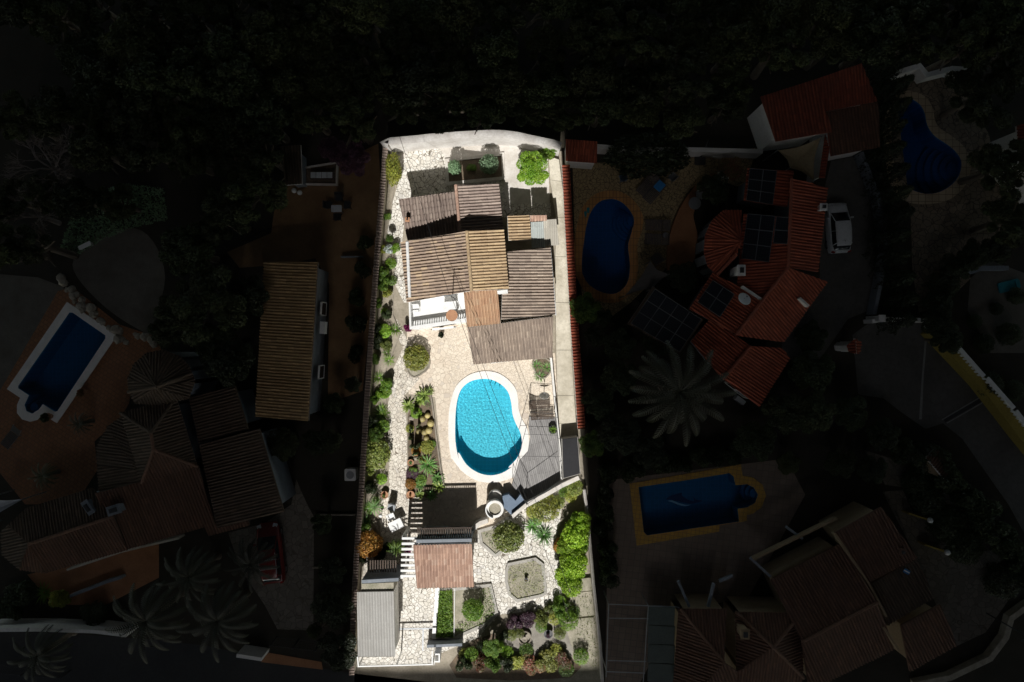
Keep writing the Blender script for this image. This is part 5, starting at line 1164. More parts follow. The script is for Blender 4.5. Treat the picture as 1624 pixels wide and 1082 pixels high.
for i, (x, y, rz, lb_) in enumerate(((545, 565, -PI / 2, 'dark chair left of the square table on brown gravel'), (680, 565, PI / 2, 'dark chair right of the square table on brown gravel'), (620, 510, PI, 'dark chair above the square table on brown gravel'), (610, 650, 0, 'dark chair below the square table on brown gravel'))):
    px, py = z2(ZQ, [(x, y)])[0]; chair(lb_, px, py, rz, 'dark', .02, 'dark chairs round the square table')
q = P(585, 842); 
# white unit by the boundary wall
ac = empty('air_conditioner', P(557, 752), 'white outdoor air conditioning unit left of the boundary wall', 'air conditioner'); p = P(557, 752, .5)
mb = MB(); mb.box((p.x, p.y, .45), (.8, .85, .8), bev=.05); part(ac, 'casing', mb, 'whitep'); mb = MB(); mb.lathe([(.28, 0), (.28, .03), (.05, .04)], (p.x, p.y, .85), 20); part(ac, 'fan_grille', mb, 'metal')
# ---- house of many dark roofs
TC = (249, 614)
rim = [(204, 618), (203, 600), (212, 578), (232, 560), (258, 555), (286, 565), (302, 583), (310, 605), (300, 632), (249, 642), (214, 640)]
fan = [([TC, rim[i], rim[(i + 1) % len(rim)]], [5.2, 4.1, 4.1], 'r_dark', dict(ins=.12)) for i in range(len(rim))]
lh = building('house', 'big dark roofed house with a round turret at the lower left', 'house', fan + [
    ([(192, 655), (280, 630), (240, 687)], [3.7, 3.9, 4.8], 'r_dark', dict(ins=.1)),
    ([(280, 630), (314, 740), (244, 713), (240, 687)], [3.9, 3.9, 4.8, 4.8], 'r_dark', dict(ins=.2)),
    ([(192, 655), (240, 687), (244, 713), (223, 764)], [3.7, 4.8, 4.8, 4.0], 'r_dark', dict(ins=.2)),
    ([(244, 713), (314, 740), (225, 766)], [4.8, 4.0, 4.0], 'r_dark2', dict(ins=.2)),
    ([(171, 676), (194, 660), (216, 744)], [3.3, 3.5, 4.0], 'r_dark', dict(ins=.08)),
    ([(153, 710), (171, 676), (216, 744), (154, 738)], [3.1, 3.3, 4.0, 3.1], 'r_dark', dict(ins=.15)),
    ([(154, 738), (216, 745), (222, 764), (158, 782)], [3.1, 4.0, 3.9, 3.1], 'r_dark', dict(ins=.2)),
    ([(150, 783), (315, 741), (341, 831), (200, 872)], [3.9, 3.9, 3.0, 3.0], 'r_dark2'),
    ([(46, 863), (180, 819), (203, 872), (72, 909)], [3.9, 3.9, 3.0, 3.0], 'r_dark2'),
    ([(14, 832), (42, 806), (146, 774), (180, 818), (46, 863)], [3.2, 3.2, 3.2, 3.9, 3.9], 'r_dark', dict(ins=.35)),
    ([(2, 843), (14, 832), (46, 863), (30, 903), (4, 880)], [3.0, 3.1, 3.9, 3.0, 3.0], 'r_dark', dict(ins=.3)),
    ([(46, 863), (72, 909), (30, 903)], [3.9, 3.0, 3.0], 'r_dark2', dict(ins=.2)),
    ([(300, 631), (372, 612), (393, 681), (316, 703)], [3.3, 3.9, 3.9, 3.3], 'r_dark'),
    ([(316, 706), (411, 680), (450, 812), (345, 838)], [3.5, 4.2, 4.2, 3.5], 'r_dark'),
    ([(324, 832), (391, 815), (396, 833), (331, 850)], [2.9, 2.9, 2.7, 2.7], 'r_dark2', dict(ins=.1)),
], wall='greyw', fascia='r_dark', ridges=[([(240, 687, 4.8), (280, 630, 3.9)], 'r_dark'), ([(240, 687, 4.8), (192, 655, 3.7)], 'r_dark'), ([(244, 713, 4.8), (314, 740, 4.0)], 'r_dark2'), ([(46, 863, 3.95), (180, 819, 3.95)], 'r_dark2'), ([(240, 687, 4.8), (244, 713, 4.8), (225, 766, 4.0)], 'r_dark2'), ([(204, 622, 4.15), (249, 614, 5.2), (305, 592, 4.15)], 'r_dark')])
chimney(lh, 190, 805, 3.6, .8, .5, .8, 'greyw', .3); chimney(lh, 145, 803, 3.6, .35, .9, .5, 'greyw', .6)
window(lh, 421.5, 735, 2.2, 1.2, 1.3, PI / 2 + .28); window(lh, 385, 645, 2.2, .9, 1.3, PI / 2 + .28)
lounger('sun lounger with a dark canopy left of the long rectangular pool', 18, 693, .9, 'fabric', 'metal', 1.9, .7)
sail_w = [P(x, y, 2.4) for x, y in z2(ZN, [(-60, 480), (0, 430), (150, 385), (140, 400), (0, 500)])]
def sail(name, label, corners, mat, cat='shade sail', sagv=.25, group=None):
    """stretched cloth with thickness, sagging in the middle, on posts"""
    c = sum(corners, Vector()) / len(corners); root = empty(name, (c.x, c.y, 0), label, cat, group); mb = MB(); n = len(corners); N = 8; v = []; f = []
    for lay in (0, -.02):
        for i in range(n):
            a, b = corners[i], corners[(i + 1) % n]
            for s in range(N + 1):
                for t in range(N + 1):
                    e = a.lerp(b, t / N); e = e.lerp(c, .18 * math.sin(PI * t / N) * (1 - 0)); q = c.lerp(e, s / N)
                    v.append((q.x, q.y, q.z - sagv * (1 - (s / N) ** 2) + lay))
    for l in range(2):
        for i in range(n):
            b = (l * n + i) * (N + 1) ** 2
            for s in range(N):
                for t in range(N):
                    q = (b + s * (N + 1) + t, b + (s + 1) * (N + 1) + t, b + (s + 1) * (N + 1) + t + 1, b + s * (N + 1) + t + 1); f.append(q if l == 0 else q[::-1])
    mb.add(v, f); part(root, 'cloth', mb, mat)
    for q in corners: m_ = MB(); m_.tube([(q.x, q.y, 0), (q.x, q.y, q.z + .1)], .04); part(root, 'pole', m_, 'metal')
    return root
sail('awning', 'white triangular awning cut by the left edge of the photo', [P(-40, 840, 2.6), P(-20, 790, 2.6), P(36, 792, 2.4)], 'awning', 'awning')
# rockery stones round the gravel clearing
rr = random.Random(11); k = 0
ORD = [(a + b).replace('y-', 'y-') for a in ('', 'twenty-', 'thirty-') for b in ('first', 'second', 'third', 'fourth', 'fifth', 'sixth', 'seventh', 'eighth', 'ninth')]
ORD = ORD[:9] + ['tenth', 'eleventh', 'twelfth', 'thirteenth', 'fourteenth', 'fifteenth', 'sixteenth', 'seventeenth', 'eighteenth', 'nineteenth', 'twentieth'] + ORD[9:18] + ['thirtieth'] + ORD[18:]
for (ax, ay), (bx, by), n in (((95, 440), (125, 480), 8), ((125, 480), (185, 530), 14), ((185, 530), (205, 545), 4), ((215, 535), (250, 543), 7)):
    for i in range(n):
        t = (i + .5) / n; px = ax + (bx - ax) * t + rr.uniform(-6, 6); py = ay + (by - ay) * t + rr.uniform(-7, 3); s = rr.uniform(.16, .38); p = P(px, py, .1); mb = MB(); v = []
        for z, q in ((0, 1), (.5, .92), (.85, .5)): v += [(s * q * (1 + rr.uniform(-.25, .25)) * math.cos(2 * PI * j / 7), s * q * (1 + rr.uniform(-.25, .25)) * math.sin(2 * PI * j / 7), z * s) for j in range(7)]
        mb.add(v, [(a * 7 + j, a * 7 + (j + 1) % 7, (a + 1) * 7 + (j + 1) % 7, (a + 1) * 7 + j) for a in range(2) for j in range(7)] + [tuple(14 + j for j in range(7))]); k += 1
        tag(mb.build('border_rock', M['rock'], None, (p.x, p.y, .01)), ORD[k - 1] + ' rough grey rock of the stony border above the long pool, counted from the left', 'rock', 'rocks of the stony border')
bn = empty('bench', P(140, 391), 'white stone bench at the left edge of the gravel clearing', 'bench', rz=.45); mb = MB(); mb.box((0, 0, .42), (.95, .3, .08), bev=.03); mb.build('seat', M['whitep'], bn)
for sx in (-.35, .35): mb = MB(); mb.box((sx, 0, .19), (.12, .26, .38)); mb.build('leg', M['whitep'], bn)
# potted plants and palms by the long pool
potted('round bushy pot plant at the corner of the long pool', 76, 661, .25, .4, 'dark', 'loose', .4)
potted('leafy pot plant on the right side of the long pool', 132, 622, .22, .35, 'redmix', 'loose', .35)
palm('palm_tree', 'thin little palm on the terracotta terrace right of the long pool', 126, 672, 19, 1.6, 'palm')
palm('palm_tree', 'thin little palm at the lower left of the terracotta terrace', 68, 755, 22, 1.7, 'palm')
# terrace kerb, boundary of road
wall_run('garden_wall', 'low wall slanting under the big dark roofed house', 'wall', z2(ZN, [(460, 1025), (700, 930), (800, 900)]), .6, .2, 'greyw')
wall_run('terrace_edge', 'pale wall edge along the foot of the big dark roof', 'wall', z2(ZN, [(440, 850), (800, 730), (1180, 640)]), .9, .15, 'concrete')
wall_run('road_wall', 'long white garden wall along the road at the lower left', 'wall', [(-40, 1000), (60, 999), (150, 1002), (200, 1008)], 1.7, .25, 'white')
wall_run('road_wall', 'short white wall between the palms and the gate', 'wall', [(375, 1040), (415, 1046)], 1.5, .25, 'white')
def iron_fence(name, label, cat, a, b, z, step=.14):
    A, B = P(*a, z), P(*b, z); root = empty(name, (A.x, A.y, 0), label, cat); d = B - A; n = int(d.length / step); mb = MB()
    for i in range(n + 1): q = A.lerp(B, i / n); mb.tube([(q.x, q.y, .05), (q.x, q.y, z)], .012, n=4)
    part(root, 'bars', mb, 'dark')
    for zz in (.15, z): m_ = MB(); m_.tube([(A.x, A.y, zz), (B.x, B.y, zz)], .022); part(root, 'rail', m_, 'dark')
    for q in (A, A.lerp(B, .5), B): m_ = MB(); m_.box((q.x, q.y, z / 2 + .05), (.09, .09, z + .1)); part(root, 'post', m_, 'dark')
    return root
iron_fence('gate', 'dark iron driveway gate across the stony drive', 'gate', (428, 1024), (500, 1032), 1.5)
iron_fence('fence', 'dark iron fence at the bottom left corner', 'fence', (-30, 1066), (95, 1076), 1.2)
for i, (y0, y1, x0, x1) in enumerate(((817, 817, 500, 562), (901, 901, 496, 545))): beam_run('garden_edging', ('upper', 'lower')[i] + ' thin edging across the dark strip beside the stony drive', 'edging', [(x0, y0), (x1, y1)], 0, .25, .08, 'rock')

# ============================================================ cars
def car(label, px, py, rz, paint, l=4.0, wd=1.72, h=1.48, bars=False):
    p = P(px, py, .8); root = empty('parked_car', (p.x, p.y, .012), label, 'car', rz=rz); s = l / 4.0     # +y is the nose
    def loft(st, mat, name, parent=None):
        """st: (y, half width, z low, z shoulder, z top, half width top)"""
        mb = MB(); N = 12; v = []
        for y, hw, zl, zs, zt, ht in st:
            ring = [(-hw * .93, zl), (-hw, zl + (zs - zl) * .4), (-hw * .985, zs), (-ht, zt - (zt - zs) * .12), (-ht * .8, zt - (zt - zs) * .02), (-ht * .3, zt), (ht * .3, zt), (ht * .8, zt - (zt - zs) * .02), (ht, zt - (zt - zs) * .12), (hw * .985, zs), (hw, zl + (zs - zl) * .4), (hw * .93, zl)]
            v += [(x, y * s, z) for x, z in ring]
        f = [(j * N + i, j * N + (i + 1) % N, (j + 1) * N + (i + 1) % N, (j + 1) * N + i) for j in range(len(st) - 1) for i in range(N)] + [tuple(range(N)), tuple(reversed([(len(st) - 1) * N + i for i in range(N)]))]
        mb.add(v, f); o = mb.build(name, M[mat], parent or root, smooth=True); md = o.modifiers.new('bevel', 'EDGE_SPLIT'); md.split_angle = math.radians(50); return o
    a = wd / 2
    body = loft([(-2.0, a * .72, .35, .6, .74, a * .68), (-1.93, a * .88, .25, .72, .92, a * .80), (-1.6, a * .98, .2, .78, 1.0, a * .84), (-.9, a, .2, .80, .98, a * .86), (0, a, .2, .80, .96, a * .88), (.8, a, .2, .78, .97, a * .86), (1.2, a * .99, .2, .74, .93, a * .82), (1.65, a * .93, .22, .66, .80, a * .76), (1.9, a * .80, .26, .56, .66, a * .66), (2.0, a * .60, .34, .48, .56, a * .5)], paint, 'body')
    cab = loft([(-1.78, a * .70, .85, .95, 1.02, a * .66), (-1.45, a * .82, .88, 1.1, h - .10, a * .68), (-1.1, a * .86, .88, 1.1, h - .03, a * .70), (-.2, a * .87, .88, 1.1, h - .01, a * .72), (.35, a * .86, .88, 1.08, h - .06, a * .70), (.75, a * .84, .88, 1.0, 1.22, a * .70), (1.15, a * .78, .86, .92, .97, a * .68)], 'glass', 'windows')
    rf = MB(); v = []; N = 7
    for y, hw, z in ((-1.52, .62, h - .10), (-1.35, .68, h - .035), (-1.0, .71, h + .002), (-.2, .73, h + .022), (.3, .71, h - .02), (.42, .66, h - .06)):
        v += [(a * hw * x, y * s, z - .035 * abs(x) ** 3) for x in (-1, -.8, -.4, 0, .4, .8, 1)]
    n_ = len(v); v += [(x, y, z - .05) for x, y, z in v]
    rf.add(v, [(j * N + i, j * N + i + 1, (j + 1) * N + i + 1, (j + 1) * N + i) for j in range(5) for i in range(N - 1)] + [(n_ + j * N, j * N, (j + 1) * N, n_ + (j + 1) * N) for j in range(5)] + [(j * N + 6, n_ + j * N + 6, n_ + (j + 1) * N + 6, (j + 1) * N + 6) for j in range(5)])
    rf.build('roof', M[paint], root, smooth=True)
    for sx in (-1, 1):
        for y in (-1.25, 1.25):
            mb = MB(); R = .31; N = 20; v = [(sx * (a - .10 + dx), y * s + R * q * math.cos(2 * PI * i / N), .31 + R * q * math.sin(2 * PI * i / N)) for dx, q in ((-.12, .9), (-.1, 1), (.06, 1), (.085, .9), (.085, .6)) for i in range(N)]
            mb.add(v, [(j * N + i, j * N + (i + 1) % N, (j + 1) * N + (i + 1) % N, (j + 1) * N + i) for j in range(4) for i in range(N)]); w_ = mb.build('wheel', M['rubber'], root)
            mb = MB(); v = [(sx * (a - .02), y * s + .19 * math.cos(2 * PI * i / N), .31 + .19 * math.sin(2 * PI * i / N)) for i in range(N)]; mb.add(v, [tuple(range(N))]); mb.build('rim', M['metal'], w_)
        mb = MB(); mb.box((sx * (a + .09), .72 * s, 1.0), (.2, .12, .13), bev=.03); mb.build('wing_mirror', M[paint], root)
        mb = MB(); mb.box((sx * a * .66, 1.78 * s, .69), (.3, .26, .07), rz=-sx * .35, rx=-.35); mb.build('headlight', M['awning'], root)
        mb = MB(); mb.box((sx * a * .74, -1.93 * s, .86), (.2, .1, .22), rz=sx * .3); mb.build('tail_light', M['redlamp'], root)
        mb = MB(); mb.tube([(sx * a * .82, -1.4 * s, 1.09), (sx * a * .70, -1.3 * s, h - .07)], .035); mb.tube([(sx * a * .84, -.3 * s, 1.05), (sx * a * .71, -.35 * s, h - .03)], .03); mb.tube([(sx * a * .80, 1.1 * s, .95), (sx * a * .705, .42 * s, h - .08)], .03); mb.build('pillar', M[paint], root)
    mb = MB(); mb.tube([(0, -1.1 * s, h), (0, -1.22 * s, h + .14)], .015); mb.build('aerial', M['dark'], root)
    mb = MB(); mb.box((0, -1.99 * s, .42), (1.3, .06, .16)); mb.build('bumper', M['dark'], root)
    if bars:
        for y in (-.9, -.25): mb = MB(); mb.tube([(-a * .80, y, h + .08), (a * .80, y, h + .08)], .028); mb.build('roof_bar', M['metal'], root)
        for sx in (-1, 1): mb = MB(); mb.tube([(sx * a * .68, -1.3, h + .02), (sx * a * .70, .2, h + .04)], .022); mb.build('roof_rail', M['metal'], root)
    return root
car('white compact car parked on the concrete driveway beside the red roofed house', 1331, 361, .06, 'carwhite', 3.65, 1.55)
car('dark red estate car with silver roof bars parked on the stony driveway', 428, 878, .12, 'carred', 4.4, 1.75, 1.46, True)

# ============================================================ neighbour on the right: red roofed house
S = 'r_red'
rh = building('house', 'sprawling red tiled house with solar panels beside the white car', 'house', [
    (z2(ZB, [(368, 104), (655, 122), (612, 340), (345, 303)]), [3.2, 3.7, 3.7, 3.2], S),
    (z2(ZB, [(640, 165), (860, 225), (800, 740), (617, 712)]), [4.2, 3.5, 3.5, 4.2], S),
    (z2(ZB, [(345, 383), (640, 405), (617, 712), (470, 915), (300, 850), (330, 550)]), [3.5, 4.2, 4.2, 3.7, 3.3, 3.4], S, dict(ins=.35)),
    (z2(ZB, [(617, 712), (860, 800), (590, 1170), (300, 1130)]), [4.2, 3.4, 3.2, 4.0], S, dict(ins=.35)),
    ([(1130, 432), (1213, 478), (1168, 530), (1093, 490)], [3.3, 3.9, 3.9, 3.3], S),
    ([(1127, 504), (1190, 549), (1146, 601), (1096, 541)], [3.0, 3.4, 3.4, 3.0], S),
    ([(1190, 549), (1240, 552), (1253, 568), (1204, 645), (1147, 601)], [3.6, 3.1, 3.0, 3.0, 3.6], S),
] + [(z2(ZB, [(330, 552), a, b]), [4.1, 3.2, 3.2], S, dict(ins=.12)) for a, b in zip([(332, 362), (220, 362), (150, 425), (108, 515), (100, 620), (125, 710), (182, 758)], [(220, 362), (150, 425), (108, 515), (100, 620), (125, 710), (182, 758), (300, 640)])],
    ins=.5, wall='greyw', fascia='r_deepred', ridges=[(z2(ZB, [(617, 712)]) and [(1249.6, 424, 4.2), (1168, 530, 4.0)], 'r_deepred'), ([(1249.6, 424, 4.25), (1255, 284, 4.25)], 'r_deepred'), ([(1190, 549, 3.6), (1147, 601, 3.6)], 'r_deepred'), ([(1137, 436, 3.35), (1168, 404, 4.1)], 'r_deepred')])
solar(rh, z2(ZB, [(382, 108), (548, 122), (522, 330), (360, 303)]), [3.35, 3.62, 3.62, 3.35], 2, 3)
solar(rh, z2(ZB, [(368, 384), (538, 399), (500, 682), (332, 658)]), [3.6, 3.98, 3.9, 3.5], 2, 3)
solar(rh, z2(ZB, [(545, 402), (636, 410), (610, 572), (525, 565)]), [4.0, 4.2, 4.2, 3.98], 1, 2)
solar(rh, z2(ZB, [(155, 792), (288, 878), (200, 1018), (62, 925)]), [3.5, 3.8, 3.8, 3.5], 2, 2)
chimney(rh, 1172, 430, 3.8, .4, .6, .6, 'white'); chimney(rh, 1300, 331, 3.6, .35, .35, .7, 'white')
for a_, b_ in (((335, 830), (462, 915)), ((685, 900), (742, 950))):
    mb = MB(); a, b = [P(*q, 3.9) for q in z2(ZB, [a_, b_])]; m = (a + b) / 2; mb.box((m.x, m.y, 3.75), ((b - a).length, .16, .5), math.atan2((b - a).y, (b - a).x)); part(rh, 'parapet', mb, 'white')
dish('white satellite dish on the red roof', *z2(ZB, [(350, 902)])[0], 3.6, .45, .5, PI - .5, .5)
a, b = P(1147, 603, 1.4), P(1190, 636, 1.4); window(rh, 1160, 612, 1.5, .8, 1.1, math.atan2((b - a).y, (b - a).x)); window(rh, 1176, 625, 1.5, .8, 1.1, math.atan2((b - a).y, (b - a).x))
ac = empty('air_conditioner', P(1170, 634), 'white outdoor unit below the lower gable of the red roofed house', 'air conditioner', rz=-.65); mb = MB(); mb.box((0, 0, .35), (.75, .35, .6), bev=.03); mb.build('casing', M['whitep'], ac)
mb = MB(); mb.box((0, -.18, .35), (.4, .03, .4)); mb.build('fan_grille', M['metal'], ac)
# dark solar roofed veranda between pool and house
vr = building('veranda', 'dark veranda roofed with solar panels between the dark kidney pool and the red house', 'veranda', [
    (z2(ZC, [(490, 50), (780, 240), (640, 440), (345, 265)]), [2.9, 2.9, 2.5, 2.5], 'r_dark', dict(open=1, amp=.01))], fascia='metal')
solar(vr, z2(ZC, [(500, 65), (765, 238), (640, 425), (362, 262)]), [2.95, 2.95, 2.55, 2.55], 4, 3)
for q in z2(ZC, [(495, 60), (770, 238), (640, 430), (355, 265)]): p = P(*q, 2.5); mb = MB(); mb.box((p.x, p.y, 1.25), (.12, .12, 2.5)); part(vr, 'post', mb, 'wood')
veranda_shade = sail('awning', 'dark cloth added in place of the veranda shade at the lower right of the dark kidney pool', [P(*q, 2.3) for q in z2(ZA, [(585, 790), (700, 870), (600, 960), (425, 1005)])], 'fabric', 'awning', .1)  # dark cloth added where the veranda only casts its shade
# small pool hut, head wall, hedge
hut = building('pool_hut', 'small white hut under a red tiled roof at the corner of the sunlit plot', 'hut', [(z2(ZA, [(66, 42), (260, 55), (258, 190), (66, 176)]), [2.6, 2.6, 2.2, 2.2], S, dict(ins=.12))])
window(hut, 925, 258.5, 1.0, .6, 1.6, 0, 'door', 'bluetile')
wall_run('garden_wall', 'white wall above the ochre patio running to the top right house', 'wall', [(946, 232), (1000, 236), (1090, 237), (1210, 240)], 1.4, .3, 'white')
bush('clipped_hedge', 'massive clipped dark green hedge block on the white wall above the ochre patio', 'hedge', 1026, 246, 60, 3.2, 'dark', 'bush', rpy=32)
# patio furniture
lounger('upper brown wicker sun lounger by the dark kidney pool', *z2(ZA, [(570, 320)])[0], .85, 'wood2', 'wood2', 1.9, .75, 'brown wicker sun loungers')
lounger('brown wicker sun lounger with a blue towel by the dark kidney pool', *z2(ZA, [(610, 365)])[0], .85, 'wood2', 'wood2', 1.9, .75, 'brown wicker sun loungers', towel='blue')
lounger('third brown sun lounger, right of the curve of the dark kidney pool', *z2(ZA, [(630, 568)])[0], -.05, 'wood2', 'wood2', 1.9, .75, 'brown wicker sun loungers')
lounger('fourth and lowest brown sun lounger right of the dark kidney pool', *z2(ZA, [(625, 655)])[0], -.05, 'wood2', 'wood2', 1.9, .75, 'brown wicker sun loungers')
table('small round side table between the two lower brown loungers', *z2(ZA, [(678, 630)])[0], .2, .45, 'metal')
chair('dark wicker chair at the added dark cloth by the dark kidney pool', *z2(ZA, [(625, 775)])[0], .6, 'wood2', .02, None, .7)
table('grey oval table on the curved terracotta terrace', *z2(ZA, [(858, 435)])[0], .45, .74, 'metal', .35)
chair('pale chair above the oval table on the curved terrace', *z2(ZA, [(888, 385)])[0], PI, 'metal', .35)
chair('pair of towels on a blue chair below the hedge block', *z2(ZA, [(418, 280)])[0], .2, 'bluetile'); 
chair('white chair at the right end of the clipped hedge block', *z2(ZA, [(720, 275)])[0], .8, 'metal')
ms = empty('flippers', P(933, 336), 'pair of teal flippers on the orange rim of the dark kidney pool', 'flippers')
for i, (x, y) in enumerate(((188, 502), (204, 478))):
    q = P(*z2(ZA, [(x, y)])[0], .09); mb = MB(); mb.prism([(q.x + a_, q.y + b_) for a_, b_ in ((-.05, -.2), (.05, -.2), (.11, .1), (.09, .2), (-.09, .2), (-.11, .1))], .072, .10); part(ms, 'flipper', mb, 'teal')
hx = empty('sun_parasol', P(891 + 230 - 15, 0).lerp(P(1110, 250), 1), 'folded dark umbrella and mat by the white wall of the ochre patio', 'parasol'); q = hx.location
mb = MB(); mb.box((0, -.15, .05), (.8, .8, .08), bev=.05); mb.build('base', M['fabric'], hx); mb = MB(); mb.tube([(0, 0, .05), (.05, .3, 1.2), (.1, .8, 1.9)], .10, .03); mb.build('canopy', M['fabric'], hx)
bx = empty('toy_box', P(1136, 247), 'white box with blue items on the upper edge of the ochre patio', 'box', rz=-.2); mb = MB(); mb.box((0, 0, .2), (.75, .45, .4), bev=.04); mb.build('box', M['whitep'], bx); mb = MB(); mb.box((-.1, .05, .43), (.3, .22, .08), bev=.03); mb.build('lid', M['blue'], bx)
bt = empty('planter_box', P(1144, 281), 'white edged dark planter on the curved terrace', 'planter'); mb = MB(); mb.box((0, 0, .55), (.75, .5, .4)); mb.build('box', M['whitep'], bt); mb = MB(); mb.box((0, .05, .76), (.65, .36, .03)); mb.build('soil', M['soil'], bt)
# ---- house at the top right
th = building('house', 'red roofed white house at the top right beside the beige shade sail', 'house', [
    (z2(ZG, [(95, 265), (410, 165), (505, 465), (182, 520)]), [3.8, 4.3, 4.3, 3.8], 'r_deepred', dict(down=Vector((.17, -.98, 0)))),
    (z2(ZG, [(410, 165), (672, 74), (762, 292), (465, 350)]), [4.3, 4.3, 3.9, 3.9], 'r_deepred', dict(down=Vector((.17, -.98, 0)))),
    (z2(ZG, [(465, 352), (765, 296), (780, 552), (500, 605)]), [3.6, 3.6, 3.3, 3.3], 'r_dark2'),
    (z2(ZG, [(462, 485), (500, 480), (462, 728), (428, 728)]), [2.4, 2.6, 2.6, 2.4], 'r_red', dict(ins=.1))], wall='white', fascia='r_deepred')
sail('shade_sail', 'beige shade sail stretched below the top right house', [P(*q, 2.8) for q in z2(ZG, [(192, 572), (440, 498), (400, 745), (262, 672)])], 'sail')
wall_run('garden_wall', 'white stepped wall above the double lobed pool', 'wall', z2(ZG, [(890, 122), (1005, 88), (1048, 140), (1190, 103), (1290, 110)]), 1.2, .35, 'white')
wall_run('driveway_wall', 'low grey wall down the right edge of the concrete driveway', 'wall', z2(ZB, [(1070, 5), (1110, 110), (1165, 250), (1200, 400), (1225, 600), (1190, 800), (1150, 1000)]), 1.0, .25, 'greyw')
sheet('path', z2(ZB, [(1125, 260), (1180, 250), (1225, 420), (1222, 600), (1160, 960), (1135, 960), (1150, 600), (1140, 400)]), .012, 'greyw')
# courtyard walls
wall_run('courtyard_wall', 'white wall stub across the top of the grey courtyard', 'wall', z2(ZF, [(275, 130), (340, 118), (480, 122), (612, 128)]), 1.3, .3, 'white')
mb = MB(); p = P(*z2(ZF, [(322, 115)])[0], 1.8); gp = empty('gate_pillar', (p.x, p.y, 0), 'square white pillar at the upper left corner of the courtyard', 'pillar'); mb.box((0, 0, .9), (.4, .4, 1.8)); mb.build('shaft', M['white'], gp); mb = MB(); mb.box((0, 0, 1.84), (.5, .5, .08)); mb.build('cap', M['white'], gp)
wall_run('courtyard_wall', 'yellow wall down the right side of the grey courtyard', 'wall', z2(ZF, [(592, 178), (700, 290), (855, 455), (960, 590), (1062, 722), (1150, 830)]), 1.2, .7, 'yellow')
bal = empty('balustrade', P(*z2(ZF, [(700, 250)])[0]), 'white balustrade on top of the yellow courtyard wall', 'balustrade')
for (a_, b_) in (((615, 150), (650, 205)), ((672, 225), (835, 410)), ((862, 430), (990, 575)), ((1010, 600), (1110, 730))):
    a, b = [P(*q, 1.5) for q in z2(ZF, [a_, b_])]; n = int((b - a).length / .3); mb = MB()
    for i in range(n + 1): q = a.lerp(b, i / n); mb.lathe([(.05, 0), (.09, .18), (.05, .4), (.07, .55)], (q.x, q.y, 1.15), 8)
    m = (a + b) / 2; mb.box((m.x, m.y, 1.76), ((b - a).length + .2, .28, .12), math.atan2((b - a).y, (b - a).x)); mb.box((m.x, m.y, .6), ((b - a).length + .2, .3, 1.15), math.atan2((b - a).y, (b - a).x)); part(bal, 'balusters', mb, 'whitep')
beam_run('drain_channel', 'dark drain grating between pale kerbs across the courtyard', 'drain', z2(ZF, [(655, 640), (868, 520)]), 0, .03, .32, 'dark')
beam_run('kerb', 'upper pale kerb of the courtyard drain', 'kerb', z2(ZF, [(640, 640), (858, 512)]), 0, .05, .08, 'linegrey'); beam_run('kerb', 'lower pale kerb of the courtyard drain', 'kerb', z2(ZF, [(664, 658), (878, 536)]), 0, .05, .08, 'linegrey')
sheet('painted_line', z2(ZF, [(548, 200), (558, 205), (540, 420), (530, 640), (516, 640), (530, 420)]), .016, 'linegrey')
rt_ = building('gate_roof', 'tiny red tiled gate roof at the left edge of the courtyard', 'gate roof', [(z2(ZF, [(140, 255), (185, 220), (190, 300), (150, 290)]), [2.2, 2.5, 2.5, 2.2], 'r_red', dict(ins=.12)), (z2(ZF, [(185, 220), (216, 240), (205, 300), (190, 300)]), [2.5, 2.2, 2.2, 2.5], 'r_red', dict(ins=.12))])
el = empty('mailbox_roof', P(*z2(ZF, [(590, 890)])[0]), 'small orange walled lean-to below the courtyard', 'lean-to'); mb = MB(); W = [P(x, y, 1.6) for x, y in z2(ZF, [(552, 838), (648, 950), (565, 915)])]; mb.prism([(q.x, q.y) for q in W], 0, 1.6); part(el, 'wall', mb, 'cream')
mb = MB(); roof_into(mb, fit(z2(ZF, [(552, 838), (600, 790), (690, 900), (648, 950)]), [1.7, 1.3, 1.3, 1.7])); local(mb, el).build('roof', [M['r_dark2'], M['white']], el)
pt = empty('pool_mat', P(*z2(ZH, [(1115, 640)])[0]), 'teal beach mattress at the right edge of the photo', 'mattress', rz=.25); mb = MB(); mb.box((0, 0, .12), (1.55, .75, .12), bev=.08); mb.build('mattress', M['teal'], pt)
mb = MB(); mb.box((.6, 0, .22), (.3, .6, .1), bev=.06); mb.build('pillow', M['teal'], pt)
building('house', 'corner of a red roofed house cut by the right edge of the photo', 'house', [([(1612, 200), (1700, 180), (1700, 330), (1616, 260)], [3.4, 3.8, 3.8, 3.4], 'r_deepred')])
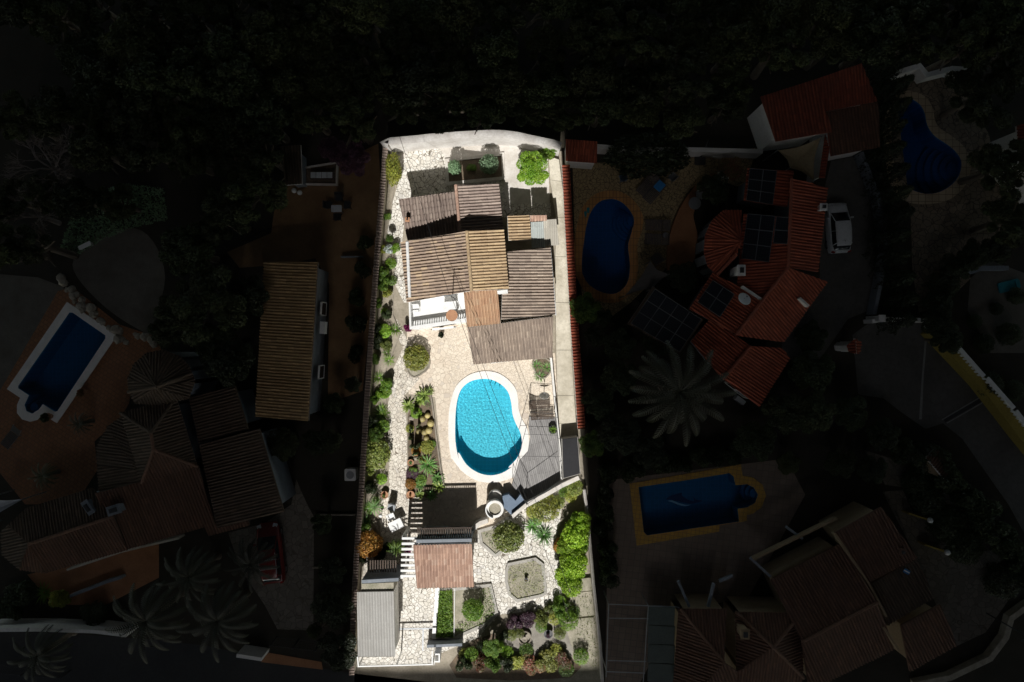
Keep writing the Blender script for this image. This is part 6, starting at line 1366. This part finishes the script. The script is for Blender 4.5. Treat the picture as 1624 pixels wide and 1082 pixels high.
# ---- house and pool terrace at the bottom right
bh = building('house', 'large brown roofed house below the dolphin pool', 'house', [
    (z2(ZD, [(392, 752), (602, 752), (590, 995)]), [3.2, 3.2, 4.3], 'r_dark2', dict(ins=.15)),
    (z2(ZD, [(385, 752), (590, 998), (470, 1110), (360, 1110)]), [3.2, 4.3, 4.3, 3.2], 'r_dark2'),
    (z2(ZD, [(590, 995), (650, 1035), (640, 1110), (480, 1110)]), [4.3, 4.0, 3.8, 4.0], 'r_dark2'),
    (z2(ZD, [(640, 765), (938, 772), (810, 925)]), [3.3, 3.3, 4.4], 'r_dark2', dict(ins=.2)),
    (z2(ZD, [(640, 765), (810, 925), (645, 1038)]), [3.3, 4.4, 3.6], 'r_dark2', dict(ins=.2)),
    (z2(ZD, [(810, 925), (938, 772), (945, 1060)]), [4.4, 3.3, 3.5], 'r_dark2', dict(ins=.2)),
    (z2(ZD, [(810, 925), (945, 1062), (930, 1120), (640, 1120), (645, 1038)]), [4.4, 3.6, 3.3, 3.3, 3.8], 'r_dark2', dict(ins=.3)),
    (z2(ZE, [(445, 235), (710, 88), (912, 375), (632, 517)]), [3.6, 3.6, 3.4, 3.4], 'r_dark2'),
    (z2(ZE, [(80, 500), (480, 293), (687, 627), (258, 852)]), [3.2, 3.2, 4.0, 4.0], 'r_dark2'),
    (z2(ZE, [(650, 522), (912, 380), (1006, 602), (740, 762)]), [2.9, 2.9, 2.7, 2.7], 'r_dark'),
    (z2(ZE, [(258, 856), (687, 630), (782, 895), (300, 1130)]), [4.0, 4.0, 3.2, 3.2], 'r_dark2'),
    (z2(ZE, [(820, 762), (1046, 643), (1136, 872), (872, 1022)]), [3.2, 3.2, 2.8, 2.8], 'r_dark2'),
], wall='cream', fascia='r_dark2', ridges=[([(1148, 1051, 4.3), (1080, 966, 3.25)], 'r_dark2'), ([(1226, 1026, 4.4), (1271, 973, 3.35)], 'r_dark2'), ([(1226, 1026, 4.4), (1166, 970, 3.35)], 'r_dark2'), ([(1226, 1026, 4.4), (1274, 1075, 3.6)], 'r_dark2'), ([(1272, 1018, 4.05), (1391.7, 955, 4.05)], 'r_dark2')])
for a_, b_ in (((440, 235), (632, 520)), ((632, 520), (730, 705)), ((712, 762), (800, 895)), ((0, 400), (480, 165))):
    mb = MB(); a, b = [P(*q, 3.5) for q in z2(ZE, [a_, b_])]; m = (a + b) / 2; mb.box((m.x, m.y, 3.45 if b_[1] > 200 else 2.7), ((b - a).length, .14, .5), math.atan2((b - a).y, (b - a).x)); part(bh, 'parapet', mb, 'cream')
for a_, b_ in (((385, 630), (435, 745)), ((545, 640), (520, 745)), ((570, 630), (630, 605)), ((710, 525), (800, 610)), ((870, 385), (945, 440)), ((720, 530), (930, 420))):
    mb = MB(); a, b = [P(*q, 2.6) for q in z2(ZD, [a_, b_])]; m = (a + b) / 2; mb.box((m.x, m.y, 2.5), ((b - a).length, .18, .2), math.atan2((b - a).y, (b - a).x)); part(bh, 'terrace_beam', mb, 'greyw')
chimney(bh, 1177, 1000, 3.9, .45, .55, .7, 'cream'); chimney(bh, 1425, 872, 3.2, .3, .3, .6, 'r_dark2')
mb = MB()
for k in range(5):
    a, b = [P(*q, 2.5) for q in z2(ZD, [(252, 742 + k * 85), (368, 745 + k * 85)])]; m = (a + b) / 2; W = [P(*q, 2.5) for q in z2(ZD, [(250, 742 + k * 85), (368, 745 + k * 85), (364, 826 + k * 85), (246, 824 + k * 85)])]
    mb.prism([(q.x, q.y) for q in W], 2.44 + .02 * (k % 2), [2.5, 2.62, 2.62, 2.5])
gp = empty('glass_canopy', P(1045, 1020), 'greenish glass canopy with white frame beside the brown hipped roof', 'canopy'); part(gp, 'glass', mb, 'green_glass')
for (a_, b_) in (((72, 730), (60, 1060)), ((250, 740), (225, 1110)), ((388, 745), (362, 1110)), ((72, 732), (388, 745)), ((75, 795), (250, 797)), ((68, 985), (240, 990)), ((62, 1035), (235, 1042))):
    a, b = [P(*q, 2.5) for q in z2(ZD, [a_, b_])]; mb = MB(); mb.tube([a, b], .035); part(gp, 'beam', mb, 'metal')
for q in ((72, 732), (62, 1035), (250, 740)): p = P(*z2(ZD, [q])[0], 2.5); mb = MB(); mb.tube([(p.x, p.y, 0), p], .04); part(gp, 'post', mb, 'metal')
globe('white globe lamp at the left edge of the dolphin pool terrace', *z2(ZD, [(65, 225)])[0], .16); globe('white globe lamp right of the yellow rimmed steps of the dolphin pool', *z2(ZD, [(912, 103)])[0], .18)
for i, (x, y, x2, y2) in enumerate(((868, 125, 985, 162), (960, 303, 1082, 345))):
    beam_run('garden_wall', ('upper', 'lower')[i] + ' short yellow wall on the stony forecourt', 'wall', z2(ZE, [(x, y), (x2, y2)]), 0, .9, .12, 'yellow'); globe('white globe lamp at the end of the ' + ('upper', 'lower')[i] + ' yellow forecourt wall', *z2(ZE, [(x2, y2)])[0], .2, .02, 1.2)
tw_ = empty('towel', P(*z2(ZE, [(850, 452)])[0], 2.95), 'blue and white cloth lying on the dark lower roof', 'towel', rz=-.5); mb = MB(); mb.box((0, 0, .05), (.45, .3, .04), bev=.05); mb.build('cloth', M['blue'], tw_); mb = MB(); mb.box((0, 0, .075), (.44, .08, .01)); mb.build('stripe', M['whitep'], tw_)
lp = empty('street_lamp', P(*z2(ZE, [(1305, 690)])[0]), 'thin dark street lamp on the stony forecourt', 'street lamp'); mb = MB(); mb.tube([(0, 0, 0), (0, 0, 4.4), (-.4, 0, 4.6)], .05, .035); mb.build('pole', M['dark'], lp); mb = MB(); mb.box((-.6, 0, 4.6), (.5, .16, .08), bev=.03); mb.build('lamp_head', M['dark'], lp)
wall_run('road_wall', 'curving low wall round the bottom right corner', 'wall', z2(ZE, [(1560, 640), (1450, 720), (1420, 830), (1330, 950), (1100, 1060), (900, 1100)]), .6, .4, 'rock')

# ============================================================ trees
T = tree
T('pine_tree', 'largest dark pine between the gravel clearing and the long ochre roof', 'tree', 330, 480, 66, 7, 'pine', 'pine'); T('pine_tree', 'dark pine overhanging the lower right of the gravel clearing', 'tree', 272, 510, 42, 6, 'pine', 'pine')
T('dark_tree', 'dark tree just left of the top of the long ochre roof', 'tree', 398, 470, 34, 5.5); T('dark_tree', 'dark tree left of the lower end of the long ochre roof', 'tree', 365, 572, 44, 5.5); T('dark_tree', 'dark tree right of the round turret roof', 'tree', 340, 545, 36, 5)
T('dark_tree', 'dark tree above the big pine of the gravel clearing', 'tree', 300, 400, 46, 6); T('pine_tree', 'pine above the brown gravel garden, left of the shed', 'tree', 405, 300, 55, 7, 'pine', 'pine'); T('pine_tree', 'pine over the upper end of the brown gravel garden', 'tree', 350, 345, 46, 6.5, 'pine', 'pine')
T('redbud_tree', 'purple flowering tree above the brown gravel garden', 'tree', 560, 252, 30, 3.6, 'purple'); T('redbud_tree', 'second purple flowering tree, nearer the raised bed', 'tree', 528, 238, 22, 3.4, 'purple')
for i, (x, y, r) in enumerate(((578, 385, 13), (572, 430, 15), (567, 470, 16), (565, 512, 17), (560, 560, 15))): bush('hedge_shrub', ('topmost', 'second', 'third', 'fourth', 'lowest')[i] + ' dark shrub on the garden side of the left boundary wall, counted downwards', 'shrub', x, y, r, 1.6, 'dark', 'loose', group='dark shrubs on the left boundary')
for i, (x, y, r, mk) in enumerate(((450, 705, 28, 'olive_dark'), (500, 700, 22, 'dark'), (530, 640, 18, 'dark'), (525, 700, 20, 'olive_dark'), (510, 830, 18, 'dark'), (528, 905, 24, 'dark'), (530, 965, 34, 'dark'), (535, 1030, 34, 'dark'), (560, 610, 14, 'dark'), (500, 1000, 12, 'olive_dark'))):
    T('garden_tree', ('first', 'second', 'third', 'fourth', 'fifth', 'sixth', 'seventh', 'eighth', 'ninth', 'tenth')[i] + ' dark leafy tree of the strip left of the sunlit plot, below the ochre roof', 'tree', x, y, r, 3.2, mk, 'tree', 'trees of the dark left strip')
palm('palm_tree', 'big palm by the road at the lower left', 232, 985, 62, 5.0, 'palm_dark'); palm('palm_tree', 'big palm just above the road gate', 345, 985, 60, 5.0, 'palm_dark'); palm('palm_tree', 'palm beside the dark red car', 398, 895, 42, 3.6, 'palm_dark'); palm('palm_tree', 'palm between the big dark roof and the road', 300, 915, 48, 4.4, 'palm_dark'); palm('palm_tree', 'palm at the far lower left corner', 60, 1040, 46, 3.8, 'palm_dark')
for i, (x, y, r, mk, sh) in enumerate(((60, 945, 20, 'green', 'yucca'), (95, 950, 16, 'yellowish', 'loose'), (25, 940, 28, 'dark', 'loose'), (15, 970, 24, 'dark', 'loose'), (150, 975, 24, 'dark', 'loose'))):
    bush('garden_shrub', ('spiky plant', 'pale shrub', 'dark shrub', 'lower dark shrub', 'dark shrub right of the others')[i] + ' above the long white road wall', 'shrub', x, y, r, 1.4, mk, sh)
tuft('blue-green ivy along the upper left edge of the gravel clearing', [(130, 310), (200, 292), (262, 300), (268, 350), (215, 362), (165, 380), (120, 410), (95, 400)], 'greygreen', 8, .12, 3500, 'ivy')
# bare trees
def bare(label, px, py, r_, h, seed, mk='bare'):
    r = random.Random(seed); p = P(px, py, h * .7); root = empty('bare_tree', (p.x, p.y, 0), label, 'tree'); mb = MB(); br = MB()
    mb.tube([(0, 0, 0), (.1, .05, h * .25), (.05, .1, h * .45)], .2, .13, 8); mb.build('trunk', M[mk], root)
    def grow(p, d, l, rad, k):
        q = p + d * l; m = (p + q) / 2 + Vector((r.uniform(-.1, .1), r.uniform(-.1, .1), 0)) * l; br.tube([p, m, q], rad, rad * .65, 4, cap=False)
        if k == 0: return
        for _ in range(3 if k > 1 else 4):
            e = (d + Vector((r.uniform(-.8, .8), r.uniform(-.8, .8), r.uniform(-.25, .35)))).normalized(); grow(p.lerp(q, r.uniform(.55, 1)), e, l * r.uniform(.6, .8), rad * .6, k - 1)
    for k in range(7): a = k * .9 + r.uniform(-.3, .3); grow(Vector((.05, .1, h * .42)), Vector((math.cos(a), math.sin(a), .7)).normalized(), r_ * .42, .07, 4)
    br.build('branches', M[mk], root); return root
bare('bare grey branched tree at the left edge, above the gravel clearing', 60, 262, 3.2, 6, 1); bare('smaller leafless tree right of the big bare one', 120, 232, 2.2, 5, 2); bare('leafless twiggy tree below the big bare one', 40, 340, 2.4, 5, 3)
# right neighbours
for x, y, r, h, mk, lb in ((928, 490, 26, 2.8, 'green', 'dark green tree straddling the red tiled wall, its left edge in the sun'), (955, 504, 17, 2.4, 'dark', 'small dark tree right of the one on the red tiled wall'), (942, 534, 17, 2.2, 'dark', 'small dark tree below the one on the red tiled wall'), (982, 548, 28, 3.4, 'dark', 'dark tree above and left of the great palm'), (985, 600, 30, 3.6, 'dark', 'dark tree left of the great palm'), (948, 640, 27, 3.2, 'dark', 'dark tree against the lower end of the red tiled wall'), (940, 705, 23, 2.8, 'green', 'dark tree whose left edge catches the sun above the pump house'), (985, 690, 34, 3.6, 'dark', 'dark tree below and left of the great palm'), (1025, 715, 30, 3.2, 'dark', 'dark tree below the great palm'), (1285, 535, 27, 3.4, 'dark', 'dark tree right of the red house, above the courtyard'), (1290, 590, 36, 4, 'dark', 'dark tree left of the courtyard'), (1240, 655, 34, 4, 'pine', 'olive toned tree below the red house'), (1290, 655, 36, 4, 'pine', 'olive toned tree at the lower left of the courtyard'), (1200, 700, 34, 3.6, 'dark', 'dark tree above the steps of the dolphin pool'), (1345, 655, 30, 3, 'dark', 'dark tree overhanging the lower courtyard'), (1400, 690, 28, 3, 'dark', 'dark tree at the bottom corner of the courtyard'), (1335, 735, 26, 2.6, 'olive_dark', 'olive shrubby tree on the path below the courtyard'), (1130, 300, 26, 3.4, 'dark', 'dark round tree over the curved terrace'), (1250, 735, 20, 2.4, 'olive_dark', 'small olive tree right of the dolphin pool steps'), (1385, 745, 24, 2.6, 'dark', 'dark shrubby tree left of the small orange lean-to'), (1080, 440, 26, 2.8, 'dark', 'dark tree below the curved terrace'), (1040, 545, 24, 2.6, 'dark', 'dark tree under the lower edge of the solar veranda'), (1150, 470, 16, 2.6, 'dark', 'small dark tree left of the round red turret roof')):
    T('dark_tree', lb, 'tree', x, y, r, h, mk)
T('red_leaved_tree', 'small red leaved tree above the curved terrace', 'tree', 1158, 268, 19, 2.4, 'redmix')
palm('palm_tree', 'great palm with broad crown below the red house', 1078, 622, 82, 5.5, 'palm_great')
bush('yucca', 'spiky rosette on the path below the courtyard', 'yucca', 1348, 735, 14, 1.2, 'agave', 'yucca')
for i in range(8): bush('hedge_bush', ('first', 'second', 'third', 'fourth', 'fifth', 'sixth', 'seventh', 'eighth')[i] + ' dark hedge bush from the left along the top of the dolphin pool', 'shrub', 965 + i * 29, 749 - i * 4.3, 19, 1.8, 'dark', 'loose', group='hedge above the dolphin pool')
for i in range(6): bush('hedge_bush', ('first', 'second', 'third', 'fourth', 'fifth', 'sixth')[i] + ' dark hedge bush from the top down the left side of the dolphin pool terrace', 'shrub', 957 + i * 1.5, 785 + i * 28, 17, 2.0, 'dark', 'loose', group='hedge left of the dolphin pool')
for i in range(13):
    t = i / 12; bush('hedge_bush', ('first', 'second', 'third', 'fourth', 'fifth', 'sixth', 'seventh', 'eighth', 'ninth', 'tenth', 'eleventh', 'twelfth', 'last')[i] + ' dark hedge bush, from the top, of the hedge below the courtyard', 'shrub', 1440 + 190 * t ** .9, 715 + 200 * t ** 1.3, 25 + 4 * math.sin(i), 2.2, 'dark', 'loose', group='hedge below the courtyard')
for i, (x, y, r) in enumerate(((1470, 790, 24), (1500, 830, 26), (1530, 865, 26), (1450, 765, 18), (1590, 920, 26))): bush('garden_shrub', ('second', 'third', 'fourth', 'uppermost', 'lowest')[i] + ' dark shrub of the slope between forecourt and courtyard hedge', 'shrub', x, y, r, 1.5, 'dark', 'bush')
for i in range(13):
    y = 112 + i * 33; x = 1398 + 6 * math.sin(i * 1.3) + (18 if i > 6 else 6) * (i / 12)
    cnt[0] += 1; h = 5.2 - .12 * i; p = P(x + 8, y, h * .5); root = empty('cypress', (p.x, p.y, 0), ('first', 'second', 'third', 'fourth', 'fifth', 'sixth', 'seventh', 'eighth', 'ninth', 'tenth', 'eleventh', 'twelfth', 'thirteenth')[i] + ' dark cypress from the top of the row between driveway and double lobed pool', 'cypress', 'row of cypresses')
    c = link('crown', shape_mesh(f'cypress{i % 3}', 'cypress', 'crown'), root, (0, 0, h / 2 + .15)); c.scale = (.95, .95, h / 2); t_ = link('trunk', trunk_mesh(0), root); t_.scale = (1.6, 1.6, h * .5)
for i in range(7):
    a = 1.7 + i * .33; T('dark_tree', ('first', 'second', 'third', 'fourth', 'fifth', 'sixth', 'seventh')[i] + ' dark tree along the curved hedge at the right edge, from the top', 'tree', 1590 + 105 * math.cos(a) , 490 - 95 * math.sin(a), 26, 3.2, 'dark', group='curved hedge of the right garden')
wall_run('garden_wall', 'curved grey path wall round the cactus garden at the right edge', 'wall', [(1480, 500), (1490, 470), (1515, 440), (1560, 425), (1600, 425)], .8, .3, 'greyw')
for i, (x, y, r, h) in enumerate(((1612, 470, 12, 1.0), (1580, 490, 9, .8), (1545, 510, 10, .9), (1600, 530, 16, 1.6), (1560, 545, 14, 1.2), (1570, 610, 18, 1.5), (1605, 620, 16, 1.3))): bush('succulent', ('topmost', 'second', 'third', 'fourth', 'fifth', 'sixth', 'lowest')[i] + ' dark round plant of the cactus garden at the right edge', 'plant', x, y, r, h, 'dark', 'bush')
for x, y, r, lb in ((1560, 150, 60, 'broad dark pine at the top right corner, nearest the photo edge wall'), (1600, 80, 60, 'dark pine in the top right corner'), (1590, 265, 48, 'dark pine right of the double lobed pool'), (1610, 350, 50, 'dark pine at the right edge above the cactus garden'), (1530, 330, 1, None)):
    if lb: T('pine_tree', lb, 'tree', x, y, r, 6, 'pine', 'pine')
# ---- woodland along the top: every crown a tree, in rows
rg = random.Random(21); ords = ['first', 'second', 'third', 'fourth', 'fifth', 'sixth', 'seventh', 'eighth', 'ninth', 'tenth', 'eleventh', 'twelfth', 'thirteenth', 'fourteenth', 'fifteenth', 'sixteenth', 'seventeenth', 'eighteenth', 'nineteenth', 'twentieth', 'twenty-first', 'twenty-second', 'twenty-third', 'twenty-fourth', 'twenty-fifth']
def row(nm, y, x0, x1, step, rr_, skip=lambda x, y: False, h=6.5):
    i = 0; x = x0
    while x < x1:
        yy = y + rg.uniform(-12, 12); r = rr_ * rg.uniform(.85, 1.2)
        if not skip(x, yy):
            k = rg.random(); mk, sh, what = ('pine', 'pine', 'dark pine') if k < .62 else (('dark', 'tree', 'dark leafy tree') if k < .85 else ('olive_dark', 'tree', 'olive toned tree'))
            T('woodland_tree' if sh == 'tree' else 'pine_tree', f'{what}, {ords[i]} from left, {nm} row of the wood', 'tree', x, yy, r, h * rg.uniform(.85, 1.15), mk, sh, 'trees of the wood'); i += 1
        x += step * rg.uniform(.9, 1.1)
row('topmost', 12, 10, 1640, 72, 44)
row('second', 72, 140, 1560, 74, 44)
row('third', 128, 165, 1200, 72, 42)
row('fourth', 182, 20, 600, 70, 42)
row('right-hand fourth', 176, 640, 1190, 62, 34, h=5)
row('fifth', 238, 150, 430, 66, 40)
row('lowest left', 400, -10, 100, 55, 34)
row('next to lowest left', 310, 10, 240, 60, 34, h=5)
